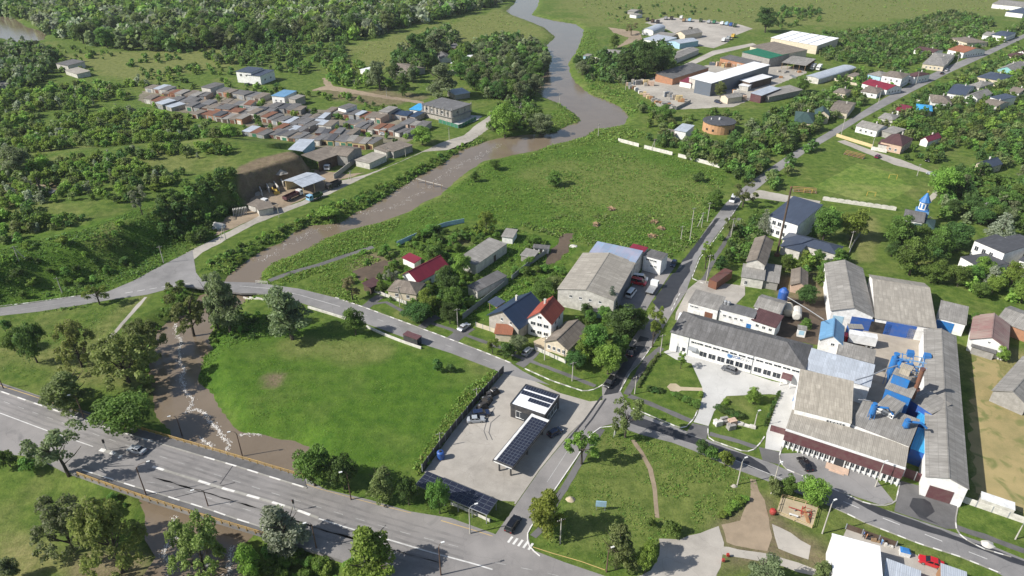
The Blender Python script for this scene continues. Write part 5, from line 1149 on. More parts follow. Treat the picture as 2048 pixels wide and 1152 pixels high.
# ================= builders' yards and depots to the north =================
for a in (
 ('long_white_shed', 'very long shed with glossy white roof and dark grey side wall in the builders yard', 'shed', tl(2, 0, 1532, 640, 1978, 500, 1860, 478), 8.0, 'shed', 0.3, 'AB', 'slate_cladding', 'metal_white_clean', BW),
 ('white_lean_to', 'lower white-roofed bay in front of the long white shed', 'shed', tl(2, 0, 1425, 612, 1570, 565, 1500, 556), 6.0, 'shed', 0.2, 'AB', 'pale_wall', 'metal_white_clean', BW),
 ('brick_store', 'long brick store with grey roof along the depot lane', 'store', tl(2, 0, 1235, 605, 1510, 520, 1440, 478), 4.0, 'shed', 1.2, 'AB', 'brick_wall', 'slate_dark', BW),
 ('grey_store', 'grey-roofed store behind the long white shed', 'store', tl(2, 0, 1600, 445, 1840, 500, 1850, 470), 4.0, 'shed', 0.8, 'AB', 'brick_wall', 'slate_dark', BW),
 ('maroon_kiosk', 'small kiosk with crimson roof beside the long white shed', 'kiosk', tl(2, 0, 1290, 625, 1375, 640, 1375, 600), 3.2, 'shed', 0.6, 'AB', 'white_wall', 'metal_maroon', BW),
 ('timber_shed', 'white-roofed timber shed right of the long white shed', 'shed', tl(2, 0, 1825, 635, 1997, 590, 1960, 565), 4.4, 'shed', 0.3, 'AB', 'dark_wood', 'metal_white', BW),
 ('yard_office', 'little beige office with grey roof in the builders yard', 'office', tl(2, 0, 1605, 735, 1660, 755, 1700, 715), 3.4, 'gable', 1.2, 'BC', 'cream_wall', 'slate', BW),
 ('red_clad_store', 'long dark purple clad store at the right of the builders yard', 'store', tl(2, 0, 1915, 735, 2060, 680, 2020, 650), 4.5, 'shed', 0.3, 'AB', 'maroon_cladding', 'metal_light', BW),
 ('yard_bay', 'timber stacking bay with pale roof beside the pallets', 'shed', tl(2, 0, 1745, 655, 1815, 665, 1870, 635), 3.0, 'flat', 0, 'AB', 'pale_wall', 'metal_white', BW),
 ('green_roof_hall', 'open-sided hall with bright green roof', 'hall', tl(2, 0, 1770, 400, 1980, 450, 2020, 400), 6.0, 'shed', 1.2, 'AB', 'grey_wall', 'metal_green', BW),
 ('brown_hall', 'hall with broad brown-grey roof behind the green roof', 'hall', tl(2, 0, 1830, 355, 2080, 420, 2120, 360), 7.0, 'shed', 1.2, 'AB', 'cream_wall', 'slate_brown', BW),
 ('skylight_hall', 'tall cream hall with white roof and dark skylight strips', 'hall', tl(3, 0, 55, 290, 410, 350, 475, 295), 6.5, 'shed', 1.6, 'AB', 'cream_wall', 'metal_white_clean', BW),
 ('hip_store', 'cream store with grey-brown hipped roof beside the skylight hall', 'store', tl(3, 0, 100, 400, 220, 420, 235, 375), 5.5, 'hip', 2.0, 'AB', 'cream_wall', 'slate_brown', 'auto'),
 ('open_shed', 'open-fronted shed with pale grey roof beside the loaded lorries', 'shed', tl(3, 0, 140, 480, 320, 505, 400, 465), 4.4, 'shed', 1.0, 'AB', 'wood', 'slate', 'OPEN'),
 ('tunnel_shed', 'long low shed with rounded pale grey roof', 'shed', tl(3, 0, 420, 612, 705, 525, 655, 490), 3.0, 'barrel', 1.2, 'AB', 'pale_wall', 'metal_light', BW),
 ('boundary_store', 'long grey-roofed store at the lower end of the builders yard', 'store', tl(3, 0, 40, 745, 295, 690, 265, 650), 3.2, 'shed', 0.8, 'AB', 'grey_wall', 'slate', BW),
 ('round_house', None, None, None, 0, '', 0, '', '', '', BW),
 ('pump_house', 'white pump house with pale grey roof beside the round brick building', 'pump house', tl(2, 0, 1250, 1000, 1335, 1015, 1395, 970), 4.2, 'shed', 0.4, 'AB', 'white_wall', 'metal_light', BW),
 ('pump_annex', 'low grey annex at the left of the white pump house', 'annex', tl(2, 0, 1155, 1025, 1240, 1040, 1275, 1005), 2.6, 'flat', 0, 'AB', 'pale_wall', 'slate_brown', BW),
 ('barrel_barn', 'white barn with rounded roof in the far depot', 'barn', tl(2, 0, 1085, 248, 1175, 212, 1125, 190), 3.0, 'barrel', 2.4, 'AB', 'white_wall', 'metal_light', BW),
 ('depot_house', 'white gabled depot house among parked trucks', 'house', tl(2, 0, 1255, 255, 1330, 270, 1370, 230), 4.0, 'gable', 2.4, 'BC', 'cream_wall', 'slate', BW),
 ('depot_shed', 'long low depot shed with pale blue metal roof', 'shed', tl(2, 0, 1005, 300, 1150, 325, 1190, 285), 3.6, 'shed', 0.8, 'AB', 'white_wall', 'metal_light', BW),
 ('depot_garage', 'blue-grey depot garage with twin gables', 'garage', tl(2, 0, 1205, 315, 1290, 335, 1330, 290), 4.2, 'gable', 1.2, 'BC', 'light_blue_wall', 'metal_light', BW),
 ('depot_store', 'grey flat-roofed depot store with rust-red patch', 'store', tl(2, 0, 1070, 275, 1200, 290, 1230, 255), 3.6, 'flat', 0, 'AB', 'grey_wall', 'slate', BW),
 ('byre', 'long byre with grey slate roof above the grass verge', 'byre', tl(2, 0, 1265, 450, 1435, 380, 1395, 345), 3.4, 'gable', 1.2, 'AB', 'pale_wall', 'slate', BW),
 ('tyre_shop', 'white tyre shop with grey roof behind the tall poplars', 'shop', tl(2, 0, 680, 410, 790, 430, 840, 390), 3.4, 'gable', 1.4, 'AB', 'white_wall', 'slate', 'auto'),
 ('guard_hut', 'tiny white guard hut by the river bank', 'hut', tl(2, 0, 548, 428, 585, 432, 595, 415), 2.8, 'flat', 0, 'AB', 'light_blue_wall', 'slate', BW),
 ('field_hut', 'small white hut at the edge of the far field', 'hut', tl(2, 0, 905, 110, 955, 118, 970, 105), 2.8, 'flat', 0, 'AB', 'white_wall', 'slate', BW),
 ('field_cabin', 'grey cabin beyond the far depot', 'cabin', tl(2, 0, 888, 85, 940, 92, 950, 72), 2.8, 'gable', 1.0, 'AB', 'grey_wall', 'slate', BW),
 # the farm behind the garages
 ('farm_house', 'farm building with broad brown-grey roof among tall trees', 'farm building', tl(1, 0, 1015, 520, 1150, 555, 1205, 500), 3.6, 'gable', 1.6, 'AB', 'grey_wall', 'slate_brown', BW),
 ('farm_shed', 'small white farm shed under the trees', 'shed', tl(1, 0, 800, 535, 850, 550, 890, 520), 2.6, 'shed', 0.5, 'AB', 'white_wall', 'metal_white', BW),
 ('white_roof_farm', 'farm hall with brilliant white roof and pale block wall', 'hall', tl(1, 0, 1600, 500, 1725, 430, 1640, 415), 4.5, 'shed', 0.5, 'AB', 'block_wall', 'metal_white_clean', BW),
 ('dark_farm', 'low farm barn with dark roof and white gable', 'barn', tl(1, 0, 1420, 450, 1500, 445, 1540, 400), 3.0, 'gable', 1.4, 'BC', 'white_wall', 'slate_dark', BW),
 ('brick_row', 'long dark brick stable row at the meadow edge', 'stable', tl(1, 0, 1465, 365, 1660, 380, 1660, 350), 3.6, 'shed', 0.5, 'AB', 'brick_wall', 'slate_dark', BW),
 ('tin_barn', 'pale tin-roofed barn half hidden under the big trees', 'barn', tl(1, 0, 1470, 700, 1530, 730, 1575, 680), 3.0, 'shed', 0.6, 'BC', 'grey_wall', 'metal_light', BW),
 # single buildings by the garages
 ('white_block', 'two-storey block of grey and white with flat roofs on the bank behind the garages', 'house', tl(0, 0, 1812, 548, 1925, 560, 1990, 525), 7.0, 'shed', 0.4, 'AB', 'white_wall', 'metal_slate', [(0, 2, 0.1, 0.9, 5.0, 2.0, 1.4)]),
 ('white_block_wing', 'lower dark-roofed wing of the grey and white block', 'wing', tl(1, 0, -70, 575, 30, 585, 80, 540), 5.6, 'shed', 0.5, 'AB', 'white_wall', 'metal_slate', [(1, 2, 0.1, 0.9, 2.5, 1.4, 1.2)]),
 ('far_ruin', 'tumbledown white cottage with patched roofs at the far left', 'cottage', tl(0, 0, 430, 488, 520, 505, 605, 470), 3.6, 'shed', 0.6, 'AB', 'pale_wall', 'slate_dark', [(0, 2, 0.1, 0.9, 1.8, 1.0, 1.0)]),
 ('far_ruin_wing', 'lower pale wing of the tumbledown cottage', 'wing', tl(0, 0, 500, 540, 590, 570, 670, 545), 2.8, 'shed', 0.5, 'AB', 'pale_wall', 'slate_warm', BW),
 ('corner_house', 'grey-green little house at the left edge under dark trees', 'house', tl(0, 0, -40, 640, 50, 650, 70, 620), 3.0, 'shed', 0.5, 'AB', 'pale_wall', 'slate_dark', 'auto'),
 ('blue_tarp_shed', 'shed under a bright blue roof beside the unfinished house', 'shed', tl(1, 0, 1180, 840, 1260, 850, 1275, 805), 2.6, 'shed', 0.5, 'AB', 'white_wall', 'metal_azure', BW),
 ('blue_white_house', 'small white house with pale blue roof among the garages', 'house', tl(1, 0, 120, 735, 215, 745, 262, 700), 4.6, 'shed', 0.4, 'AB', 'white_wall', 'metal_blue', [(0, 2, 0.1, 0.9, 2.0, 1.2, 1.2)]),
 ('grey_gable', 'tall grey block store beside the pale blue roofed house', 'store', tl(1, 0, 250, 755, 300, 765, 340, 735), 4.0, 'shed', 0.4, 'AB', 'block_wall', 'slate', BW),
 ('tower_garage', 'narrow two-storey pale garage at the left of the garage rows', 'garage', tl(0, 0, 1545, 668, 1615, 680, 1665, 640), 4.4, 'shed', 0.4, 'AB', 'pale_wall', 'slate_dark', BW),
 ('tower_garage', 'narrow two-storey white garage in the middle of the garage rows', 'garage', tl(1, 0, 630, 825, 690, 840, 735, 805), 4.4, 'shed', 0.4, 'AB', 'white_wall', 'slate_dark', BW),
 ('tower_garage', 'tall grey garage beside the navy-roofed garages', 'garage', tl(1, 0, 945, 855, 1010, 865, 1050, 825), 4.4, 'shed', 0.4, 'AB', 'block_wall', 'slate', BW),
 ('mouldy_garage', 'wide pale garage with grey slab roof near the lane', 'garage', tl(1, 0, 905, 1140, 1000, 1170, 1080, 1110), 3.2, 'shed', 0.4, 'AB', 'pale_wall', 'slate_brown', BW),
 ('slab_garage', 'broad garage with brown slab roof and blue door beside the lane', 'garage', tl(1, 1, 1055, 90, 1200, 40, 1130, 0), 3.4, 'shed', 0.3, 'AB', 'grey_wall', 'slate_brown', BW),
 ('lane_garage', 'low pale garage with open lattice door in front of the broad garage', 'garage', tl(1, 1, 870, 178, 1000, 118, 930, 80), 3.0, 'flat', 0, 'AB', 'pale_wall', 'slate_warm', BW),
 # the timber and coal yard under the cut bank
 ('timber_hall', 'great dark open hall with sagging grey-brown roof above the lorry', 'hall', tl(1, 1, 355, 125, 480, 165, 620, 80), 5.0, 'shed', 0.6, 'BC', 'dark_wood', 'slate_brown', 'OPEN'),
 ('timber_hall_wing', 'grey-brown roofed right wing of the dark open hall', 'wing', tl(1, 1, 560, 105, 700, 125, 790, 60), 5.0, 'gable', 1.6, 'AB', 'grey_wall', 'slate_brown', BW),
 ('tin_shed', 'pale tin-roofed shed above the cut bank', 'shed', tl(1, 1, 240, 85, 350, 90, 390, 5), 4.0, 'shed', 0.6, 'AB', 'light_blue_wall', 'metal_light', BW),
 ('sand_shed', 'open yellow shed with pale blue-grey gable roof beside the sand bays', 'shed', tl(1, 1, 360, 362, 528, 300, 420, 240), 4.2, 'gable', 1.0, 'AB', 'yellow_wall', 'metal_light', 'OPEN'),
 ('bay_shed', 'small dark-roofed shed at the lower end of the sand bays', 'shed', tl(0, 1, 1905, 495, 1960, 510, 2000, 470), 2.6, 'shed', 0.4, 'AB', 'pale_wall', 'slate_brown', BW),
 ('truck_shed', 'low brown-roofed shelter beside the dark green lorry', 'shed', tl(1, 1, -5, 500, 20, 540, 110, 490), 2.6, 'shed', 0.4, 'BC', 'pale_wall', 'slate_brown', BW),
 # houses of the upper street
 ('brick_house', 'white house with orange-red roof far up the street', 'house', tl(3, 0, 1415, 380, 1535, 405, 1565, 355), 4.0, 'gable', 2.2, 'AB', 'white_wall', 'tile_orange', 'auto'),
 ('pink_house', 'two-storey pale pink house with grey hip roof above the crimson roof', 'house', tl(3, 0, 908, 578, 1060, 602, 1110, 565), 6.4, 'hip', 1.8, 'AB', 'white_wall', 'slate_brown', 'auto'),
 ('pink_house_wing', 'light blue and white wing at the left of the pink house', 'wing', tl(3, 0, 798, 570, 895, 590, 925, 555), 4.4, 'hip', 1.0, 'AB', 'light_blue_wall', 'slate', 'auto'),
 ('plum_house', 'narrow white house with dark plum roof right of the pink house', 'house', tl(3, 0, 1095, 575, 1160, 590, 1185, 548), 4.6, 'hip', 1.8, 'AB', 'white_wall', 'tile_brown', 'auto'),
 ('crimson_house', 'long white house with bright crimson roof on the left of the street', 'house', tl(3, 0, 755, 640, 945, 690, 985, 650), 3.4, 'gable', 1.8, 'AB', 'white_wall', 'metal_maroon', 'auto'),
 ('slate_house', 'house with grey-brown hip roof just below the crimson roof', 'house', tl(3, 0, 745, 700, 870, 720, 930, 680), 3.0, 'hip', 1.6, 'AB', 'white_wall', 'slate_brown', 'auto'),
 ('green_house', 'house with angular dark green roofs and chimneys behind the school trees', 'house', tl(3, 0, 235, 935, 380, 950, 400, 870), 4.0, 'hip', 2.8, 'AB', 'cream_wall', 'metal_dark_green', 'auto'),
 ('green_house_wing', 'dark green gabled wing of the angular green-roofed house', 'wing', tl(3, 0, 395, 880, 500, 890, 520, 855), 4.4, 'gable', 2.4, 'BC', 'cream_wall', 'metal_dark_green', BW),
 ('corner_cottage', 'long cottage with brown-grey roofs beside the green-roofed house', 'cottage', tl(3, 0, 505, 850, 640, 870, 735, 795), 3.2, 'gable', 1.6, 'AB', 'cream_wall', 'slate_brown', 'auto'),
 ('garden_house', 'small brown hip-roofed house among orchard trees', 'house', tl(3, 0, 535, 705, 625, 720, 650, 690), 3.0, 'hip', 1.6, 'AB', 'cream_wall', 'slate_brown', 'auto'),
 ('grey_terrace', 'long terrace house with grey hip roofs far up the street', 'house', tl(3, 0, 1220, 490, 1380, 510, 1490, 425), 3.4, 'hip', 1.6, 'AB', 'cream_wall', 'slate', 'auto'),
 ('far_cottage', 'white cottage with small brick gable beyond the grey terrace', 'cottage', tl(3, 0, 1155, 380, 1300, 405, 1340, 380), 3.0, 'gable', 1.2, 'AB', 'white_wall', 'tile_brown', BW),
 ('far_house', 'house with grey-brown roof beside the street near the top right', 'house', tl(3, 0, 1560, 330, 1720, 325, 1785, 280), 3.4, 'hip', 1.6, 'AB', 'cream_wall', 'slate_brown', 'auto'),
 ('far_slate_house', 'white house with dark slate roof near the top right corner', 'house', tl(3, 0, 1745, 265, 1860, 280, 1880, 245), 4.0, 'hip', 2.0, 'AB', 'white_wall', 'metal_slate', 'auto'),
 ('navy_hip_house', 'cream house with dark navy hip roof right of the street', 'house', tl(3, 0, 1640, 590, 1810, 620, 1850, 570), 3.8, 'hip', 2.0, 'AB', 'cream_wall', 'metal_slate', 'auto'),
 ('navy_gable_house', 'low house with large slate-blue gable roof right of the street', 'house', tl(3, 0, 1410, 715, 1540, 735, 1600, 660), 3.6, 'gable', 2.2, 'AB', 'white_wall', 'metal_slate', 'auto'),
 ('white_gable_wing', 'white gabled wing with grey roof joined to the slate-blue roof', 'wing', tl(3, 0, 1540, 740, 1640, 760, 1690, 705), 3.6, 'gable', 2.0, 'BC', 'white_wall', 'slate', BW),
 ('brown_hip_house', 'house with wide grey-brown hip roof beside the turquoise garden roof', 'house', tl(3, 0, 1290, 785, 1440, 800, 1480, 745), 3.2, 'hip', 2.0, 'AB', 'white_wall', 'slate_brown', 'auto'),
 ('plum_shed', 'small outbuilding with dark crimson roof by the street', 'shed', tl(3, 0, 1010, 845, 1100, 860, 1125, 825), 2.8, 'shed', 0.8, 'AB', 'white_wall', 'metal_maroon', BW),
 ('turquoise_roof', 'garden pavilion with bright turquoise roof', 'pavilion', tl(3, 0, 1175, 842, 1290, 855, 1320, 815), 3.0, 'hip', 0.8, 'AB', 'cream_wall', 'metal_azure', BW),
 ('grey_cottage', 'grey cottage with pale hip roof behind a dark walnut tree', 'cottage', tl(3, 0, 880, 905, 990, 925, 1005, 880), 3.2, 'hip', 1.4, 'AB', 'pale_wall', 'slate', 'auto'),
 ('white_cottage', 'white cottage with grey gable roof at the street corner', 'cottage', tl(3, 0, 710, 965, 870, 1005, 920, 965), 3.4, 'gable', 1.6, 'AB', 'white_wall', 'slate', 'auto'),
 ('white_cottage_annex', 'grey-roofed annex right of the white corner cottage', 'annex', tl(3, 0, 905, 1005, 1000, 1030, 1040, 990), 3.0, 'shed', 0.5, 'AB', 'grey_wall', 'slate', BW),
 ('plum_hip_house', 'large house with dark plum hip roof below the street', 'house', tl(3, 0, 900, 1085, 1060, 1120, 1170, 1070), 4.2, 'hip', 3.0, 'AB', 'pink_wall', 'tile_brown', 'auto'),
 ('crimson_cottage', 'tiny white cottage with dark red roof among the trees', 'cottage', tl(3, 0, 1205, 1070, 1260, 1085, 1330, 1045), 3.0, 'gable', 1.6, 'BC', 'white_wall', 'metal_maroon', BW),
 ('blue_shed_house', 'cottage with slate-blue lean roof right of the big hip roofs', 'cottage', tl(3, 0, 1740, 745, 1820, 770, 1850, 735), 3.6, 'shed', 1.2, 'AB', 'white_wall', 'metal_slate', BW),
 ('brown_gable_cottage', 'brown-roofed cottage at the back gardens of the upper street', 'cottage', tl(3, 0, 1680, 790, 1790, 815, 1800, 770), 3.2, 'gable', 1.2, 'AB', 'pale_wall', 'slate_brown', BW),
 ('teal_house', 'house with pale turquoise gable and grey roof near the right edge', 'house', tl(3, 0, 1795, 530, 1920, 550, 1985, 500), 3.6, 'gable', 2.4, 'BC', 'teal_wall', 'slate', BW),
 ('russet_house', 'cream house with russet roof near the right edge', 'house', tl(3, 0, 1840, 420, 1900, 435, 1945, 400), 3.4, 'hip', 1.6, 'AB', 'cream_wall', 'tile_brown', BW),
 ('russet_gable', 'white house with russet gable roof at the right edge', 'house', tl(3, 0, 1950, 400, 2010, 420, 2040, 380), 3.4, 'gable', 1.8, 'BC', 'white_wall', 'tile_brown', BW),
 ('grey_hip_house', 'grey-roofed house behind the turquoise gable', 'house', tl(3, 0, 1900, 490, 2000, 510, 2020, 450), 3.6, 'hip', 1.6, 'AB', 'pale_wall', 'slate', BW),
 ('white_gable_far', 'small dark-roofed house with cream gable under trees right of the pitch', 'house', tl(3, 1, 1612, 185, 1705, 215, 1790, 170), 3.4, 'gable', 2.0, 'BC', 'cream_wall', 'metal_slate', 'auto'),
 ('dark_shed', 'dark outbuilding beside the plum hip roof', 'shed', tl(3, 1, 880, 30, 960, 45, 980, 15), 2.8, 'shed', 0.5, 'AB', 'pale_wall', 'tile_brown', BW),
 ('grey_twin_house', 'house with pale grey hip roof left of the navy hip roof', 'house', tl(3, 0, 1570, 655, 1655, 672, 1700, 625), 3.4, 'hip', 1.6, 'AB', 'pale_wall', 'slate', BW),
 ('lilac_house', 'small grey-roofed house above the orange-red roof', 'house', tl(3, 0, 1495, 312, 1565, 320, 1590, 288), 3.4, 'hip', 1.4, 'AB', 'white_wall', 'slate_brown', BW),
 ('lane_cottage', 'white cottage left of the dark slate roof at the top right', 'cottage', tl(3, 0, 1680, 268, 1742, 276, 1752, 248), 3.2, 'gable', 1.4, 'AB', 'white_wall', 'slate', BW),
 ('orchard_hut', 'low brown hut in the orchard right of the tunnel shed', 'hut', tl(3, 0, 640, 580, 690, 590, 705, 565), 2.6, 'shed', 0.5, 'AB', 'cream_wall', 'slate_brown', BW),
 ('back_cottage', 'grey cottage behind the slate-blue lean roof', 'cottage', tl(3, 0, 1880, 700, 1960, 715, 1990, 680), 3.2, 'gable', 1.5, 'AB', 'white_wall', 'slate_brown', BW),
 ('far_farm', 'long white farm with grey roof at the top right corner', 'farm', tl(3, 0, 1755, 30, 2000, 55, 2010, 15), 4.0, 'gable', 1.6, 'AB', 'white_wall', 'slate', BW),
 ('dark_farm_house', 'dark-roofed house in the trees near the top right corner', 'house', tl(3, 0, 1860, 90, 1990, 105, 2000, 60), 4.0, 'hip', 1.6, 'AB', 'white_wall', 'metal_slate', BW),
):
 if a[1] is None: continue
 nm, lab, cat, pts, h, rf, rise, ridge, wm, rm, wn_ = a
 op = wn_ == 'OPEN'
 ch = 1 if cat in ('house', 'cottage') and rf in ('hip', 'gable') else 0
 building(nm, lab, cat, pts, h, rf, rise, ridge, wm, rm, wins=BW if op else wn_, open_front=op, chim=ch)
# dark skylight strips of the tall cream hall
sk = bpy.data.objects['skylight_hall']
rf_ = [c for c in sk.children if c.name.startswith('roof')][0]
bb = [Vector(c) for c in rf_.bound_box]
x0, x1, y0, y1 = min(b.x for b in bb), max(b.x for b in bb), min(b.y for b in bb), max(b.y for b in bb)
for k in range(1, 5):
 xx = x0 + (x1 - x0) * k / 5; mb = MB(); s = 1.6 / (y1 - y0) if True else 0
 za, zb = 6.5 + 0.14, 6.5 + 1.6 + 0.14
 up = 1
 v = rf_.data.vertices
 hi = max(v, key=lambda q: q.co.z).co.y
 ya, yb2 = (y0, y1) if hi > 0 else (y1, y0)
 mb.add([(xx - 0.4, ya, za + 0.04), (xx + 0.4, ya, za + 0.04), (xx + 0.4, yb2, zb + 0.04), (xx - 0.4, yb2, zb + 0.04)], [(0, 1, 2, 3) if hi > 0 else (3, 2, 1, 0)])
 part('skylight', mb, 'slate_cladding', sk)
# round brick building
rb = ground(tl(2, 0, 1582, 1040)[0][0], tl(2, 0, 1582, 1040)[0][1] - 10)
ro = thing('round_house', 'round brick waterworks building with flat dark roof', 'waterworks', (rb.x, rb.y, 0), 0)
mb = MB(); mb.cyl(0, 0, -0.3, 5.0, 8.2, 28); part('wall', mb, 'orange_brick', ro)
mb = MB(); mb.cyl(0, 0, 5.0, 5.35, 8.6, 28); mb.cyl(0, 0, 5.35, 5.8, 8.5, 28, r1=0.5); part('roof', mb, 'felt_dark', ro)
mb = MB(); mb.cyl(0, 0, 5.6, 6.8, 0.5, 10); mb.cyl(-4, 1, 5.4, 6.4, 0.3, 8); part('vent', mb, 'frame_white', ro)
for a in (-150, -125, -60, -40):
 m2 = MB(); m2.box(-0.05, 0.1, -0.55, 0.55, 0.0 if a == -60 else 1.4, 2.6); part('window' if a != -60 else 'door', m2, 'black', ro, (8.16 * math.cos(R(a)), 8.16 * math.sin(R(a)), 0), R(a))
# unfinished block house with its columns and flat slab
uf, fr = building('unfinished_house', 'unfinished two-storey block house with flat slab roof and bare columns', 'house', tl(1, 0, 1280, 800, 1500, 850, 1580, 785), 7.0, 'flat', 0, wall='block_wall', rmat='felt_grey', over=0.6, wins=[(0, 5, 0.05, 0.95, 5.0, 1.6, 1.6), (1, 2, 0.1, 0.9, 5.0, 1.6, 1.6)])
for i, n in ((0, 9), (1, 4)):
 for k in range(n):
  p, nn, L = fr.side(i, k / (n - 1), 0); m2 = MB(); m2.box(-0.15, 0.15, -0.15, 0.15, 3.2, 8.2 if k % 3 == 0 else 7.0); part('column', m2, 'grey_wall', uf, p + nn * 0.5)
mb = MB(); mb.box(-fr.lx / 2 - 0.9, fr.lx / 2 + 0.9, -fr.ly / 2 - 0.9, fr.ly / 2 + 0.9, 3.1, 3.3); part('floor_slab', mb, 'grey_wall', uf)
# ---- the garage rows
GROOF = ['slate', 'slate_dark', 'slate_dark', 'slate_dark', 'slate_brown', 'felt_grey', 'felt_dark', 'slate_dark', 'slate_brown', 'slate_dark', 'slate_brown', 'metal_light', 'rust', 'felt_grey']
GDOOR = [('brown_metal', 'brown'), ('green_paint', 'green'), ('grey_metal', 'grey'), ('rust', 'rusty'), ('grey_metal', 'grey'), ('stone_white', 'white'), ('dark_wood', 'dark brown')]
RNAME = {'slate': 'grey', 'slate_dark': 'dark grey', 'slate_brown': 'brownish', 'felt_grey': 'smooth grey', 'felt_dark': 'tarred black', 'rust': 'rusty', 'metal_patch': 'bluish patched', 'slate_warm': 'pale brown', 'metal_light': 'pale metal', 'metal_navy': 'navy', 'metal_maroon': 'crimson'}
WNAME = ['pale_wall', 'grey_wall', 'block_wall', 'grey_wall', 'block_wall', 'pink_wall', 'brick_wall']
rg = random.Random(3)
GROWS = [(290, 176, 336, 181, 3, 0, 'uppermost row at the left'), (322, 186, 408, 193, 6, 0, 'second row at the left'), (432, 183, 520, 196, 6, 0, 'upper row below the grey and white block'), (286, 199, 420, 210, 8, 0, 'long left row'),
         (313, 207, 340, 215, 2, 'metal_light', 'short left row by the scrub'), (372, 212, 455, 222, 6, 0, 'inner left row'), (383, 226, 440, 234, 4, 0, 'left row at the scrub edge'), (430, 234, 485, 240, 4, 0, 'lowest left row'),
         (452, 222, 520, 232, 5, 0, 'middle left row'), (490, 222, 540, 226, 3, 0, 'short row by the pale blue roof'), (520, 214, 600, 222, 5, 0, 'row below the pale blue roof'), (565, 243, 622, 252, 4, 0, 'central row, left end'),
         (618, 248, 663, 254, 3, 'metal_light', 'central row with pale metal roofs'), (648, 225, 700, 228, 4, 0, 'upper central row'), (697, 230, 762, 238, 6, 0, 'upper right row'), (772, 228, 830, 235, 4, 'metal_navy', 'right row with navy roofs'),
         (685, 246, 730, 254, 4, 0, 'middle right row'), (708, 256, 770, 262, 5, 0, 'right row, inner side'), (765, 258, 815, 266, 4, 0, 'right row by the orchard'), (485, 262, 530, 270, 3, 0, 'lower left row by the bushes'), (535, 268, 590, 276, 4, 0, 'lower central row'),
         (585, 275, 640, 282, 4, 0, 'lower row by the tin shed'), (640, 280, 745, 290, 8, 0, 'front row with yellowed walls'), (800, 246, 850, 254, 3, 0, 'right end row by the building site'), (545, 258, 600, 264, 4, 0, 'inner row behind the tin shed'), (600, 236, 646, 240, 4, 0, 'row right of the pale blue roof'), (520, 236, 566, 243, 4, 0, 'row at the centre left'), (440, 206, 500, 212, 5, 0, 'upper middle left row'), (630, 265, 705, 271, 6, 0, 'long central row'), (345, 200, 380, 204, 3, 0, 'second row, lower end')]
for ri, (x0, y0, x1, y1, n, rm, where) in enumerate(GROWS):
 h = 2.5
 a, b = ground(x0, y0, h), ground(x1, y1, h)
 u = (b - a).normalized(); v = Vector((-u.y, u.x, 0))
 if v.y < 0: v = -v
 W = (b - a).length / n
 for k in range(n):
  dep = rg.uniform(6.5, 9.5); hh = h + rg.uniform(-0.35, 0.6)
  pa = a + u * (W * k + 0.06) + v * rg.uniform(-0.9, 0.9); pb = pa + u * (W - 0.12) + v * rg.uniform(-0.6, 0.6); pc = pb + v * dep
  r_m = rm if rm and rg.random() < 0.85 else rg.choice(GROOF)
  d_m, dn = rg.choice(GDOOR)
  building('garage', '%s-roofed garage with %s door, %s' % (RNAME[r_m].replace(' ', '-'), dn, where), 'garage', None, hh, 'shed', rg.uniform(0.2, 0.7), 'AB', rg.choice(WNAME) if 'yellowed' not in where else 'yellow_wall', r_m, over=0.2, th=0.1,
                 wins=BW, doors=[(0, 0.5, min(2.6, W * 0.7), 2.0, d_m)], group='garages of the %s' % where, raw=(pa.copy(), pb.copy(), pc.copy()))
# ---- trees, shrubs, weeds
def clumps(shape, rng):
 """centres and radii of the leaf clumps of a tree of height 1"""
 C = []
 def ell(n, cx, cz, rx, rz, r0, r1, pw=0.45, low=-1.0):
  k = 0
  while k < n:
   d = rng.normal(size=3); d /= np.linalg.norm(d)
   if d[2] < low: continue
   q = rng.random() ** pw
   C.append((cx[0] + d[0] * rx * q, cx[1] + d[1] * rx * q, cz + d[2] * rz * q, rng.uniform(r0, r1))); k += 1
 if shape == 'round':
  ell(34, (0, 0), 0.53, 0.34, 0.39, 0.09, 0.16)
  for _ in range(3): ell(5, (rng.uniform(-0.2, 0.2), rng.uniform(-0.2, 0.2)), rng.uniform(0.5, 0.75), 0.2, 0.18, 0.08, 0.13)
 elif shape == 'tall':
  for k in range(5):
   a = rng.uniform(0, 6.28); ell(11, (0.11 * math.cos(a), 0.11 * math.sin(a)), 0.27 + 0.12 * k, 0.21 - 0.014 * k, 0.2, 0.06, 0.11)
 elif shape == 'sparse':
  for k in range(7):
   a = k * 2.4 + rng.uniform(-0.4, 0.4); r = rng.uniform(0.12, 0.3)
   ell(6, (r * math.cos(a), r * math.sin(a)), rng.uniform(0.38, 0.86), 0.14, 0.15, 0.045, 0.09)
 elif shape == 'willow':
  ell(24, (0, 0), 0.62, 0.36, 0.32, 0.085, 0.14, 0.5, -0.2)
  for k in range(34):
   a = k * 2.4; r = rng.uniform(0.2, 0.44)
   C.append((r * math.cos(a), r * math.sin(a), rng.uniform(0.12, 0.55), rng.uniform(0.06, 0.1)))
 elif shape == 'bush':
  ell(13, (0, 0), 0.45, 0.42, 0.4, 0.14, 0.24, 0.5, -0.6)
 elif shape == 'column':
  for k in range(16): C.append((rng.uniform(-0.04, 0.04), rng.uniform(-0.04, 0.04), 0.08 + 0.055 * k, 0.10 * (1 - 0.04 * abs(k - 5))))
 elif shape == 'spruce':
  for k in range(13):
   z = 0.1 + 0.068 * k; rr = 0.27 * (1 - z) + 0.015; m = max(3, int(9 * (1 - z)) + 2)
   for j in range(m):
    a = 6.28 * j / m + rng.uniform(-0.3, 0.3); C.append((rr * math.cos(a), rr * math.sin(a), z + rng.uniform(-0.02, 0.02), 0.05 + 0.06 * (1 - z)))
 return np.array(C)
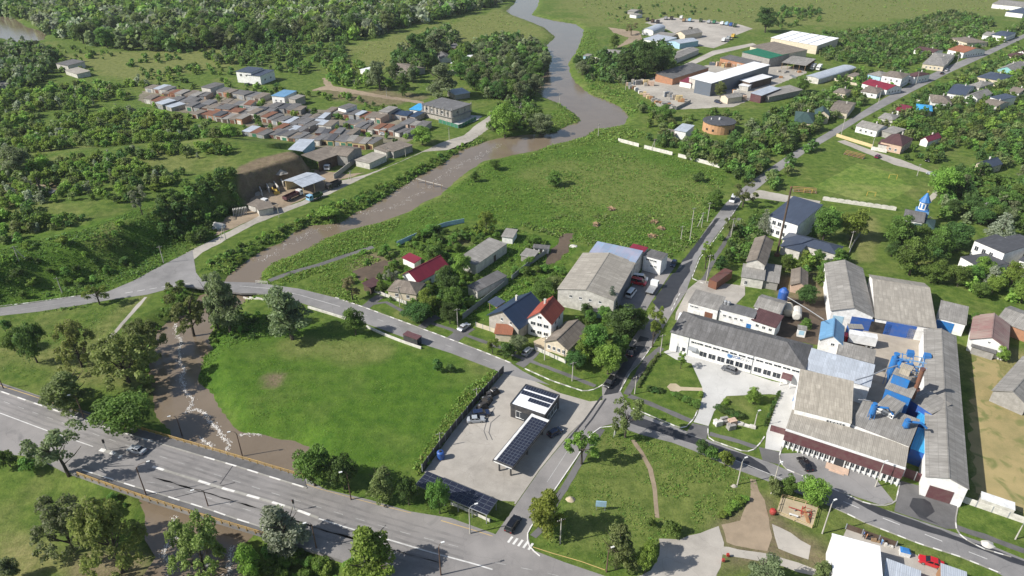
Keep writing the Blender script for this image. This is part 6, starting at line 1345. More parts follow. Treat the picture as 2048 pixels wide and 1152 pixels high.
def crown(shape, seed, nleaf, ls):
 """leaf quads of a tree of height 1: vertices (n, 4, 3) and a tint per leaf"""
 rng = np.random.default_rng(seed)
 C = clumps(shape, rng)
 w = C[:, 3] ** 2; w /= w.sum()
 ci = rng.choice(len(C), nleaf, p=w)
 d = rng.normal(size=(nleaf, 3)); d /= np.linalg.norm(d, axis=1)[:, None]
 d[:, 2] = np.where(d[:, 2] < -0.35, -d[:, 2] * 0.6, d[:, 2])
 rad = C[ci, 3] * (0.55 + 0.55 * rng.random(nleaf) ** 0.6)
 flat = np.array([1, 1, 0.8]) if shape != 'willow' else np.array([0.75, 0.75, 1.25])
 p = C[ci, :3] + d * rad[:, None] * flat
 cen = np.array([0, 0, 0.5])
 o = p - cen; o /= np.maximum(1e-6, np.linalg.norm(o, axis=1))[:, None]
 nrm = 0.7 * d + 0.3 * o + 0.75 * rng.normal(size=(nleaf, 3)) + np.array([0, 0, 0.25])
 nrm /= np.linalg.norm(nrm, axis=1)[:, None]
 t = np.cross(nrm, rng.normal(size=(nleaf, 3))); t /= np.maximum(1e-6, np.linalg.norm(t, axis=1))[:, None]
 b = np.cross(nrm, t)
 s = ls * rng.uniform(0.6, 1.35, nleaf)[:, None]
 asp = rng.uniform(0.55, 0.95, nleaf)[:, None]
 V = np.stack([p - t * s, p + b * s * asp, p + t * s, p - b * s * asp], 1)
 V[:, :, 2] = np.maximum(V[:, :, 2], 0.004)
 tint_c = rng.random(len(C))
 tint = np.clip(0.65 * tint_c[ci] + 0.35 * rng.random(nleaf), 0, 1)
 return V, tint
def leaf_mesh(name, V, tint, mats, mi=None):
 n = len(V)
 me = bpy.data.meshes.new(name)
 me.vertices.add(n * 4); me.vertices.foreach_set('co', V.astype(np.float32).ravel())
 me.loops.add(n * 4); me.loops.foreach_set('vertex_index', np.arange(n * 4, dtype=np.int32))
 me.polygons.add(n); me.polygons.foreach_set('loop_start', np.arange(0, n * 4, 4, dtype=np.int32)); me.polygons.foreach_set('loop_total', np.full(n, 4, np.int32))
 for m in mats: me.materials.append(MATS[m])
 if mi is not None: me.polygons.foreach_set('material_index', mi.astype(np.int32))
 a = me.attributes.new('tint', 'FLOAT', 'POINT'); a.data.foreach_set('value', np.repeat(tint, 4).astype(np.float32))
 me.update()
 return me
def trunk_mesh(shape, seed):
 r = random.Random(seed); mb = MB()
 if shape == 'bush':
  for k in range(4):
   a = r.uniform(0, 6.28); mb.tube([(0, 0, -0.03), (0.1 * math.cos(a), 0.1 * math.sin(a), 0.25), (0.22 * math.cos(a), 0.22 * math.sin(a), 0.5)], [0.022, 0.014, 0.006], 5)
  return mb.mesh('trunk', 'bark')
 top = {'round': 0.6, 'tall': 0.85, 'sparse': 0.7, 'willow': 0.6, 'column': 0.8, 'spruce': 0.93}[shape]
 lean = (r.uniform(-0.04, 0.04), r.uniform(-0.04, 0.04))
 mb.tube([(0, 0, -0.04), (lean[0] * 0.3, lean[1] * 0.3, top * 0.35), (lean[0], lean[1], top * 0.7), (lean[0] * 1.6, lean[1] * 1.6, top)], [0.028, 0.02, 0.014, 0.005], 7)
 if shape not in ('column', 'spruce'):
  for k in range(9):
   a = k * 2.4 + r.uniform(-0.4, 0.4); z0 = r.uniform(0.2, 0.55) * top / 0.7; L = r.uniform(0.16, 0.3)
   mb.tube([(lean[0] * z0, lean[1] * z0, z0), (L * 0.55 * math.cos(a), L * 0.55 * math.sin(a), z0 + 0.12), (L * math.cos(a), L * math.sin(a), z0 + 0.26)], [0.012, 0.008, 0.003], 5)
 return mb.mesh('trunk', 'bark')
DET = {'round': (7000, 0.021), 'tall': (6500, 0.019), 'sparse': (3400, 0.018), 'willow': (7000, 0.019), 'bush': (1500, 0.05), 'column': (1200, 0.02), 'spruce': (2600, 0.02)}
NV = {'round': 4, 'tall': 4, 'sparse': 3, 'willow': 3, 'bush': 5, 'column': 1, 'spruce': 1}
LOD1 = {'round': (300, 0.076), 'tall': (280, 0.062), 'sparse': (200, 0.05), 'willow': (300, 0.065), 'bush': (110, 0.145), 'column': (150, 0.05), 'spruce': (300, 0.05)}
CROWN = {}; TRUNK = {}; LODV = {}
for sh, (n, ls) in DET.items():
 for k in range(NV[sh]):
  V, t = crown(sh, 100 + k * 17 + len(sh) * 3, n, ls)
  CROWN[sh, k] = leaf_mesh('crown', V, t, ['leaf_mid']); TRUNK[sh, k] = trunk_mesh(sh, k + len(sh))
  sd_ = 100 + k * 17 + len(sh) * 3; n1, l1 = LOD1[sh]
  LODV[sh, k, 0] = crown(sh, sd_, n1, l1); LODV[sh, k, 1] = crown(sh, sd_, int(n1 * 0.33), l1 * 1.68)
WID = {'round': 0.84, 'tall': 0.62, 'sparse': 0.76, 'willow': 0.9, 'bush': 1.1, 'column': 0.22, 'spruce': 0.56}
rt = random.Random(21)
NTREE = [0, 0]
def tree(pos, h, shape, leaf, label, cat='tree', group=None, w=1.0, name=None):
 """w: crown width against height"""
 k = rt.randrange(NV[shape])
 s = h; sw = h * w / WID[shape]
 root = thing(name or ('shrub' if shape == 'bush' else 'tree'), label, cat, pos, rt.uniform(0, 6.28), group)
 for nm, me in (('trunk', TRUNK[shape, k]), ('crown', CROWN[shape, k])):
  o = link(nm, me, root)
  o.scale = (sw, sw, s)
  if nm == 'crown': setmat(o, 'leaf_' + leaf)
 NTREE[shape == 'bush'] += 1
 return root
def top_h(base, ty):
 """height of something standing at world point base whose top was seen at picture row ty"""
 y = (IH / 2 - ty) / FPX
 dy, dz = CP + y * SP, -SP + y * CP
 return CAM_H + base.y / dy * dz - base.z
def px_m(p):
 return FPX / math.sqrt((p.x) ** 2 * 0 + ((p.y * CP + (CAM_H - p.z) * SP)) ** 2)
SINGLES = [
 (138, 951, 853, 108, 'sparse', 'grey', 'big silvery tree at the highway edge throwing its shadow across the lanes'),
 (165, 735, 642, 80, 'willow', 'willow', 'left weeping willow beside the pool'), (258, 764, 672, 126, 'willow', 'willow', 'broad weeping willow leaning over the pool'),
 (298, 714, 640, 80, 'willow', 'olive', 'small weeping willow at the upper pool bank'), (75, 725, 636, 58, 'round', 'dark', 'tall dark round tree in the park left of the willows'),
 (30, 702, 662, 44, 'round', 'mid', 'bushy young tree at the left of the dark park tree'), (13, 664, 640, 26, 'bush', 'dark', 'small round shrub in the park near the river road'),
 (145, 815, 738, 96, 'tall', 'olive', 'broad olive-green tree above the highway verge'), (258, 866, 793, 112, 'round', 'mid', 'fresh green spreading tree at the bridge head'),
 (200, 609, 562, 50, 'sparse', 'light', 'pale light-green tree on the river road verge'), (390, 681, 566, 88, 'sparse', 'olive', 'tall olive tree leaning over the foaming stream'),
 (462, 668, 543, 66, 'tall', 'grey', 'tall grey-green poplar below the river road bridge'), (438, 660, 552, 44, 'tall', 'grey', 'slimmer poplar left of the tall poplar by the bridge'),
 (585, 679, 570, 88, 'tall', 'grey', 'large poplar at the top of the mown field'), (712, 670, 616, 48, 'round', 'mid', 'round green tree against the white roadside wall'),
 (875, 742, 718, 26, 'bush', 'dark', 'larger dark shrub in the mown field'), (900, 746, 729, 22, 'bush', 'dark', 'smaller dark shrub in the mown field'),
 (630, 972, 892, 84, 'round', 'mid', 'big dense tree at the end of the yellow railing'), (690, 978, 905, 66, 'round', 'dark', 'dark round tree right of the railing end'),
 (768, 1002, 928, 60, 'tall', 'olive', 'olive tree left of the solar carport'), (818, 1010, 950, 48, 'round', 'dark', 'dark tree touching the carport'), (880, 1027, 953, 50, 'round', 'mid', 'dense green tree in front of the carport'),
 (580, 1108, 1020, 94, 'tall', 'silver', 'silvery tree at the near edge of the highway'), (745, 1158, 1070, 106, 'tall', 'light', 'light green poplar at the lower edge by the highway'),
 (150, 1105, 1000, 118, 'willow', 'grey', 'large grey-green tree in the low park at lower left'), (245, 1145, 1008, 128, 'willow', 'willow', 'largest olive tree beside the stream at lower left'),
 (412, 1150, 1035, 112, 'willow', 'willow', 'leaning tree over the stream below the bridge'), (505, 1160, 1085, 56, 'round', 'light', 'bright green tree below the bridge abutment'),
 (30, 1158, 1118, 42, 'round', 'grey', 'small grey tree in the lower left corner'), (22, 934, 898, 36, 'bush', 'dark', 'dark shrub at the left end of the highway'), (60, 940, 915, 40, 'bush', 'mid', 'green shrub below the side road at the left'),
 (1163, 928, 848, 70, 'sparse', 'light', 'thin pale tree leaning over the side street'), (1092, 1062, 970, 76, 'tall', 'yellow', 'yellow-green poplar beside the zebra crossing'),
 (1250, 875, 798, 66, 'sparse', 'olive', 'sparse olive tree on the corner of the crossroads'), (1232, 1138, 1053, 70, 'tall', 'olive', 'olive poplar at the lower tip of the green triangle'),
 (1290, 1145, 1085, 44, 'round', 'light', 'bright round tree beside the gravel lot'), (1400, 910, 878, 28, 'round', 'dark', 'upright dark shrub on the factory street verge'), (1420, 920, 893, 32, 'bush', 'mid', 'middle shrub of the three by the factory street'),
 (1450, 932, 900, 36, 'bush', 'light', 'round light shrub nearest the lamp on the factory street'), (1345, 1070, 1045, 42, 'bush', 'mid', 'spreading shrub at the foot of the trodden path'), (1302, 1052, 1036, 20, 'bush', 'mid', 'small shrub left of the trodden path end'),
 (1572, 988, 948, 38, 'round', 'mid', 'left tree above the playground'), (1622, 1010, 958, 64, 'round', 'light', 'big bright tree above the playground'), (1547, 990, 955, 34, 'bush', 'olive', 'olive shrub at the lamp above the playground'),
 (1520, 1170, 1115, 66, 'tall', 'grey', 'grey-green tree at the lower edge of the gravel lot'), (1630, 1175, 1122, 44, 'tall', 'olive', 'olive tree at the lower edge below the green strip'),
 (1190, 712, 643, 58, 'round', 'mid', 'dense green tree right of the low cream cottage'), (1245, 668, 610, 82, 'round', 'dark', 'wide dark tree in the corner orchard'), (1278, 655, 615, 40, 'round', 'mid', 'green tree at the orchard end beside the street'),
 (1215, 748, 688, 64, 'round', 'light', 'feathery light tree at the crossroads corner'), (1152, 738, 700, 44, 'round', 'dark', 'dark round tree in front of the cottage fence'), (1170, 715, 665, 40, 'round', 'light', 'light green tree behind the cottage gable'),
 (1305, 694, 613, 44, 'sparse', 'light', 'slim pale street tree opposite the office'), (1221, 624, 570, 26, 'spruce', 'spruce', 'dark spruce beside the warehouse gable'), (1170, 612, 580, 28, 'round', 'mid', 'small tree at the foot of the warehouse gable'),
 (1361, 737, 704, 24, 'sparse', 'light', 'little pale tree on the office lawn'), (1505, 808, 774, 32, 'round', 'light', 'young light-green tree on the right office lawn'), (1035, 700, 668, 40, 'round', 'grey', 'grey-green garden tree before the brick house'),
 (1085, 602, 560, 50, 'round', 'mid', 'garden tree left of the warehouse'), (1110, 585, 552, 44, 'round', 'olive', 'olive garden tree left of the warehouse roof'),
 (895, 592, 530, 52, 'round', 'dark', 'dark garden tree in front of the maroon roof'), (910, 622, 568, 42, 'round', 'mid', 'tall garden tree by the long low shed'), (855, 622, 575, 42, 'round', 'light', 'light green tree in the cottage garden'),
 (835, 642, 608, 62, 'round', 'dark', 'broad dark tree on the verge of the river road'), (900, 647, 608, 44, 'round', 'dark', 'dark tree beside the silver car'), (705, 600, 555, 42, 'sparse', 'brown', 'brownish bare-looking tree at the road bend'),
 (972, 470, 423, 44, 'willow', 'yellow', 'bright yellow-green weeping tree at the garden end'), (925, 552, 506, 42, 'round', 'light', 'light tree at the corner of the long block barn'), (870, 528, 488, 46, 'round', 'mid', 'green tree in the walled garden'),
 (785, 572, 533, 34, 'sparse', 'silver', 'white-blossoming tree in front of the hip-roofed cottage'), (985, 707, 673, 30, 'sparse', 'light', 'small pale tree on the verge before the brick house'), (1010, 717, 685, 38, 'bush', 'dark', 'dark round shrub on the river road verge'),
 (1410, 538, 483, 34, 'sparse', 'light', 'pale street tree beside the rusty container'), (1457, 472, 428, 28, 'sparse', 'olive', 'thin olive tree along the upper street'), (1485, 414, 360, 50, 'sparse', 'olive', 'spreading olive tree above the white van'),
 (1427, 418, 372, 38, 'tall', 'mid', 'green tree left of the white van'), (950, 364, 341, 22, 'round', 'mid', 'lone tree on the river meadow'), (990, 340, 317, 26, 'round', 'mid', 'second lone tree on the river meadow'),
 (1395, 363, 345, 26, 'bush', 'dark', 'lone dark shrub at the far meadow edge'), (1112, 370, 344, 44, 'bush', 'mid', 'broad green shrub clump in the meadow'),
 (1645, 482, 412, 62, 'round', 'mid', 'large tree behind the canteen'), (1700, 480, 416, 62, 'round', 'light', 'second large tree behind the canteen'), (1624, 474, 442, 11, 'column', 'mid', 'slim green column tree by the school corner'), (1638, 478, 456, 10, 'column', 'olive', 'shorter column tree right of the school corner'),
 (1525, 467, 416, 26, 'spruce', 'silver', 'pale blue spruce left of the school'), (1998, 475, 425, 48, 'spruce', 'silver', 'blue spruce behind the flat-roofed white block'),
 (1790, 505, 423, 58, 'round', 'mid', 'large tree in front of the church'), (1818, 550, 472, 72, 'round', 'mid', 'broad tree above the dry lane'), (1872, 525, 450, 54, 'round', 'mid', 'tall tree right of the church'), (1910, 500, 440, 60, 'round', 'dark', 'dark tree between church and white block'),
 (1880, 395, 325, 62, 'round', 'light', 'bright crowned tree at the lane beyond the pitch'), (1290, 158, 80, 56, 'round', 'dark', 'tallest dark tree of the far depot'), (1245, 156, 98, 46, 'tall', 'dark', 'dark tree left of the tallest depot tree'), (1325, 150, 95, 40, 'round', 'dark', 'dark tree right of the tallest depot tree'),
 (1530, 65, 13, 48, 'round', 'dark', 'big dark tree at the far street end'), (1228, 98, 68, 26, 'round', 'mid', 'round tree in the far earth yard'), (1262, 70, 45, 26, 'sparse', 'brown', 'brownish tree by the far field hut'), (1440, 195, 160, 28, 'round', 'olive', 'tree in front of the long white shed'),
 (825, 127, 64, 44, 'tall', 'dark', 'tall dark tree left of the stable row'), (875, 114, 57, 48, 'tall', 'grey', 'tall grey tree behind the farm'), (760, 180, 112, 46, 'tall', 'grey', 'tall tree left of the farm building'), (880, 196, 122, 72, 'tall', 'grey', 'big poplar clump before the farm building'),
 (805, 192, 145, 30, 'tall', 'dark', 'narrow dark tree below the farm building'), (1010, 275, 203, 60, 'round', 'light', 'bright tree on the river spit'), (1085, 272, 222, 62, 'round', 'grey', 'grey-green tree at the tip of the river spit'), (845, 290, 250, 52, 'round', 'light', 'light green tree by the garages and the lane'),
 (285, 430, 372, 34, 'sparse', 'silver', 'dead silvery tree on the hill crest'), (40, 350, 290, 75, 'round', 'grey', 'grey-green round tree on the hill at the left edge'), (660, 440, 408, 62, 'bush', 'light', 'light willow shrub at the river bank'),
 (1330, 240, 208, 40, 'round', 'mid', 'green tree below the builders yard'), (1600, 185, 150, 34, 'round', 'mid', 'green round tree in front of the tunnel shed'), (1165, 150, 120, 34, 'round', 'grey', 'grey willow on the far river bank'), (1155, 135, 110, 24, 'round', 'dark', 'dark tree by the guard hut'),
 (1610, 655, 638, 20, 'column', 'mid', 'trimmed green shrub column behind the office'), (1610, 608, 570, 50, 'round', 'dark', 'round dark tree by the blue silo'), (1675, 605, 578, 46, 'round', 'mid', 'green tree left of the gabled store'), (1940, 655, 625, 26, 'tall', 'mid', 'climbing green tree beside the lean-to'), (1998, 720, 692, 30, 'bush', 'light', 'light shrub below the faded maroon barn'),
]
for bx, by, ty, wpx, sh, lf, lab in SINGLES:
 p = place(bx, by)
 h = max(1.2, top_h(p, ty))
 w = wpx / px_m(p) / h
 tree(p, h, sh, lf, lab, 'shrub' if sh == 'bush' else 'tree', None, w)

EXP = [np.array(e) for e in EXCL]
EBB = [(e[:, 0].min() - 1, e[:, 0].max() + 1, e[:, 1].min() - 1, e[:, 1].max() + 1) for e in EXP]
def inpoly(x, y, P):
 c = False; j = len(P) - 1
 for i in range(len(P)):
  if (P[i][1] > y) != (P[j][1] > y) and x < (P[j][0] - P[i][0]) * (y - P[i][1]) / (P[j][1] - P[i][1]) + P[i][0]: c = not c
  j = i
 return c
WATERS = [[(p.x, p.y) for p in q] for q in (RIVW, POOLW, BENDW, CREEKW)]
def blocked(x, y, r):
 for P, b in zip(EXP, EBB):
  if b[0] < x < b[1] and b[2] < y < b[3]:
   for dx, dy in ((0, 0), (r, 0), (-r, 0), (0, r), (0, -r)):
    if inpoly(x + dx, y + dy, P): return True
 for P in WATERS:
  if inpoly(x, y, P): return True
 return False
PLANTS = []
def scatter(pts, z, spacing, h0, h1, kinds, zone, gap=0.0, seed=1, adj='', pad=0.6):
 """plants strewn over a surveyed outline; gap opens clearings"""
 P = [(p.x, p.y) for p in poly_w(pts, z)]
 xs, ys = [p[0] for p in P], [p[1] for p in P]
 r = random.Random(seed); xx = min(xs)
 names = list(kinds); wts = [kinds[k] for k in names]
 row = 0
 while xx < max(xs):
  yy = min(ys) + (spacing / 2 if row % 2 else 0)
  while yy < max(ys):
   x, y = xx + r.uniform(-0.48, 0.48) * spacing, yy + r.uniform(-0.48, 0.48) * spacing
   yy += spacing
   if not inpoly(x, y, P): continue
   if gap and float(vnoise(np.array([x]), np.array([y]), 17.0, seed)[0]) < gap: continue
   if blocked(x, y, pad): continue
   sh, lf = r.choices(names, wts)[0]
   h = r.uniform(h0, h1) * (0.55 if sh == 'bush' and h0 > 3 else 1)
   d = math.sqrt(x * x + y * y + CAM_H ** 2)
   PLANTS.append((h * (1.6 if sh == 'bush' else 1) / d, x, y, h, sh, lf, zone, r.uniform(0.85, 1.25)))
  xx += spacing * 0.87; row += 1
B, Rd, Tl, Sp = 'bush', 'round', 'tall', 'sparse'
scatter([(-120, -10), (1020, -12), (1000, 10), (900, 35), (790, 60), (750, 78), (650, 84), (600, 78), (520, 92), (350, 104), (300, 108), (200, 96), (95, 72), (60, 40), (-120, 20)], 0, 8.0, 8, 17, {(Rd, 'dark'): 4, (Rd, 'mid'): 3, (Tl, 'grey'): 4, (Rd, 'silver'): 2, (Rd, 'olive'): 2, (Rd, 'light'): 1}, 'far riverside wood', seed=2)
scatter([(500, 40), (760, -8), (1000, -8), (900, 30), (780, 55), (740, 75), (600, 75)], 0, 9, 8, 15, {(Rd, 'mid'): 3, (Rd, 'light'): 2, (Rd, 'silver'): 3}, 'far riverside wood', seed=12)
scatter([(-120, 100), (60, 95), (120, 118), (100, 150), (70, 180), (-120, 185)], 0, 6, 6, 11, {(Rd, 'dark'): 4, (Tl, 'grey'): 2, (Tl, 'silver'): 1}, 'dark grove at the far left', seed=3)
scatter([(150, 165), (220, 150), (300, 160), (270, 178), (240, 205), (285, 215), (380, 240), (470, 262), (480, 300), (400, 290), (330, 300), (180, 312), (0, 330), (-120, 345), (-120, 190), (70, 175)], 3, 5.1, 2.4, 8.0, {(Rd, 'mid'): 4, (Rd, 'light'): 4, (Rd, 'dark'): 2, (Rd, 'olive'): 3, (Tl, 'silver'): 1.4, (B, 'light'): 2}, 'scrub on the hillside below the garages', gap=0.27, seed=4)
scatter([(-120, 345), (0, 330), (180, 312), (330, 300), (430, 290), (470, 300), (440, 330), (400, 340), (350, 370), (270, 400), (200, 435), (100, 470), (0, 500), (-120, 520)], 9, 4.8, 3.0, 6.5, {(Rd, 'mid'): 3, (Rd, 'light'): 3, (Rd, 'dark'): 3, (Rd, 'olive'): 3, (Tl, 'silver'): 1.5, (B, 'light'): 2}, 'scrub on the hilltop', gap=0.3, seed=5)
scatter([(325, 420), (400, 385), (470, 360), (480, 400), (430, 450), (360, 470), (320, 460)], 5, 3.6, 3, 5.5, {(Rd, 'dark'): 4, (Rd, 'mid'): 2}, 'dark thicket beside the cut bank', seed=6)
scatter([(90, 90), (300, 112), (420, 100), (440, 112), (300, 130), (200, 140), (150, 160), (100, 130)], 0, 8, 2, 5, {(B, 'mid'): 3, (Rd, 'light'): 2, (Rd, 'dark'): 2}, 'scattered bushes of the far grass', gap=0.45, seed=63)
scatter([(250, 150), (420, 125), (480, 150), (470, 170), (330, 165)], 0, 6, 2, 5, {(B, 'mid'): 3, (Rd, 'light'): 2, (Rd, 'dark'): 2}, 'bushes behind the garages', gap=0.3, seed=64)
scatter([(290, 175), (520, 170), (760, 205), (860, 240), (800, 290), (600, 290), (480, 275), (300, 215)], 0, 8, 2.5, 5, {(Rd, 'mid'): 3, (Rd, 'light'): 2, (Rd, 'dark'): 2}, 'trees between the garages', gap=0.35, seed=65, pad=1.2)
scatter([(-80, 540), (0, 530), (180, 500), (300, 460), (320, 480), (250, 530), (120, 570), (0, 590), (-80, 600)], 4, 5.5, 1.5, 3.5, {(B, 'dark'): 3, (B, 'mid'): 2, (B, 'light'): 1}, 'bushes on the shaded roadside slope', gap=0.5, seed=7)
scatter([(520, 82), (640, 75), (700, 90), (690, 130), (600, 150), (530, 140), (440, 130), (400, 118)], 0, 6.5, 4, 8, {(Rd, 'dark'): 3, (Rd, 'mid'): 3, (Tl, 'grey'): 1}, 'grove behind the grey and white block', gap=0.25, seed=8)
scatter([(640, 140), (700, 120), (760, 160), (790, 175), (740, 180), (660, 170)], 0, 6.5, 4, 8, {(Rd, 'mid'): 3, (Rd, 'light'): 2, (B, 'grey'): 1}, 'trees beside the dusty track', seed=9)
scatter([(930, 100), (1000, 82), (1060, 90), (1098, 118), (1082, 180), (1062, 205), (1000, 205), (955, 190), (930, 165), (900, 150)], 0, 6.2, 8, 13, {(Tl, 'grey'): 4, (Rd, 'mid'): 3, (Rd, 'dark'): 3, (Rd, 'grey'): 2}, 'wood between farm and river', seed=10)
scatter([(790, 110), (900, 60), (920, 85), (900, 110), (860, 140), (830, 170), (780, 170)], 0, 8, 8, 12, {(Tl, 'grey'): 3, (Rd, 'dark'): 3}, 'tall trees round the farm', gap=0.2, seed=11)
scatter([(400, 545), (440, 512), (540, 468), (640, 420), (740, 385), (830, 340), (900, 300), (960, 275), (985, 278), (920, 300), (840, 350), (770, 395), (690, 440), (600, 455), (540, 490), (460, 540)], -0.5, 2.6, 1.0, 2.6, {(B, 'weed'): 4, (B, 'mid'): 2, (B, 'dark'): 2, (B, 'light'): 1}, 'bushes on the left river bank', gap=0.2, seed=13)
scatter([(960, 250), (1000, 205), (1060, 195), (1075, 230), (1090, 255), (1060, 265), (1000, 272)], 0, 5, 3, 7, {(Rd, 'mid'): 3, (Rd, 'grey'): 2}, 'trees on the river spit', gap=0.35, seed=14)
scatter([(1160, 130), (1190, 120), (1250, 165), (1330, 165), (1300, 180), (1230, 170), (1170, 160)], 0, 6, 4, 8, {(Rd, 'dark'): 2, (Tl, 'grey'): 2, (Rd, 'mid'): 1}, 'trees on the right river bank', seed=15)
scatter([(1200, 120), (1330, 90), (1360, 120), (1310, 165), (1220, 165)], 0, 7.5, 7, 12, {(Rd, 'dark'): 3, (Tl, 'dark'): 2}, 'dark trees of the far depot', gap=0.25, seed=16)
scatter([(1270, 215), (1330, 205), (1440, 205), (1500, 220), (1480, 250), (1400, 245), (1300, 270)], 0, 6, 3, 6, {(Rd, 'mid'): 3, (Rd, 'light'): 1, (B, 'olive'): 2}, 'garden trees below the builders yard', gap=0.3, seed=17)
scatter([(1290, 280), (1400, 280), (1450, 300), (1500, 255), (1600, 200), (1660, 190), (1680, 230), (1640, 262), (1580, 300), (1530, 335), (1480, 380), (1450, 345), (1380, 320)], 0, 5.2, 4, 8, {(Rd, 'dark'): 3, (Rd, 'mid'): 4, (Rd, 'olive'): 2, (Rd, 'grey'): 1}, 'garden trees between waterworks and street', seed=18)
scatter([(1490, 350), (1560, 318), (1640, 285), (1600, 330), (1560, 370), (1530, 395), (1500, 380)], 0, 5.5, 3.5, 7, {(Rd, 'mid'): 3, (Rd, 'olive'): 2, (Rd, 'dark'): 2}, 'trees left of the football pitch', gap=0.15, seed=60)
scatter([(1570, 405), (1640, 412), (1800, 440), (1790, 455), (1640, 430)], 0, 5, 2, 4.5, {(Rd, 'mid'): 3, (B, 'mid'): 2, (Rd, 'light'): 2}, 'garden below the pale arched wall', gap=0.3, seed=69)
scatter([(1500, 430), (1535, 425), (1530, 480), (1500, 470)], 0, 4, 2.5, 5, {(Rd, 'mid'): 3, (Rd, 'dark'): 2}, 'garden beside the school', seed=61)
scatter([(1740, 300), (1800, 290), (1900, 300), (1880, 330), (1800, 320)], 0, 6, 3, 6, {(Rd, 'mid'): 3, (Rd, 'dark'): 2}, 'gardens below the plum hip roof', gap=0.25, seed=62)
scatter([(1610, 75), (1760, 60), (1900, 25), (1990, 45), (1960, 75), (1880, 105), (1790, 145), (1720, 130), (1640, 120)], 0, 5.6, 3.5, 7, {(Rd, 'dark'): 4, (Rd, 'mid'): 3, (Rd, 'olive'): 2, (Tl, 'grey'): 1}, 'orchards left of the upper street', seed=19)
scatter([(1560, 20), (1640, 15), (1640, 45), (1560, 60), (1545, 48)], 0, 9, 3.5, 7, {(Rd, 'dark'): 2, (Rd, 'mid'): 2}, 'trees at the edge of the far fields', gap=0.3, seed=29)
scatter([(1680, 140), (1760, 150), (1830, 145), (1960, 85), (2060, 40), (2060, 62), (1960, 104), (1880, 130), (1760, 190), (1690, 230), (1660, 190)], 0, 6, 3, 6, {(Rd, 'dark'): 3, (Rd, 'mid'): 3, (Rd, 'light'): 1, (B, 'olive'): 1}, 'garden trees along the upper street', gap=0.12, seed=20)
scatter([(1740, 250), (1830, 200), (1920, 155), (2060, 90), (2100, 340), (1980, 335), (1930, 300), (1850, 290), (1800, 275)], 0, 5.4, 3.5, 7, {(Rd, 'dark'): 5, (Rd, 'mid'): 3, (Rd, 'olive'): 2, (Rd, 'light'): 1}, 'gardens right of the upper street', gap=0.1, seed=22)
scatter([(1860, 390), (1900, 340), (1990, 345), (2100, 350), (2100, 470), (1960, 450), (1880, 450)], 0, 5.2, 5, 9, {(Rd, 'dark'): 4, (Rd, 'mid'): 3, (Tl, 'grey'): 1}, 'trees right of the football pitch', gap=0.12, seed=23)
scatter([(1440, 470), (1500, 440), (1530, 480), (1500, 520), (1440, 545), (1425, 520)], 0, 4.2, 3, 6, {(Rd, 'dark'): 3, (Rd, 'mid'): 3, (Rd, 'olive'): 1}, 'green garden left of the old pale house', seed=24)
scatter([(1560, 490), (1620, 510), (1700, 505), (1695, 545), (1640, 570), (1590, 545), (1560, 540)], 0, 4.6, 3.5, 6.5, {(Rd, 'mid'): 3, (Rd, 'light'): 4, (Rd, 'yellow'): 1}, 'bright garden trees below the canteen', seed=25)
scatter([(1770, 455), (1860, 470), (1920, 480), (1890, 520), (1870, 556), (1780, 520)], 0, 6.0, 5, 9, {(Rd, 'mid'): 3, (Rd, 'dark'): 2}, 'trees between church and stores', seed=26)
scatter([(1780, 525), (1870, 560), (1960, 545), (2090, 560), (2090, 615), (1960, 600), (1885, 580)], 0, 5.6, 5, 9, {(Rd, 'light'): 3, (Rd, 'mid'): 3, (Tl, 'silver'): 1}, 'tree belt above the right-hand barns', seed=27)
scatter([(1110, 655), (1150, 620), (1240, 640), (1285, 655), (1265, 690), (1225, 745), (1160, 735), (1140, 700)], 0, 4.6, 3, 6, {(Rd, 'mid'): 3, (Rd, 'dark'): 2, (Rd, 'light'): 2}, 'corner orchard by the crossroads', gap=0.25, seed=28)
scatter([(800, 480), (900, 450), (960, 450), (930, 490), (900, 540), (850, 510)], 0, 4.2, 1.5, 4, {(B, 'mid'): 2, (B, 'weed'): 3, (Rd, 'mid'): 1}, 'overgrown walled garden', gap=0.35, seed=30)
scatter([(480, 1085), (520, 1080), (640, 1130), (700, 1160), (690, 1200), (480, 1200)], -2.4, 3.2, 1.5, 3.5, {(B, 'mid'): 2, (B, 'light'): 2, (B, 'weed'): 2}, 'bushes at the lower bridge abutment', seed=31)
scatter([(160, 975), (250, 995), (300, 1030), (200, 1040), (160, 1010)], -2.0, 3.0, 1.2, 3.0, {(B, 'dark'): 2, (B, 'mid'): 3}, 'bushes below the bridge railing', seed=32)
scatter([(330, 560), (400, 560), (440, 585), (400, 640), (340, 650), (320, 610)], -1, 3.2, 1.2, 3.2, {(B, 'weed'): 3, (B, 'mid'): 2}, 'bushes where the stream leaves the road', gap=0.2, seed=33)
scatter([(290, 640), (340, 628), (318, 690), (312, 760), (330, 835), (290, 850), (275, 760)], -0.5, 3.4, 1.2, 3.0, {(B, 'weed'): 3, (B, 'mid'): 2, (B, 'olive'): 2}, 'bushes on the left pool bank', gap=0.25, seed=68)
scatter([(400, 640), (480, 620), (560, 640), (560, 668), (450, 690), (405, 690)], -0.5, 3.4, 1.0, 2.4, {(B, 'weed'): 3, (B, 'dark'): 2}, 'bushes under the poplars', gap=0.2, seed=34)
scatter([(620, 1095), (730, 1130), (720, 1200), (600, 1160)], -1.5, 3.6, 1.5, 3.0, {(B, 'mid'): 2, (B, 'light'): 2}, 'bushes at the lower bridge abutment', seed=35)
scatter([(1440, 340), (1500, 380), (1470, 400), (1440, 430), (1420, 420)], 0, 4, 2, 4, {(B, 'mid'): 2, (Rd, 'mid'): 2}, 'shrubs at the meadow corner', gap=0.3, seed=36)
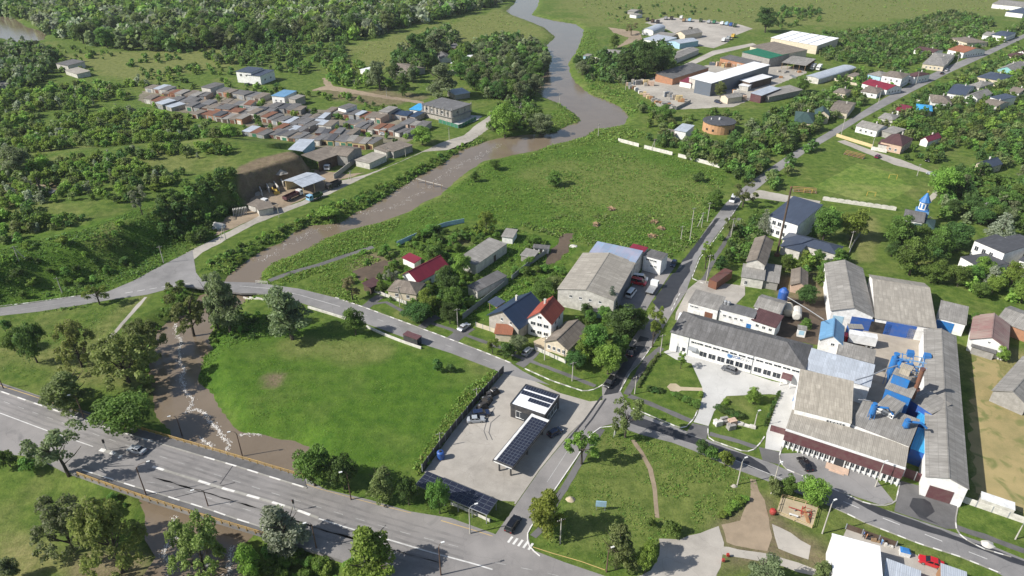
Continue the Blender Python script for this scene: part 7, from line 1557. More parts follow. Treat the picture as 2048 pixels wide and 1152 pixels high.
scatter([(1180, 20), (1240, 10), (1380, 10), (1470, 25), (1400, 35), (1240, 45)], 0, 14, 2, 4, {(B, 'dark'): 2, (Rd, 'mid'): 2}, 'scattered bushes of the far field', gap=0.4, seed=37)
scatter([(690, 520), (830, 470), (880, 455), (800, 500), (740, 520)], 0, 4.5, 1.2, 2.6, {(B, 'weed'): 3, (B, 'mid'): 2}, 'bushes along the garden track', gap=0.3, seed=38)
scatter([(690, 560), (740, 520), (800, 500), (830, 475), (900, 455), (960, 455), (1010, 465), (1000, 490), (940, 520), (900, 560), (960, 560), (1010, 545), (1000, 570), (925, 635), (860, 640), (790, 605), (720, 590)], 0, 3.8, 1.5, 4.5, {(B, 'mid'): 2, (B, 'weed'): 3, (Rd, 'mid'): 2, (Rd, 'dark'): 2, (Rd, 'light'): 1}, 'gardens of the river road houses', gap=0.3, seed=66, pad=0.9)
scatter([(1010, 520), (1060, 480), (1150, 505), (1120, 560), (1090, 600), (1050, 600)], 0, 4.5, 1.5, 4, {(B, 'mid'): 2, (B, 'weed'): 3, (Rd, 'mid'): 2}, 'rank garden left of the warehouse', gap=0.45, seed=67, pad=0.9)
# hedges: rows of clipped shrubs
def hedge(pts, n, h, wpx_m, leaf, zone):
 P = polyline(pts); L = plen(P)
 for k in range(n):
  q, d = along(P, L * (k + 0.5) / n)
  PLANTS.append((9.0, q.x + rt.uniform(-0.2, 0.2), q.y + rt.uniform(-0.2, 0.2), h * rt.uniform(0.85, 1.15), B, leaf, zone, wpx_m))
hedge(tl(2, 2, 1240, 890, 1300, 920, 1380, 955, 1440, 985), 11, 1.7, 1.3, 'mid', 'clipped hedge on the left office lawn')
hedge(tl(2, 2, 1570, 990, 1650, 1030, 1770, 1075), 8, 1.8, 1.3, 'dark', 'clipped hedge on the right office lawn')
hedge(tl(2, 2, 1050, 850, 1100, 860, 1150, 865), 4, 1.5, 1.3, 'dark', 'dark hedge at the lawn corner')
hedge(tl(2, 2, 960, 830, 1040, 700, 1130, 570), 22, 0.9, 1.1, 'olive', 'thin olive hedge along the footpath')
hedge(tl(3, 2, 0, 1130, 60, 1000, 115, 870), 14, 1.1, 0.9, 'dark', 'conifer row by the front hall drive')
hedge(tl(2, 2, 1440, 905, 1455, 870), 2, 1.2, 1.3, 'yellow', 'yellow shrubs at the mouth of the drive')
hedge(tl(2, 2, 1625, 965, 1650, 930), 2, 1.3, 1.3, 'yellow', 'yellow shrubs on the right lawn corner')
hedge(tl(1, 3, 1300, 300, 1340, 240, 1370, 190), 4, 1.4, 1.3, 'yellow', 'yellow-flowering shrubs along the dark fence')
hedge(tl(2, 3, 1600, 710, 1700, 640, 1790, 560), 6, 1.6, 1.5, 'light', 'light shrubs at the muddy track edge')

hedge([(1690, 265), (1726, 245), (1822, 192), (1913, 147), (2040, 84)], 22, 2.0, 1.2, 'mid', 'shrub row along the upper street')

PLANTS.sort(key=lambda q: -q[0])
LIM = [300 - NTREE[0], 290 - NTREE[1]]
rest = {}
ADJ = {'dark': 'dark green', 'mid': 'green', 'light': 'light green', 'yellow': 'yellow-green', 'olive': 'olive-green', 'silver': 'silvery', 'grey': 'grey-green', 'spruce': 'dark', 'willow': 'willow-green', 'brown': 'brownish', 'weed': 'fresh green', 'weedlight': 'pale green'}
FORM = {'round': 'round', 'tall': 'tall', 'sparse': 'thin', 'willow': 'weeping', 'bush': 'low'}
cnt = [0, 0]
PLUR = ('trees', 'bushes', 'garden', 'gardens', 'orchards', 'shrubs', 'scattered', 'tall', 'yellow', 'yellow-flowering', 'light', 'bright', 'dark')
PICK = []
for q in PLANTS:
 b = q[4] == 'bush'
 if cnt[b] < LIM[b]: cnt[b] += 1; PICK.append(q)
 else: rest.setdefault(q[6], []).append((q[1], q[2], hz(q[1], q[2]), *q[3:6], q[7]))
# alike plants of one place are told apart by their order from the left, where they can be counted
alike = {}
for q in PICK: alike.setdefault(q[4:7], []).append(q)
ORD = 'first second third fourth fifth sixth seventh eighth ninth tenth eleventh twelfth thirteenth fourteenth fifteenth sixteenth'.split()
for (sh, lf, zone), qs in alike.items():
 qs.sort(key=lambda q: q[1] / q[2]); n = len(qs); what = 'shrub' if sh == 'bush' else 'tree'
 for i, (a, x, y, h, sh, lf, zone, w) in enumerate(qs):
  lab = '%s %s %s %s %s' % (FORM[sh], ADJ[lf], what, 'among the' if zone.split()[0] in PLUR else 'in the', zone)
  if 1 < n <= 16: lab += ', ' + ('leftmost' if i == 0 else 'rightmost' if i == n - 1 else ORD[i] + ' from left')
  if len(lab.split()) > 16: lab = lab.split(' ', 1)[1]
  tree((x, y, hz(x, y) - 0.05), h, sh, lf, lab, what, zone, WID[sh] * w)
LK = list(LEAF)
for zone, items in rest.items():
 Vs, Ts, Ms = [], [], []
 for x, y, z, h, sh, lf, w in items:
  V, t = LODV[sh, rt.randrange(NV[sh]), int(y > 430)]
  a = rt.uniform(0, 6.28); c, s = math.cos(a), math.sin(a); sw = h * w
  X = V[..., 0] * sw; Y = V[..., 1] * sw
  Vs.append(np.stack([X * c - Y * s + x, X * s + Y * c + y, V[..., 2] * h * 1.03 + z - 0.15 * h], -1))
  Ts.append(np.clip(t * 0.5 + rt.uniform(-0.15, 0.6), 0, 1.1)); Ms.append(np.full(len(V), LK.index(lf)))
 me = leaf_mesh('wood', np.concatenate(Vs), np.concatenate(Ts), ['mass_' + k for k in LK], np.concatenate(Ms))
 o = link('far_wood' if 'wood' in zone or 'grove' in zone else 'thicket', me)
 tag(o, 'mass of trees and bushes: ' + zone, None, None, 'stuff')
# weeds and long grass
def weeds(pts, z, n, h0, h1, leaves, label, seed, gap=0.0, per=4):
 P = [(p.x, p.y) for p in poly_w(pts, z)]
 r = np.random.default_rng(seed)
 A = np.array(P); lo, hi = A.min(0), A.max(0)
 q = r.uniform(lo, hi, (n * 4, 2))
 d, _ = sdf(q[:, 0], q[:, 1], P)
 ok = d < 0
 for W in WATERS:
  dw, _ = sdf(q[:, 0], q[:, 1], W); ok &= dw > 0.4
 for e, b in zip(EXP, EBB):
  if b[1] > lo[0] and b[0] < hi[0] and b[3] > lo[1] and b[2] < hi[1]:
   de, _ = sdf(q[:, 0], q[:, 1], e); ok &= de > 0.2
 if gap: ok &= vnoise(q[:, 0], q[:, 1], 5.0, seed) > gap
 q = q[ok][:n]
 if not len(q): return
 zz = height(q[:, 0], q[:, 1])
 m = len(q); k = m * per
 p = np.repeat(np.concatenate([q, zz[:, None]], 1), per, 0)
 sz = np.repeat(r.uniform(h0, h1, m) * (0.5 + vnoise(q[:, 0], q[:, 1], 9.0, seed + 1)), per)
 p = p + r.normal(size=(k, 3)) * np.array([0.45, 0.45, 0]) * sz[:, None]
 p[:, 2] += r.uniform(0.15, 0.6, k) * sz
 nrm = r.normal(size=(k, 3)) * 0.7 + np.array([0, 0, 0.7]); nrm /= np.linalg.norm(nrm, axis=1)[:, None]
 t = np.cross(nrm, r.normal(size=(k, 3))); t /= np.linalg.norm(t, axis=1)[:, None]
 b = np.cross(nrm, t); s = (sz * r.uniform(0.3, 0.6, k))[:, None]
 V = np.stack([p - t * s, p + b * s * 0.7, p + t * s, p - b * s * 0.7], 1)
 mi = np.repeat(r.choice(len(leaves), m), per)
 tint = np.repeat(r.random(m), per) * 0.7 + r.random(k) * 0.3
 o = link('weeds', leaf_mesh('weeds', V, tint, ['mass_' + l for l in leaves], mi))
 tag(o, label, None, None, 'stuff')
weeds(MEADOW, 0, 15000, 0.22, 0.65, ['weed', 'weedlight', 'weed', 'mid'], 'long grass and weeds of the river meadow', 41)
weeds([(-80, 545), (0, 525), (190, 478), (330, 418), (470, 370), (480, 400), (430, 450), (300, 520), (160, 588), (-80, 610)], 5, 5000, 0.35, 0.8, ['weed', 'mid', 'dark'], 'rough grass on the roadside slope', 42)
weeds([(400, 545), (440, 512), (540, 468), (640, 420), (740, 385), (830, 340), (960, 272), (985, 280), (840, 352), (690, 440), (540, 495), (460, 545)], -0.5, 4000, 0.35, 0.9, ['weed', 'mid', 'weedlight'], 'rank weeds on the left river bank', 43)
weeds([(440, 640), (560, 500), (700, 455), (800, 440), (760, 500), (560, 575), (450, 620)], 0, 3000, 0.3, 0.7, ['weed', 'weedlight'], 'rank weeds on the right river bank', 44)
weeds([(905, 862), (960, 800), (1004, 748), (985, 745), (930, 780), (880, 850), (830, 935), (838, 948)], 0, 1600, 0.4, 0.9, ['weed', 'weedlight'], 'tall weeds along the dark station fence', 45)
weeds([(395, 690), (430, 650), (600, 640), (600, 670), (480, 690), (440, 710), (415, 760), (440, 820), (480, 862), (600, 880), (600, 895), (470, 870), (420, 800), (395, 760)], -0.6, 1800, 0.3, 0.7, ['weed', 'mid'], 'weeds fringing the pool', 46)
weeds([(1130, 430), (1340, 430), (1400, 480), (1330, 520), (1160, 488), (1030, 450)], 0, 2500, 0.35, 0.9, ['weedlight', 'olive', 'mid'], 'rough weeds behind the warehouse', 47, gap=0.35)
weeds([(720, 560), (830, 480), (1010, 450), (1150, 495), (1100, 590), (1000, 640), (860, 640), (770, 600)], 0, 3500, 0.25, 0.6, ['weed', 'weedlight', 'mid'], 'long grass of the gardens', 56, gap=0.25)
weeds([(600, 590), (700, 500), (760, 520), (700, 575), (720, 610), (640, 595)], 0, 1200, 0.25, 0.6, ['weed', 'weedlight'], 'weeds at the road bend', 48)
weeds([(1080, 1060), (1190, 870), (1240, 855), (1520, 960), (1480, 1020), (1310, 1085), (1200, 1130), (1100, 1100)], 0, 2500, 0.16, 0.4, ['weed', 'weedlight', 'mid'], 'rough tufts on the green triangle', 49, gap=0.3)
weeds([(1060, 300), (1120, 200), (1160, 240), (1250, 250), (1300, 270), (1230, 285)], 0, 1500, 0.4, 1.0, ['weed', 'weedlight'], 'weeds on the river bend', 50)
weeds([(1110, 75), (1170, 60), (1150, 110), (1180, 185), (1260, 230), (1300, 215), (1240, 170), (1200, 130), (1190, 60)], 0, 2200, 0.5, 1.2, ['weed', 'weedlight', 'mid'], 'weeds on the far river bank', 51)
weeds(FIELD, 0, 6000, 0.08, 0.22, ['weed', 'weedlight'], 'tufts in the mown field', 52, gap=0.3, per=4)
weeds([(10, 640), (160, 600), (300, 580), (240, 660), (300, 770), (100, 770), (0, 740)], 0, 1800, 0.12, 0.35, ['weed', 'olive'], 'tufts in the roadside park', 53, per=4)
weeds([(1100, -20), (2100, -30), (2100, 15), (1560, 55), (1200, 50)], 0, 2500, 0.5, 1.6, ['weedlight', 'olive', 'weed'], 'rough grass of the far fields', 54, gap=0.3)
weeds([(690, 100), (830, 65), (1010, 18), (1110, 72), (1040, 92), (800, 142), (700, 140)], 0, 1500, 0.4, 1.0, ['weedlight', 'olive'], 'rough grass of the far meadow', 55, gap=0.3)
# ---- vehicles
def wheel_mesh(r, w):
 def f():
  mb = MB(); mb.tube([(0, -w / 2, 0), (0, w / 2, 0)], r, 12); return mb.mesh('wheel', 'rubber')
 return cached(('wheel', r, w), f)
def rim_mesh(r, w):
 def f():
  mb = MB(); mb.tube([(0, -w / 2 - 0.012, 0), (0, w / 2 + 0.012, 0)], r * 0.58, 10); return mb.mesh('rim', 'steel')
 return cached(('rim', r, w), f)
CARS = {  # length, width, shoulder profile (x, z), cabin base and top (x0, x1), z
 'sedan': dict(L=4.5, W=1.8, body=[(-2.25, 0.35), (-2.25, 0.75), (-2.1, 0.92), (-1.35, 0.98), (0.85, 0.95), (2.05, 0.78), (2.25, 0.6), (2.25, 0.35), (2.0, 0.25), (-2.0, 0.25)], cab=(-1.55, 1.05, -1.0, 0.35, 0.95, 1.45)),
 'hatch': dict(L=4.1, W=1.75, body=[(-2.05, 0.35), (-2.05, 0.9), (-1.9, 1.0), (0.85, 0.97), (1.85, 0.8), (2.05, 0.6), (2.05, 0.35), (1.8, 0.25), (-1.8, 0.25)], cab=(-2.0, 1.05, -1.6, 0.35, 0.97, 1.5)),
 'suv': dict(L=4.6, W=1.85, body=[(-2.3, 0.4), (-2.3, 1.0), (-2.2, 1.1), (0.95, 1.08), (2.1, 0.95), (2.3, 0.7), (2.3, 0.4), (2.0, 0.3), (-2.0, 0.3)], cab=(-2.25, 1.15, -1.95, 0.45, 1.07, 1.7)),
 'van': dict(L=5.4, W=2.0, body=[(-2.7, 0.4), (-2.7, 1.25), (1.2, 1.25), (2.3, 1.1), (2.7, 0.8), (2.7, 0.4), (2.4, 0.3), (-2.4, 0.3)], cab=(-2.68, 2.0, -2.6, 1.25, 1.24, 2.2)),
}
def frustum(mb, x0, x1, X0, X1, z0, z1, w0, w1, mi=0):
 mb.add([(x0, -w0, z0), (x1, -w0, z0), (x1, w0, z0), (x0, w0, z0), (X0, -w1, z1), (X1, -w1, z1), (X1, w1, z1), (X0, w1, z1)],
           [(0, 3, 2, 1), (4, 5, 6, 7), (0, 1, 5, 4), (1, 2, 6, 5), (2, 3, 7, 6), (3, 0, 4, 7)], mi)
def car_parts(kind):
 c = CARS[kind]; w = c['W'] / 2; x0, x1, X0, X1, z0, z1 = c['cab']
 def body():
  mb = MB(); b = c['body']; n = len(b)
  # sides drawn in slightly towards sill and shoulder
  rows = []
  for y, k in ((-w, 0.97), (-w * 0.93, 1.0), (w * 0.93, 1.0), (w, 0.97)):
   rows.append([(p[0] * k, y, p[1] if k == 1.0 else min(p[1], p[1] * 0.9 + 0.06)) for p in b])
  for r in rows: mb.v += r
  mb.f.append(tuple(range(n))); mb.f.append(tuple(range(4 * n - 1, 3 * n - 1, -1)))
  for k in range(3):
   for i in range(n): mb.f.append((k * n + i, (k + 1) * n + i, (k + 1) * n + (i + 1) % n, k * n + (i + 1) % n))
  mb.m = [0] * len(mb.f)
  frustum(mb, X0 - 0.02, X1 + 0.02, X0 + 0.08, X1 - 0.08, z1 - 0.06, z1 + 0.03, w * 0.78, w * 0.70)
  me = mb.mesh('body', 'car_white'); 
  return me
 def glass():
  mb = MB(); frustum(mb, x0, x1, X0, X1, z0 - 0.03, z1 - 0.03, w * 0.92, w * 0.76); return mb.mesh('windows', 'car_glass')
 def pill():
  mb = MB()
  for s in (-1, 1):
   for xa, xb in ((x0, X0), ((x0 + x1) / 2, (X0 + X1) / 2), (x1, X1)):
    mb.add([(xa - 0.06, s * w * 0.925, z0), (xa + 0.06, s * w * 0.925, z0), (xb + 0.06, s * w * 0.77, z1), (xb - 0.06, s * w * 0.77, z1)], [(0, 1, 2, 3)])
  return mb.mesh('pillars', 'car_white')
 def lamp(x, m):
  def g():
   mb = MB(); mb.box(x - 0.03, x + 0.03, -0.17, 0.17, 0.62, 0.76); return mb.mesh('lamp', m)
  return g
 return (cached(('body', kind), body), cached(('glass', kind), glass), cached(('pill', kind), pill), cached(('hl', kind), lamp(c['L'] / 2 - 0.02, 'lamp_glass')), cached(('tail', kind), lamp(-c['L'] / 2 + 0.02, 'tail_glass')))
def car(px, py, fx, fy, kind, colour, label, z=0.06, cat='car', name='car'):
 a, b = ground(px, py, z), ground(fx, fy, z)
 rz = math.atan2(b.y - a.y, b.x - a.x)
 t = thing(name, label, cat, (a.x, a.y, z), rz)
 bo, gl, pi, hl, tail = car_parts(kind); c = CARS[kind]; w = c['W'] / 2
 o = link('body', bo, t); setmat(o, colour); link('windows', gl, t); setmat(link('pillars', pi, t), colour)
 for s in (-1, 1):
  link('headlight', hl, t, (0, s * w * 0.72, 0)); link('tail_light', tail, t, (0, s * w * 0.72, 0))
  for x in (-c['L'] * 0.29, c['L'] * 0.3):
   q = link('wheel', wheel_mesh(0.33, 0.22), t, (x, s * (w - 0.1), 0.33)); link('rim', rim_mesh(0.33, 0.22), q)
 return t
car(275, 903, 258, 898, 'sedan', 'car_silver', 'silver sedan on the highway at the edge of the tree shadow')
car(1026, 1052, 1038, 1034, 'suv', 'car_black', 'black car heading up from the zebra crossing')
car(1219, 768, 1208, 782, 'suv', 'car_black', 'black car waiting at the crossroads')
car(1263, 706, 1271, 692, 'sedan', 'car_black', 'dark saloon driving up the side street')
car(1458, 742, 1448, 738, 'hatch', 'car_grey', 'dark grey hatchback parked before the white office')
car(1055, 706, 1064, 697, 'hatch', 'car_silver', 'blue-silver hatchback on the verge driveway of the white house')
car(1609, 931, 1598, 916, 'sedan', 'car_black', 'glossy black saloon in the factory parking bay')
car(1861, 1128, 1840, 1121, 'sedan', 'car_red', 'bright red saloon beside the white-roofed hall')
car(1110, 868, 1122, 861, 'hatch', 'car_navy', 'dark blue car in the shade of the filling station')
car(962, 831, 975, 829, 'suv', 'car_navy', 'dark car parked by the black station fence')
car(952, 842, 965, 841, 'sedan', 'car_silver', 'silver saloon nearest on the left of the forecourt')
car(928, 657, 938, 650, 'sedan', 'car_silver', 'silver saloon in the driveway beside the plank fence')
car(1347, 530, 1342, 540, 'hatch', 'car_navy', 'dark car in the shade of the white workshop block')
car(1262, 590, 1270, 580, 'van', 'car_white', 'white delivery van by the warehouse wall', cat='van', name='van')
car(1276, 568, 1290, 571, 'van', 'car_red', 'red van by the warehouse wall', cat='van', name='van')
car(1279, 560, 1293, 562, 'van', 'car_white', 'white van behind the red van', cat='van', name='van')
car(1465, 402, 1461, 410, 'van', 'car_white', 'white minibus coming down the upper street', cat='van', name='van')
car(1755, 315, 1762, 311, 'hatch', 'car_maroon', 'plum-coloured car on the lane beyond the pitch')
car(1863, 350, 1852, 347, 'sedan', 'car_silver', 'pale car under the trees right of the pitch')
car(1855, 322, 1850, 330, 'suv', 'car_black', 'dark car in the shade beyond the pitch')
car(1436, 206, 1444, 208, 'suv', 'car_navy', 'dark car at the edge of the builders yard')
car(497, 171, 508, 170, 'suv', 'car_navy', 'dark car in front of the grey and white block')
car(768, 270, 780, 270, 'sedan', 'car_white', 'white car between the garage rows')
car(1894, 142, 1902, 139, 'sedan', 'car_silver', 'pale car parked along the upper street')
car(1884, 148, 1890, 145, 'sedan', 'car_black', 'black car parked along the upper street')
def truck(px, py, fx, fy, label, cabm, bodym, L=7.5, bh=1.6, flat=False, name='truck', cat='truck', z=0.06, W=2.4):
 a, b = ground(px, py, z), ground(fx, fy, z); rz = math.atan2(b.y - a.y, b.x - a.x)
 t = thing(name, label, cat, (a.x, a.y, z), rz); w = W / 2; h = L / 2
 mb = MB(); mb.box(-h, h - 0.3, -w * 0.4, w * 0.4, 0.6, 0.9); part('chassis', mb, 'black', t)
 mb = MB(); mb.extrude([(h - 2.0, 0.55), (h, 0.55), (h, 1.5), (h - 0.25, 2.5), (h - 2.0, 2.6)], -w, w); cb = part('cab', mb, cabm, t)
 mb = MB(); mb.box(h - 0.22, h + 0.02, -w * 0.85, w * 0.85, 1.55, 2.3); mb.box(h - 1.3, h - 0.4, -w - 0.02, w + 0.02, 1.55, 2.25); part('windows', mb, 'car_glass', cb)
 mb = MB()
 if flat: mb.box(-h, h - 2.2, -w, w, 0.95, 1.1)
 else:
  x1 = h - 2.25
  mb.box(-h, x1, -w, w, 0.95, 1.1); mb.box(-h, x1, -w, -w + 0.08, 1.1, 1.1 + bh); mb.box(-h, x1, w - 0.08, w, 1.1, 1.1 + bh)
  mb.box(-h, -h + 0.08, -w + 0.08, w - 0.08, 1.1, 1.1 + bh); mb.box(x1 - 0.08, x1, -w + 0.08, w - 0.08, 1.1, 1.1 + bh)
  if bh > 2: mb.box(-h, x1, -w, w, 1.1 + bh, 1.16 + bh)
 part('load_bed', mb, bodym, t)
 for x in (h - 1.1, -h + 1.0, -h + 2.2):
  for s in (-1, 1): q = link('wheel', wheel_mesh(0.5, 0.32), t, (x, s * (w - 0.18), 0.5)); link('rim', rim_mesh(0.5, 0.32), q)
 return t
truck(1304, 581, 1314, 566, 'flatbed tow truck standing in the warehouse yard', 'car_white', 'steel', 7.0, flat=True)
truck(658, 335, 652, 345, 'white lorry parked under the dark timber hall', 'car_white', 'black', 9.0, 1.4)
truck(587, 396, 600, 390, 'lorry with long maroon trailer beside the sand shed', 'car_white', 'maroon_cladding', 9.5, 1.2)
truck(630, 398, 622, 401, 'dark green lorry with pale cab on the gravel lane', 'car_sky', 'truck_green', 7.0, 1.0)
truck(668, 375, 656, 380, 'black lorry half hidden by bushes on the lane', 'black', 'cloth_dark', 7.5, 1.4)
truck(524, 412, 536, 406, 'white pickup lorry by the lower shed', 'car_white', 'frame_white', 6.0, 0.8)
truck(1712, 688, 1690, 684, 'white box lorry trailer with red tractor in the factory yard', 'car_red', 'frame_white', 9.5, 2.6)
LOTS = [(1040, 160, 'black', 'cloth_dark', 'black lorry at the left end of the far lot'), (1080, 172, 'grey_metal', 'dark_wood', 'brown-sided lorry in the far lot'), (1120, 178, 'car_grey', 'cloth_dark', 'dark lorry among the far lot row'), (1180, 150, 'car_grey', 'steel', 'grey lorry at the back of the far lot'),
  (1225, 150, 'car_navy', 'black', 'navy lorry at the back of the far lot'), (1300, 145, 'car_white', 'frame_white', 'long white box lorry in the far lot'), (1320, 165, 'wood', 'wood', 'brown lorry beside the long white one'), (1365, 165, 'car_white', 'car_sky', 'white lorry with pale blue body in the far lot'),
  (1450, 168, 'black', 'truck_green', 'dark green lorry standing apart in the far lot'), (1512, 178, 'car_white', 'car_silver', 'white lorry, left of the pair at the field'), (1552, 180, 'car_white', 'green_paint', 'lorry with green-white body, right of the pair at the field'),
  (1612, 190, 'car_white', 'car_white', 'all-white lorry in the right-hand row'), (1648, 193, 'car_sky', 'light_blue_wall', 'pale blue lorry in the right-hand row'), (1680, 200, 'car_blue', 'blue_paint', 'strong blue lorry in the right-hand row'), (1712, 207, 'car_grey', 'truck_green', 'dark lorry at the end of the right-hand row'),
  (1410, 262, 'car_blue', 'black', 'blue-fronted lorry in the middle of the far lot'), (1350, 265, 'black', 'cloth_dark', 'black lorry beside the depot house'), (1370, 235, 'dark_wood', 'black', 'dark lorry behind the depot house'),
  (1625, 318, 'car_white', 'car_white', 'white lorry nearest the lane'), (1662, 305, 'car_silver', 'car_silver', 'silver lorry nearest the lane'), (1698, 288, 'car_yellow', 'yellow_paint', 'yellow lorry nearest the lane'), (1175, 350, 'car_white', 'frame_white', 'white bus-like lorry by the pale blue shed')]
for x, y, cm, bm, lab in LOTS:
 p = tl(2, 0, x, y)[0]
 truck(p[0], p[1], p[0] + 6, p[1] - 5, lab, cm, bm, 6.5, 1.8)
for x, y, lab, m_ in ((375, 530, 'lorry stacked with pale crates, left of two, by the open shed', 'steel'), (420, 535, 'lorry stacked with pale crates, right of two, by the open shed', 'frame_white')):
 p = tl(3, 0, x, y)[0]; truck(p[0], p[1], p[0] - 6, p[1] + 4, lab, 'car_white', m_, 7.0, 2.2)
# wheel loader
p = ground(*tl(1, 1, 150, 400)[0], 0.06); ld = thing('wheel_loader', 'yellow wheel loader in front of the sand bays', 'loader', p, R(-60))
mb = MB(); mb.box(-1.8, 0.8, -0.9, 0.9, 0.8, 1.8); part('body', mb, 'yellow_paint', ld)
mb = MB(); frustum(mb, -0.6, 0.7, -0.5, 0.5, 1.8, 3.0, 0.75, 0.65); part('cab', mb, 'car_glass', ld)
mb = MB(); mb.extrude([(0.8, 1.2), (2.4, 0.6), (2.4, 0.9), (0.8, 1.6)], -0.5, 0.5); mb.extrude([(2.4, 0.2), (3.2, 0.15), (3.2, 0.25), (2.6, 0.4), (2.5, 1.1), (2.4, 1.1)], -1.2, 1.2); part('bucket', mb, 'yellow_paint', ld)
for x in (-1.1, 1.0):
 for s in (-1, 1): link('wheel', wheel_mesh(0.65, 0.5), ld, (x, s * 0.95, 0.65))

# ---- poles and lamps
def pole_mesh(h, kind):
 def f():
  mb = MB(); hh = h
  mb.tube([(0, 0, -0.3), (0, 0, hh)], [0.16, 0.10], 7)
  return mb.mesh('post', 'pole_concrete' if kind != 'rust' else 'pole_rust')
 return cached(('pole', round(h, 1), kind), f)
NP = [0]
def pole(bx, by, ty, label, kind='concrete', arm=0.0, frame=0.0):
 p = place(bx, by); h = max(4.0, min(13.0, top_h(p, ty)))
 h = round(h, 1)
 t = thing('street_lamp' if arm else 'utility_pole', label, 'lamp' if arm else 'pole', p, R(20))
 link('post', pole_mesh(h, 'rust' if kind == 'rust' else 'concrete'), t)
 if arm:
  mb = MB(); s = 1 if arm > 0 else -1; L = abs(arm)
  mb.tube([(0, 0, h - 0.1), (s * L * 0.25, 0, h + 0.7), (s * L * 0.7, 0, h + 1.0), (s * L, 0, h + 1.0)], [0.06, 0.05, 0.045, 0.04], 6); a = part('arm', mb, 'pole_rust' if kind == 'rust' else 'grey_metal', t)
  mb = MB(); mb.box(s * L - 0.35, s * L + 0.35, -0.16, 0.16, h + 0.92, h + 1.06); part('lamp_head', mb, 'frame_white', a)
 else:
  mb = MB(); mb.box(-0.9, 0.9, -0.05, 0.05, h - 0.55, h - 0.43); cr = part('crossarm', mb, 'pole_rust', t)
  mb = MB()
  for x in (-0.8, -0.4, 0.4, 0.8): mb.cyl(x, 0, h - 0.43, h - 0.25, 0.05, 6)
  part('insulators', mb, 'frame_white', cr)
 if frame:
  mb = MB(); mb.tube([(frame, 0.3, -0.2), (0, 0, h - 0.4)], 0.11, 6); part('strut', mb, 'pole_concrete', t)
 return t
for c, r, bx, by, ty, lab, kw in (
 (0, 1, 145, 930, 815, 'braced double pole on the hill crest at the left', dict(frame=2.2)), (0, 1, 1258, 945, 815, 'lone pale pole on the grass by the river road', {}), (0, 1, 1735, 765, 650, 'pole beside the gravel heap', dict(frame=-2.0)), (0, 2, 480, 105, -20, 'thin pole in the slope grass at the left', {}),
 (1, 1, 178, 595, 490, 'pole on the lane below the lower shed', {}), (1, 1, 730, 300, 240, 'short pole at the timber yard wall', dict(frame=-1.2)), (1, 1, 1013, 155, 60, 'pole in front of the blue garage door', {}), (1, 1, 1150, 130, 50, 'pole at the right end of the broad garage', {}),
 (2, 1, 1500, 630, 480, 'tall pale pole at the upper street', {}), (2, 1, 1385, 628, 520, 'pole in the meadow, left of the tall pale one', {}), (2, 1, 1455, 672, 555, 'braced pole in the meadow beside the street', dict(frame=-1.8)), (2, 1, 1298, 762, 660, 'pole in the weeds behind the warehouse', {}), (2, 1, 1365, 775, 600, 'taller pole in the weeds behind the warehouse', {}),
 (2, 1, 1675, 780, 600, 'pole on the right footpath of the upper street', {}), (2, 1, 1490, 1100, 880, 'tall pole beside the pale street tree', {}), (2, 2, 250, 615, 430, 'pole at the gate of the low cream cottage', {}), (2, 2, 462, 776, 630, 'pole on the verge opposite the filling station', {}),
 (2, 2, 1138, 575, 420, 'pole at the left corner of the office lawn', {}), (2, 2, 942, 875, 740, 'pole at the crossroads end of the thin hedge', {}), (1, 2, 1105, 200, 50, 'braced double pole before the hip-roofed cottage', dict(frame=1.6)), (1, 2, 1550, 365, 220, 'pole at the silver saloon driveway', {}), (1, 2, 1697, 935, 830, 'pale pole in the weeds by the station fence', {}),
 (2, 3, 370, 902, 712, 'pale pole at the foot of the yellow-green poplar', {}), (1, 3, 1416, 160, 50, 'pole behind the blue barrel', {}), (2, 1, 1090, 80, -10, 'braced pole at the meadow wall', dict(frame=-1.6)), (2, 0, 662, 1045, 950, 'pole on the near river bend bank', {}), (2, 0, 365, 800, 720, 'pole standing at the far water edge', {}),
 (2, 0, 70, 860, 790, 'braced pole on the river spit', dict(frame=-2.0)), (2, 0, 872, 690, 615, 'pole at the left end of the builders yard', {}), (2, 0, 1108, 620, 545, 'pole at the lower end of the brick store', {}), (3, 0, 592, 1040, 830, 'tall pole at the corner of the upper street', {}), (3, 0, 875, 800, 690, 'pole on the left of the upper street by the brown hip roof', {}),
 (3, 0, 1165, 650, 550, 'pole by the dark plum roof', {}), (3, 0, 830, 1135, 1045, 'pole at the end of the yellow wall', {}), (3, 0, 1395, 530, 455, 'pole before the grey terrace', {}), (3, 0, 1480, 490, 420, 'pole farther up the street beside the terrace', {}), (3, 1, 1175, 275, 185, 'pole on the lane beyond the pitch', {}), (3, 1, 1345, 350, 225, 'pale pole at the corner of the pitch lane', {}), (3, 1, 1665, 610, 480, 'pole beside the blue spruce', {}),
 (3, 1, 1252, 672, 590, 'pole beside the church apse', {}), (3, 1, 655, 830, 700, 'leaning pole in the canteen yard', {}), (1, 0, 760, 680, 610, 'pole beside the dusty track', {}), (1, 0, 1005, 745, 670, 'pole at the bend of the dusty track', {}), (1, 0, 1810, 905, 850, 'pole at the building site corner', {}), (1, 0, 1485, 1080, 980, 'pole on the lane by the green hoarding', {}),
 (2, 2, 1375, 430, 260, 'dark pole rising from the office annex roof line', dict(kind='rust'))):
 q = tl(c, r, bx, by, bx, ty); pole(q[0][0], q[0][1], q[1][1], lab, **kw)
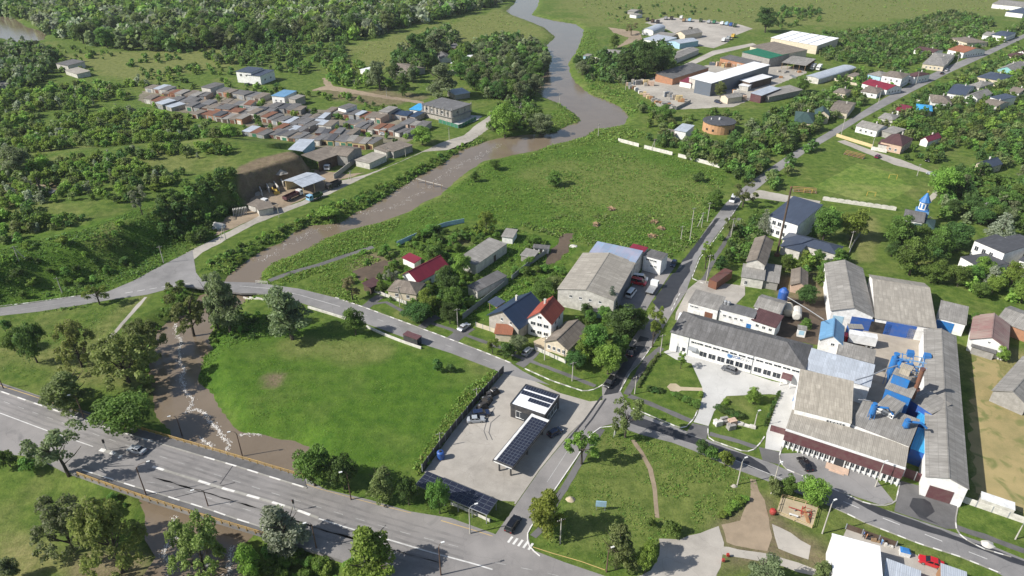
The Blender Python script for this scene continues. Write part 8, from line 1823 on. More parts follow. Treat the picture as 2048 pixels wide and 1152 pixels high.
for c, r, bx, by, ty, lab, kw in (
 (0, 3, 1150, 602, 320, 'tall rusty lamp on the near bridge railing, left one', dict(kind='rust', arm=2.5)), (0, 3, 1630, 715, 500, 'tall rusty lamp on the near bridge railing, right one', dict(kind='rust', arm=-2.0)), (0, 3, 1410, 108, -60, 'rusty lamp on the far bridge railing above the pool', dict(kind='rust', arm=-1.5)), (0, 3, 1872, 270, 60, 'rusty lamp on the far bridge railing, right one', dict(kind='rust', arm=-1.5)),
 (0, 2, 648, 1066, 900, 'rusty lamp on the highway verge above the bridge', dict(kind='rust', arm=-1.2)), (0, 2, 28, 835, 760, 'rusty lamp at the left edge of the highway', dict(kind='rust', arm=-1.2)), (1, 3, 730, 566, 370, 'rusty lamp in front of the dark round tree', dict(kind='rust', arm=-1.2)), (1, 3, 1645, 826, 640, 'pale lamp before the solar carport', dict(arm=1.5)),
 (1, 3, 1420, 1145, 930, 'lamp at the lower edge of the highway', dict(kind='rust', arm=0.8)), (1, 3, 470, 965, 760, 'rusty lamp behind the silvery roadside tree', dict(kind='rust', arm=-1.2)), (2, 3, 725, 1122, 965, 'rusty lamp at the lower tip of the green triangle', dict(kind='rust', arm=0.8)), (2, 3, 1730, 452, 275, 'pale lamp on the factory street verge', dict(arm=0.8)),
 (3, 3, 55, 520, 310, 'pale lamp above the playground', dict(arm=0.6)), (3, 3, 447, 826, 600, 'pale lamp on the lawn beside the playground', dict(arm=0.6)), (3, 3, 855, 467, 300, 'pale lamp at the parking bay end', dict(arm=0.6)), (3, 3, 1930, 870, 790, 'pale lamp at the lower right', dict(arm=0.6)), (2, 2, 1860, 1130, 1030, 'short lamp behind the stacked blocks', dict(arm=0.5))):
 q = tl(c, r, bx, by, bx, ty); pole(q[0][0], q[0][1], q[1][1], lab, **kw)
for bx, by, lab in ((213, 900, 'traffic light on the highway island at the left'), (590, 1021, 'traffic light on the worn highway median')):
 p = ground(bx, by, 0.1); t = thing('traffic_light', lab, 'traffic light', p, R(20))
 mb = MB(); mb.tube([(0, 0, 0), (0, 0, 2.6)], 0.06, 6); part('post', mb, 'grey_metal', t)
 mb = MB(); mb.box(-0.2, 0.2, -0.15, 0.15, 2.2, 3.2); hd = part('signal_head', mb, 'black', t)
 for k, m_ in enumerate(('green_paint', 'yellow_paint', 'tail_glass')):
  mb = MB(); mb.tube([(-0.16, 0, 2.4 + 0.3 * k), (-0.24, 0, 2.4 + 0.3 * k)], 0.1, 8); part('lens', mb, m_, hd)

# ---- fences and walls
def fence(pts, label, h=1.8, mat='grey_wall', pl=2.5, th=0.08, name='fence', cat='fence', post='grey_metal', z0=0.0, gap=0.0, seed=1, arch=False):
 P = [place(x, y) for x, y in pts]; L = plen(P); n = max(1, int(L / pl)); r = random.Random(seed)
 root = thing(name, label, cat, P[0])
 for k in range(n + 1):
  a, d = along(P, L * k / n)
  if post:
   def f(): 
    mb = MB(); mb.box(-0.09, 0.09, -0.09, 0.09, -0.3, h + 0.12); return mb.mesh('post', post)
   link('post', cached(('fp', h, post), f), root, Vector((a.x, a.y, a.z)) - P[0], math.atan2(d.y, d.x))
  if k < n:
   if gap and r.random() < gap: continue
   b, _ = along(P, L * (k + 1) / n - 0.001); m = (a + b) / 2; wl = round((b - a).length - (0.16 if post else 0.02), 1)
   def g():
    mb = MB(); mb.box(-wl / 2, wl / 2, -th / 2, th / 2, -0.2, h)
    if arch: mb.extrude([(wl / 2 * math.cos(math.pi * i / 6), h + 0.35 * math.sin(math.pi * i / 6)) for i in range(7)], -th / 2 + 0.01, th / 2 - 0.01)
    return mb.mesh('panel', mat)
   o = link('panel', cached(('fpan', wl, h, mat, th, arch), g), root, m - P[0], math.atan2(b.y - a.y, b.x - a.x))
   o.rotation_euler[0] = r.uniform(-0.03, 0.03)
 return root
fence([(1007, 745), (958, 800), (910, 858), (878, 898), (845, 944)], 'dark green metal fence between mown field and filling station', 2.2, 'dark_cladding', 2.6, seed=2)
fence(tl(2, 1, 775, 0, 1000, 60, 1200, 110, 1470, 180, 1640, 228), 'broken white concrete wall at the far side of the meadow', 1.7, 'stone_white', 3.0, 0.2, 'wall', 'wall', None, gap=0.15)
fence(tl(3, 1, 450, 462, 640, 490, 820, 515, 1010, 542), 'pale green arched wall along the football pitch', 1.4, 'stone_white', 2.6, 0.16, 'wall', 'wall', 'stone_white', arch=True)
fence(tl(1, 1, 1085, 815, 1180, 770, 1300, 720, 1450, 665, 1600, 635), 'blue-grey wall round the overgrown garden', 1.8, 'light_blue_wall', 2.6, 0.12, 'wall', 'wall', None)
fence(tl(1, 2, 1590, 302, 1700, 215, 1820, 120, 1935, 30), 'long grey plank fence beside the navy-roofed house', 2.0, 'grey_metal', 2.4)
fence(tl(3, 3, 1505, 578, 1640, 625, 1800, 680, 1997, 748), 'pale concrete panel fence right of the factory gate', 1.6, 'stone_white', 2.6, 0.14)
fence(tl(1, 1, 600, 300, 690, 230, 790, 150), 'brown block wall beside the white lorry', 2.2, 'block_wall', 3.0, 0.3, 'wall', 'wall', None)
fence(tl(1, 2, 880, 80, 1000, 130, 1160, 190), 'low white picket fence of the hip-roofed cottage', 1.2, 'stone_white', 2.2)
fence(tl(2, 2, 175, 535, 300, 590, 410, 640), 'low pale fence before the cream cottage', 1.2, 'stone_white', 2.2)
fence(tl(1, 2, 1690, 358, 1820, 400, 1950, 455), 'cream and dark fence before the brick house', 1.5, 'cream_wall', 2.2)
fence(tl(3, 0, 555, 1048, 700, 1095, 830, 1135), 'yellow garden wall at the street corner', 1.6, 'yellow_wall', 2.6, 0.2, 'wall', 'wall', 'yellow_wall')
fence(tl(1, 0, 1405, 942, 1560, 988, 1690, 922), 'dark green hoarding round the building site', 2.0, 'green_paint', 2.8)
fence(tl(2, 1, 0, 1075, 140, 960, 270, 870), 'dark plank fence down to the ditch', 1.8, 'grey_metal', 2.4, seed=4)
fence(tl(3, 1, 730, 742, 690, 800, 655, 868), 'grey fence at the right of the canteen yard', 1.8, 'grey_wall', 2.4)
fence(tl(2, 0, 1100, 810, 1250, 850, 1370, 790), 'grey sheet fence at the lower side of the builders yard', 1.8, 'grey_wall', 3.0, seed=6)
fence(tl(3, 3, 1065, 385, 1150, 415, 1240, 448), 'dark maroon sliding gate of the factory', 2.4, 'maroon_cladding', 2.2, 0.1, 'gate', 'gate', 'frame_white')
fence(tl(3, 3, 40, 35, 100, 50, 160, 70), 'dark maroon gate left of the front hall', 1.8, 'maroon_cladding', 2.2, 0.1, 'gate', 'gate', 'frame_white')
fence(tl(3, 3, 625, 790, 800, 850, 1010, 925), 'dark low fence behind the white-roofed hall', 1.4, 'dark_wood', 2.4)
fence(tl(2, 0, 620, 455, 740, 480), 'white wall by the guard hut on the river bank', 1.8, 'stone_white', 3.0, 0.2, 'wall', 'wall', None)
fence(tl(3, 0, 530, 615, 640, 645, 730, 660), 'pale brown garden wall left of the crimson house', 1.5, 'cream_wall', 3.0, 0.2, 'wall', 'wall', None)
fence(tl(3, 0, 1120, 775, 1250, 800), 'white garden wall before the turquoise roof', 1.6, 'stone_white', 3.0, 0.2, 'wall', 'wall', None)
fence(tl(3, 1, 820, 75, 940, 100), 'white wall of the plum-roofed house', 1.8, 'stone_white', 3.0, 0.2, 'wall', 'wall', None)
for pts, lab in ((tl(1, 2, 400, 215, 520, 250, 690, 303), 'white concrete barrier on the river road, upper part'), (tl(1, 2, 850, 365, 1000, 432, 1130, 482, 1270, 530), 'white concrete barrier on the river road, beside the bus shelter'), (tl(0, 2, 1830, 152, 1997, 152) + tl(1, 2, 60, 155), 'white concrete barrier over the stream culvert')):
 fence(pts, lab, 0.75, 'stone_white', 3.0, 0.35, 'barrier', 'barrier', None)
fence(tl(1, 3, 1500, 605, 1650, 670, 1795, 738), 'low white panel wall in front of the solar carport', 0.9, 'stone_white', 2.4)
# yellow bridge railings
def railing(pts, label, mat='rail_yellow', h=0.95):
 P = polyline(pts, 0.12); L = plen(P); root = thing('railing', label, 'railing', P[0])
 n = int(L / 2.0)
 def f(): 
  mb = MB(); mb.box(-0.07, 0.07, -0.07, 0.07, -0.3, h); return mb.mesh('post', mat)
 for k in range(n + 1):
  a, d = along(P, L * k / n); link('post', cached(('rp', mat, h), f), root, a - P[0], math.atan2(d.y, d.x))
 for z, rr in ((h, 0.08), (h * 0.66, 0.05), (h * 0.33, 0.05)):
  mb = MB(); mb.tube([q - P[0] + Vector((0, 0, z)) for q in P], rr, 6); part('rail', mb, mat, root)
 return root
railing([(272, 857), (400, 894), (520, 929), (608, 955)], 'ochre railing on the far side of the highway bridge')
railing([(156, 950), (200, 966), (290, 997), (400, 1032), (520, 1068), (545, 1076)], 'ochre railing on the near side of the highway bridge')
railing(tl(1, 2, 0, 25, 90, 30), 'pale pipe railing of the river road bridge', 'stone_white')
# pipe crossing the river on small trestles
a, b = ground(*tl(1, 1, 1232, 298)[0], 0.4), ground(*tl(1, 1, 1435, 350)[0], 0.4)
pc = thing('pipe_bridge', 'rusty pale pipe crossing the river on trestles', 'pipe', a)
mb = MB(); mb.tube([(0, 0, 0), tuple(b - a)], 0.13, 8); part('pipe', mb, 'pole_concrete', pc)
for t in (0.05, 0.35, 0.65, 0.95):
 mb = MB(); q = (b - a) * t; mb.box(q.x - 0.08, q.x + 0.08, q.y - 0.2, q.y + 0.2, -3.0, 0.5); part('trestle', mb, 'wood', pc)
# chimneys
p = ground(*tl(3, 1, 97, 890)[0]); ch = thing('chimney', 'tall thin dark chimney beside the school', 'chimney', p)
mb = MB(); mb.tube([(0, 0, -0.5), (0, 0, 26.0)], [0.38, 0.3], 10); part('stack', mb, 'dark_wood', ch)
mb = MB(); mb.cyl(0, 0, 25.7, 26.1, 0.4, 10); mb.cyl(0, 0, 0, 1.0, 0.9, 10); part('collar', mb, 'rust', ch)
p = ground(*tl(3, 2, 1140, 905)[0], 6.5); ch = thing('boiler_chimney', 'thick rusty boiler chimney on the factory roof', 'chimney', (p.x, p.y, 6.5))
mb = MB(); mb.tube([(0, 0, -2.0), (0, 0, 8.6)], [0.55, 0.5], 12); part('stack', mb, 'rust', ch)
mb = MB(); mb.cyl(0, 0, 2.6, 2.9, 1.0, 12); part('platform', mb, 'brown_metal', ch)
mb = MB(); mb.cyl(0, 0, 8.4, 8.8, 0.62, 12); part('collar', mb, 'brown_metal', ch)
# cyclones, tanks and pipework of the factory
def cyclone(px, py, z, h, r, label, name='cyclone', mat='bright_blue'):
 p = ground(px, py, z); t = thing(name, label, 'cyclone', (p.x, p.y, z))
 mb = MB(); mb.cyl(0, 0, h * 0.45, h * 0.9, r, 14); part('drum', mb, mat, t)
 mb = MB(); mb.tube([(0, 0, h * 0.08), (0, 0, h * 0.45)], [r * 0.18, r], 14); part('cone', mb, mat, t)
 mb = MB(); mb.cyl(0, 0, h * 0.9, h, r * 0.55, 12); mb.cyl(0, 0, h, h * 1.03, r * 0.75, 12); part('cap', mb, mat, t)
 for k in range(4):
  a = R(45 + 90 * k); mb = MB(); mb.tube([(r * 1.0 * math.cos(a), r * 1.0 * math.sin(a), 0), (r * 0.98 * math.cos(a), r * 0.98 * math.sin(a), h * 0.6)], 0.08, 5); part('leg', mb, mat, t)
 mb = MB(); mb.tube([(r, 0, h * 0.8), (r + 2.2, -0.5, h * 0.82), (r + 3.5, -1, h * 0.5)], 0.28, 8); part('duct', mb, mat, t)
 return t
q = tl(3, 2, 940, 810, 815, 1070, 1180, 720, 670, 335, 130, 190)
cyclone(*q[0], 0, 10.0, 0.95, 'tall blue cyclone standing in the yard beside the pale metal hall')
cyclone(*q[1], 6.6, 4.6, 0.7, 'blue cyclone leaning pipe over the grey hall roof')
cyclone(1792, 752, 4, 5.0, 0.7, 'blue cyclone amid the lattice pipework')
cyclone(1808, 862, 6.0, 3.4, 0.7, 'small blue filter cyclone beside the deep blue lean-to')
p = ground(*q[3]); t = thing('blue_tank', 'big upright blue tank beside the gabled store', 'tank', p)
mb = MB(); mb.cyl(0, 0, 0, 5.5, 2.1, 20); part('shell', mb, 'bright_blue', t); mb = MB(); mb.cyl(0, 0, 5.5, 6.1, 2.15, 20, r1=0.3); part('lid', mb, 'bright_blue', t)
p = ground(*q[4]); t = thing('blue_silo', 'small blue silo on legs behind the office court', 'silo', p)
mb = MB(); mb.cyl(0, 0, 2.0, 5.0, 1.5, 16); part('shell', mb, 'blue_paint', t); mb = MB(); mb.cyl(0, 0, 5.0, 6.0, 1.5, 16, r1=0.6); mb.cyl(0, 0, 0.6, 2.0, 0.4, 12, r1=1.5); part('cone', mb, 'blue_paint', t)
for k in range(4):
 a = R(45 + 90 * k); mb = MB(); mb.tube([(1.3 * math.cos(a), 1.3 * math.sin(a), 0), (1.3 * math.cos(a), 1.3 * math.sin(a), 2.4)], 0.1, 5); part('leg', mb, 'blue_paint', t)
for (x, y), m_, lab in ((tl(3, 2, 180, 262)[0], 'cream_wall', 'beige storage tank lying on cradles, left one'), (tl(3, 2, 245, 290)[0], 'stone_white', 'pale storage tank with rusty end, right one')):
 p = ground(x, y, 0); t = thing('storage_tank', lab, 'tank', p, R(70))
 mb = MB(); mb.tube([(-2.4, 0, 1.7), (-2.1, 0, 1.7), (2.1, 0, 1.7), (2.4, 0, 1.7)], [0.9, 1.4, 1.4, 0.9], 16); part('shell', mb, m_, t)
 for xx in (-1.4, 1.4): mb = MB(); mb.box(xx - 0.2, xx + 0.2, -1.2, 1.2, 0, 0.9); part('cradle', mb, 'grey_wall', t)
# lattice of blue pipes with two hoppers
p = ground(*tl(3, 2, 1135, 760)[0], 0); lt = thing('pipe_lattice', 'tangle of blue steel pipes with two blue hoppers above the yard', 'pipework', p, R(-20))
for i in range(4):
 for j in range(3):
  mb = MB(); mb.tube([(-4 + i * 2.6, -2.5 + j * 2.5, 0), (-4 + i * 2.6, -2.5 + j * 2.5, 5.6)], 0.11, 5); part('column', mb, 'steel_blue', lt)
for j in range(3):
 for z in (2.6, 4.2, 5.6):
  mb = MB(); mb.tube([(-4.2, -2.5 + j * 2.5, z), (4.0, -2.5 + j * 2.5, z)], 0.12, 5); part('beam', mb, 'steel_blue', lt)
for i in range(4):
 for z in (3.2, 4.8):
  mb = MB(); mb.tube([(-4 + i * 2.6, -2.6, z), (-4 + i * 2.6 + 0.6, 2.6, z + 1)], 0.12, 5); part('brace', mb, 'bright_blue', lt)
for k, x in enumerate((-1.5, 2.5)):
 mb = MB(); mb.box(x - 0.8, x + 0.8, 2.2, 3.8, 5.2, 6.6); hp = part('hopper', mb, 'bright_blue', lt)
for pts, r_, lab in (([tl(3, 2, 700, 770)[0], tl(3, 2, 820, 735)[0], tl(3, 2, 930, 685)[0], tl(3, 2, 1060, 645)[0]], 0.16, 'long blue-grey overhead pipe crossing the factory yard'), ([tl(3, 2, 180, 130)[0], tl(3, 2, 330, 220)[0], tl(3, 2, 460, 305)[0]], 0.12, 'thin pale overhead pipe from silo to blue roof'), ([tl(3, 2, 725, 918)[0], tl(3, 2, 770, 922)[0], tl(3, 2, 820, 930)[0]], 0.12, 'short pipe to the roof cyclone')):
 P = [ground(x, y, 7.5) for x, y in pts]; mb = MB(); mb.tube(P, r_, 6); o = part('overhead_pipe', mb, 'steel', None); tag(o, lab, 'pipe')
def blockpile(px, py, label, name, cat, mat, n=(3, 2, 2), s=(1.0, 0.8, 0.5), rz=0.3, z=0.05, jit=0.08, pn='block', seed=1):
 p = ground(px, py, z); t = thing(name, label, cat, p, rz); r = random.Random(seed)
 def f():
  mb = MB(); mb.box(-s[0] / 2, s[0] / 2, -s[1] / 2, s[1] / 2, 0, s[2]); return mb.mesh(pn, mat)
 me = cached(('blk', s, mat), f)
 for k in range(n[2]):
  for i in range(n[0]):
   for j in range(n[1]):
    if k == n[2] - 1 and r.random() < 0.25 and n[2] > 1: continue
    link(pn, me, t, ((i - n[0] / 2 + 0.5) * s[0] * 1.05 + r.uniform(-jit, jit), (j - n[1] / 2 + 0.5) * s[1] * 1.05, k * s[2] * 1.01), r.uniform(-jit, jit))
 return t
for k, (x, y, m_, lab) in enumerate(((1580, 1110, 'stone_white', 'white wrapped block stack, left of the row by the drive'), (1630, 1095, 'grey_wall', 'grey block stack, second of the row by the drive'), (1690, 1105, 'pink_wall', 'pinkish block stack, third of the row by the drive'), (1680, 1140, 'grey_wall', 'grey block stack in front of the pinkish one'))):
 q = tl(2, 2, x, y)[0]; blockpile(*q, lab, 'block_stack', 'blocks', m_, (2, 2, 3), (0.9, 0.7, 0.45), seed=k)
blockpile(*tl(2, 2, 1800, 1120)[0], 'low pile of concrete slabs by the short lamp', 'slab_pile', 'slabs', 'stone_white', (3, 1, 2), (1.4, 1.0, 0.25), -0.4)
# pallets of the builders yard
rp = random.Random(9); PM = ['stone_white', 'grey_wall', 'pink_wall', 'yellow_wall', 'block_wall', 'steel', 'orange_wood', 'slate_cladding']
PN = ['white', 'grey', 'pinkish', 'yellow', 'brown', 'silver', 'orange', 'dark blue-grey']
k = 0
for (x0, y0, x1, y1, n, where) in ((890, 660, 1080, 770, 16, 'along the left side of the builders yard'), (930, 640, 1060, 660, 7, 'at the back left of the builders yard'), (1090, 790, 1240, 830, 12, 'along the lower side of the builders yard'), (1170, 740, 1300, 775, 12, 'in the middle of the builders yard'), (1540, 500, 1760, 520, 14, 'between the stores of the builders yard'), (1700, 720, 1780, 760, 5, 'beside the beige yard office')):
 for i in range(n):
  q = tl(2, 0, x0 + (x1 - x0) * i / max(1, n - 1) + rp.uniform(-8, 8), y0 + (y1 - y0) * i / max(1, n - 1) + rp.uniform(-10, 10))[0]
  mi = rp.randrange(len(PM))
  blockpile(*q, PN[mi] + ' pallet stack ' + where, 'pallet_stack', 'pallets', PM[mi], (rp.choice((1, 2)), 1, rp.choice((2, 3))), (1.9, 1.6, 0.95), rp.uniform(-0.3, 0.3), seed=k)['group'] = 'pallet stacks ' + where
  k += 1
for i in range(10):
 q = tl(3, 0, 110 + i * 18 + rp.uniform(-5, 5), 560 + rp.uniform(-18, 40))[0]; mi = rp.choice((4, 5, 6, 1))
 blockpile(*q, PN[mi] + ' timber bundle in the yard beside the open shed', 'timber_bundle', 'timber', PM[mi], (1, 2, 2), (2.2, 0.8, 0.6), rp.uniform(-0.4, 0.4), seed=40 + i)['group'] = 'timber bundles in the yard beside the open shed'
# log and rubble piles in the meadow
def heap(px, py, label, mat, r0, h, name='heap', cat='heap', n=22, seed=1, z=None, pieces=None):
 p = place(px, py) if z is None else ground(px, py, z)
 r = random.Random(seed); mb = MB()
 rings, seg = 5, 14; vs = []
 for i in range(rings + 1):
  f = i / rings
  for k in range(seg):
   a = 2 * math.pi * k / seg; rr = r0 * (1 - f * 0.98) * r.uniform(0.8, 1.15)
   vs.append((rr * math.cos(a), rr * math.sin(a) * 0.8, -0.1 + (h + 0.1) * (f ** 0.9) + r.uniform(-0.04, 0.04) * h))
 fs = [(i * seg + k, i * seg + (k + 1) % seg, (i + 1) * seg + (k + 1) % seg, (i + 1) * seg + k) for i in range(rings) for k in range(seg)]
 mb.add(vs, fs)
 if pieces:
  t = thing(name, label, cat, p); part('mound', mb, mat, t)
  for k in range(pieces):
   m2 = MB(); a = r.uniform(0, 6.28); d = r.uniform(0, r0 * 0.8); L = r.uniform(0.6, 1.5)
   m2.tube([(-L, 0, 0), (L, 0, r.uniform(-0.3, 0.4))], 0.13, 6); part('log', m2, 'wood', t, (d * math.cos(a), d * math.sin(a), h * (1 - d / r0) + 0.2), r.uniform(0, 6.28))
  return t
 o = part(name, mb, mat, None, p, smooth=True); return tag(o, label, cat)
for k, (x, y, lab) in enumerate(((650, 655, 'pile of dead logs at the left meadow edge'), (765, 535, 'pile of dead logs in the middle of the meadow'), (1150, 685, 'pile of grey logs near the poles'), (1075, 745, 'stack of pale logs behind the patchwork hall'), (1095, 635, 'small twig pile above the grey logs'))):
 heap(*tl(2, 1, x, y)[0], lab, 'soil', 1.8, 0.7, 'log_pile', 'logs', seed=k, pieces=14)
heap(*tl(0, 1, 1660, 665)[0], 'grey gravel heap beside the lane', 'stone_white', 4.0, 2.0, 'gravel_heap', seed=3)
heap(*tl(0, 1, 1770, 605)[0], 'low brown earth heap beside the concrete slabs', 'dirt', 3.0, 1.2, 'earth_heap', seed=4)
heap(*tl(1, 1, 110, 360)[0], 'sand heap in the left bay', 'sand', 2.6, 1.4, 'sand_heap', seed=5); heap(*tl(1, 1, 200, 300)[0], 'pale gravel heap in the right bay', 'gravel', 3.0, 1.6, 'gravel_heap', seed=6); heap(*tl(1, 1, 20, 415)[0], 'grey sand heap in the lowest bay', 'gravel', 2.4, 1.2, 'sand_heap', seed=7)
heap(*tl(2, 3, 450, 565)[0], 'pale earth mound on the green triangle', 'sand', 1.3, 0.7, 'mound', 'mound', seed=8); heap(*tl(2, 3, 1708, 462)[0], 'small stone mound at the pale lamp', 'gravel', 0.9, 0.5, 'mound', 'mound', seed=9)
heap(*tl(3, 3, 1715, 910)[0], 'heap of pale rubble at the lower right verge', 'stone_white', 1.6, 0.6, 'rubble_heap', 'rubble', seed=10); heap(*tl(2, 1, 470, 815)[0], 'scatter of white rubble by the ditch', 'stone_white', 1.8, 0.5, 'rubble_heap', 'rubble', seed=11)
for k, (x0, y0, x1, y1) in enumerate(((30, 385, 50, 430), (78, 350, 105, 405), (130, 335, 180, 400), (180, 310, 215, 360))):
 a, b = ground(*tl(1, 1, x0, y0)[0]), ground(*tl(1, 1, x1, y1)[0]); d = b - a
 mb = MB(); mb.box(0, d.length, -0.2, 0.2, -0.2, 2.2); o = part('bay_wall', mb, 'stone_white', None, a, math.atan2(d.y, d.x)); tag(o, 'concrete partition of the sand bays, %s from the lower end' % ('first', 'second', 'third', 'fourth')[k], 'wall')
q = tl(0, 1, 1845, 575)[0]; p = ground(*q); t = thing('concrete_slabs', 'row of upright concrete slabs leaning by the lane', 'slabs', p, R(25))
for k in range(9):
 mb = MB(); mb.box(-0.1, 0.1, -0.8, 0.8, 0, 2.9); o = part('slab', mb, 'stone_white', t, (-2.5 + k * 0.6, 0, 0)); o.rotation_euler = (0, 0.12, 0)
# flat slab building on the hill
p = [tl(0, 1, 190, 480)[0], tl(0, 1, 440, 395)[0], tl(0, 1, 390, 355)[0]]
building('bunker', 'flat grey slab-roofed store on the hilltop', 'store', p, 1.0, 'flat', 0, wall='grey_wall', rmat='felt_grey', wins=BW, gz=9.0)
q = tl(0, 1, 335, 452)[0]; p = ground(*q, 9.0); mb = MB(); mb.tube([(0, 0, 0), (0, 0, 8.5)], 0.3, 8); o = part('flue', mb, 'black', None, (p.x, p.y, 9.0)); tag(o, 'black flue pipe beside the flat slab store', 'flue')
# bus shelter
p = ground(*tl(1, 2, 1205, 480)[0]); d = ground(*tl(1, 2, 1265, 505)[0]) - ground(*tl(1, 2, 1145, 460)[0]); t = thing('bus_shelter', 'dark brown bus shelter on the river road', 'bus shelter', p, math.atan2(d.y, d.x))
mb = MB(); mb.box(-2.6, 2.6, -1.1, 1.1, 2.4, 2.6); part('roof', mb, 'maroon_cladding', t)
mb = MB(); mb.box(-2.5, 2.5, -1.05, -0.97, 0.1, 2.4); part('back_wall', mb, 'dark_cladding', t)
for s in (-2.5, 2.42): mb = MB(); mb.box(s, s + 0.08, -0.96, 0.9, 0.1, 2.4); part('side_wall', mb, 'glass', t)
mb = MB(); mb.box(-2.0, 2.0, -0.9, -0.5, 0.45, 0.52); part('bench', mb, 'wood', t)
# signs
def board(px, py, label, w, h, z0, mat, rz, name='sign_board', cat='sign'):
 p = place(px, py); t = thing(name, label, cat, p, rz)
 mb = MB(); mb.box(-w / 2, w / 2, -0.06, 0.06, z0, z0 + h); part('board', mb, mat, t)
 for s in (-1, 1): mb = MB(); mb.box(s * w * 0.4 - 0.06, s * w * 0.4 + 0.06, 0.06, 0.16, -0.2, z0 + h * 0.8); part('post', mb, 'grey_metal', t)
 return t
board(*tl(2, 3, 680, 650)[0], 'pale blue notice board on the green triangle', 2.2, 1.6, 1.2, 'light_blue_wall', R(-5)); board(*tl(2, 3, 790, 80)[0], 'small white board at the crossroads corner', 1.2, 1.4, 0.8, 'stone_white', R(60))
# blue barrel and black wrapped heap on the forecourt
p = ground(*tl(1, 3, 1420, 248)[0], 0.05); t = thing('water_barrel', 'bright blue plastic barrel by the dark fence', 'barrel', p, R(40))
mb = MB(); mb.tube([(0, 0, 0), (0, 0, 0.15), (0, 0, 1.9), (0, 0, 2.1)], [0.75, 0.85, 0.85, 0.6], 16); part('shell', mb, 'blue_paint', t); mb = MB(); mb.cyl(0, 0, 2.1, 2.3, 0.3, 10); part('lid', mb, 'black', t)
for k, (x, y) in enumerate(((1830, 870), (1790, 905), (1765, 940), (1740, 985))):
 q = tl(1, 2, x, y)[0]; p = ground(*q, 0.05); r = random.Random(k); t = thing('wrapped_machine', 'black tarpaulin bundle by the station fence, %s from the top' % ('first', 'second', 'third', 'fourth')[k], 'bundle', p, R(40) + k)
 mb = MB(); frustum(mb, -1.4, 1.4, -1.0, 0.9, 0, 1.3, 1.0, 0.6); mb.box(-0.8, 0.5, -0.4, 0.5, 1.3, 1.7); part('cover', mb, 'black', t)
 mb = MB(); frustum(mb, -0.9, 0.2, -0.7, 0.0, 1.301, 1.45, 0.5, 0.4); mb.box(0.6, 1.0, -0.3, 0.2, 1.25, 1.4); part('flap', mb, 'steel', t)
# white container and sheds at the lower right
p = ground(*tl(3, 3, 1765, 640)[0]); d = ground(*tl(3, 3, 1850, 665)[0]) - ground(*tl(3, 3, 1675, 605)[0]); t = thing('white_container', 'white-topped container beside the concrete fence', 'container', p, math.atan2(d.y, d.x))
mb = MB(); mb.box(-3.0, 3.0, -1.2, 1.2, 0, 2.5); part('body', mb, 'pale_wall', t); mb = MB(); mb.box(-3.05, 3.05, -1.25, 1.25, 2.5, 2.6); part('roof', mb, 'frame_white', t)
p = ground(*tl(3, 3, 1075, 985)[0]); t = thing('blue_crate', 'bright blue covered crate at the corner of the white-roofed hall', 'crate', p, R(-20))
mb = MB(); mb.box(-0.9, 0.9, -0.7, 0.7, 0, 1.1); part('crate', mb, 'frame_white', t); mb = MB(); frustum(mb, -0.95, 0.95, -0.6, 0.6, 1.1, 1.45, 0.75, 0.4); part('cover', mb, 'bright_blue', t)
p = ground(*tl(3, 2, 280, 425)[0]); t = thing('gate_booth', 'white and pale blue booth beside the trimmed shrub', 'booth', p, R(-20))
mb = MB(); mb.box(-1.1, 1.1, -1.0, 1.0, 0, 2.6); part('wall', mb, 'white_wall', t); mb = MB(); mb.box(-1.3, 1.3, -1.2, 1.2, 2.6, 2.75); part('roof', mb, 'slate', t); mb = MB(); mb.box(-0.7, 0.7, -1.04, -0.98, 0.8, 2.2); part('window', mb, 'light_blue_wall', t)
for (x, y, m_, s, lab) in ((840, 372, 'black', 1.5, 'round black tank at the store front'), (905, 375, 'grey_metal', 1.2, 'grey drum at the store front'), (965, 385, 'orange_wood', 1.0, 'orange drum at the store front')):
 p = ground(*tl(3, 2, x, y)[0]); t = thing('scrap_tank', lab, 'tank', p); mb = MB(); mb.tube([(0, 0, 0), (0, 0, s * 1.3)], s * 0.75, 12); part('shell', mb, m_, t); mb = MB(); mb.cyl(0, 0, s * 1.3, s * 1.45, s * 0.4, 10); part('lid', mb, 'steel', t)
# football pitch furniture
def bench_stand(px, py, fx, fy, L, label):
 a, b = ground(px, py), ground(fx, fy); t = thing('bleachers', label, 'bleachers', a, math.atan2(b.y - a.y, b.x - a.x))
 for k in range(4): mb = MB(); mb.box(0, L, k * 0.7, k * 0.7 + 0.45, 0.4 + 0.42 * k, 0.48 + 0.42 * k); part('bench', mb, 'orange_wood', t)
 for k in range(5): mb = MB(); x = 0.2 + k * (L - 0.4) / 4; mb.extrude([(x - 0.05, 0), (x + 0.05, 0), (x + 0.05, 0.4), (x - 0.05, 0.4)], 0.1, 2.6); part('support', mb, 'grey_metal', t)
bench_stand(*tl(3, 1, 608, 112)[0], *tl(3, 1, 760, 150)[0], 9.5, 'orange wooden bleachers on the far side of the pitch'); bench_stand(*tl(3, 1, 222, 400)[0], *tl(3, 1, 395, 415)[0], 9.5, 'orange wooden bleachers at the near left corner of the pitch')
def goal(px, py, rz, label):
 p = ground(px, py, 0.03); t = thing('goal', label, 'goal', p, rz)
 for s in (-1.6, 1.6): mb = MB(); mb.tube([(s, 0, 0), (s, 0, 2.1)], 0.06, 6); part('goalpost', mb, 'yellow_paint', t); mb = MB(); mb.tube([(s, 0, 2.05), (s, 1.0, 0.05)], 0.06, 5); part('stay', mb, 'yellow_paint', t)
 mb = MB(); mb.tube([(-1.6, 0, 2.1), (1.6, 0, 2.1)], 0.06, 6); part('crossbar', mb, 'yellow_paint', t)
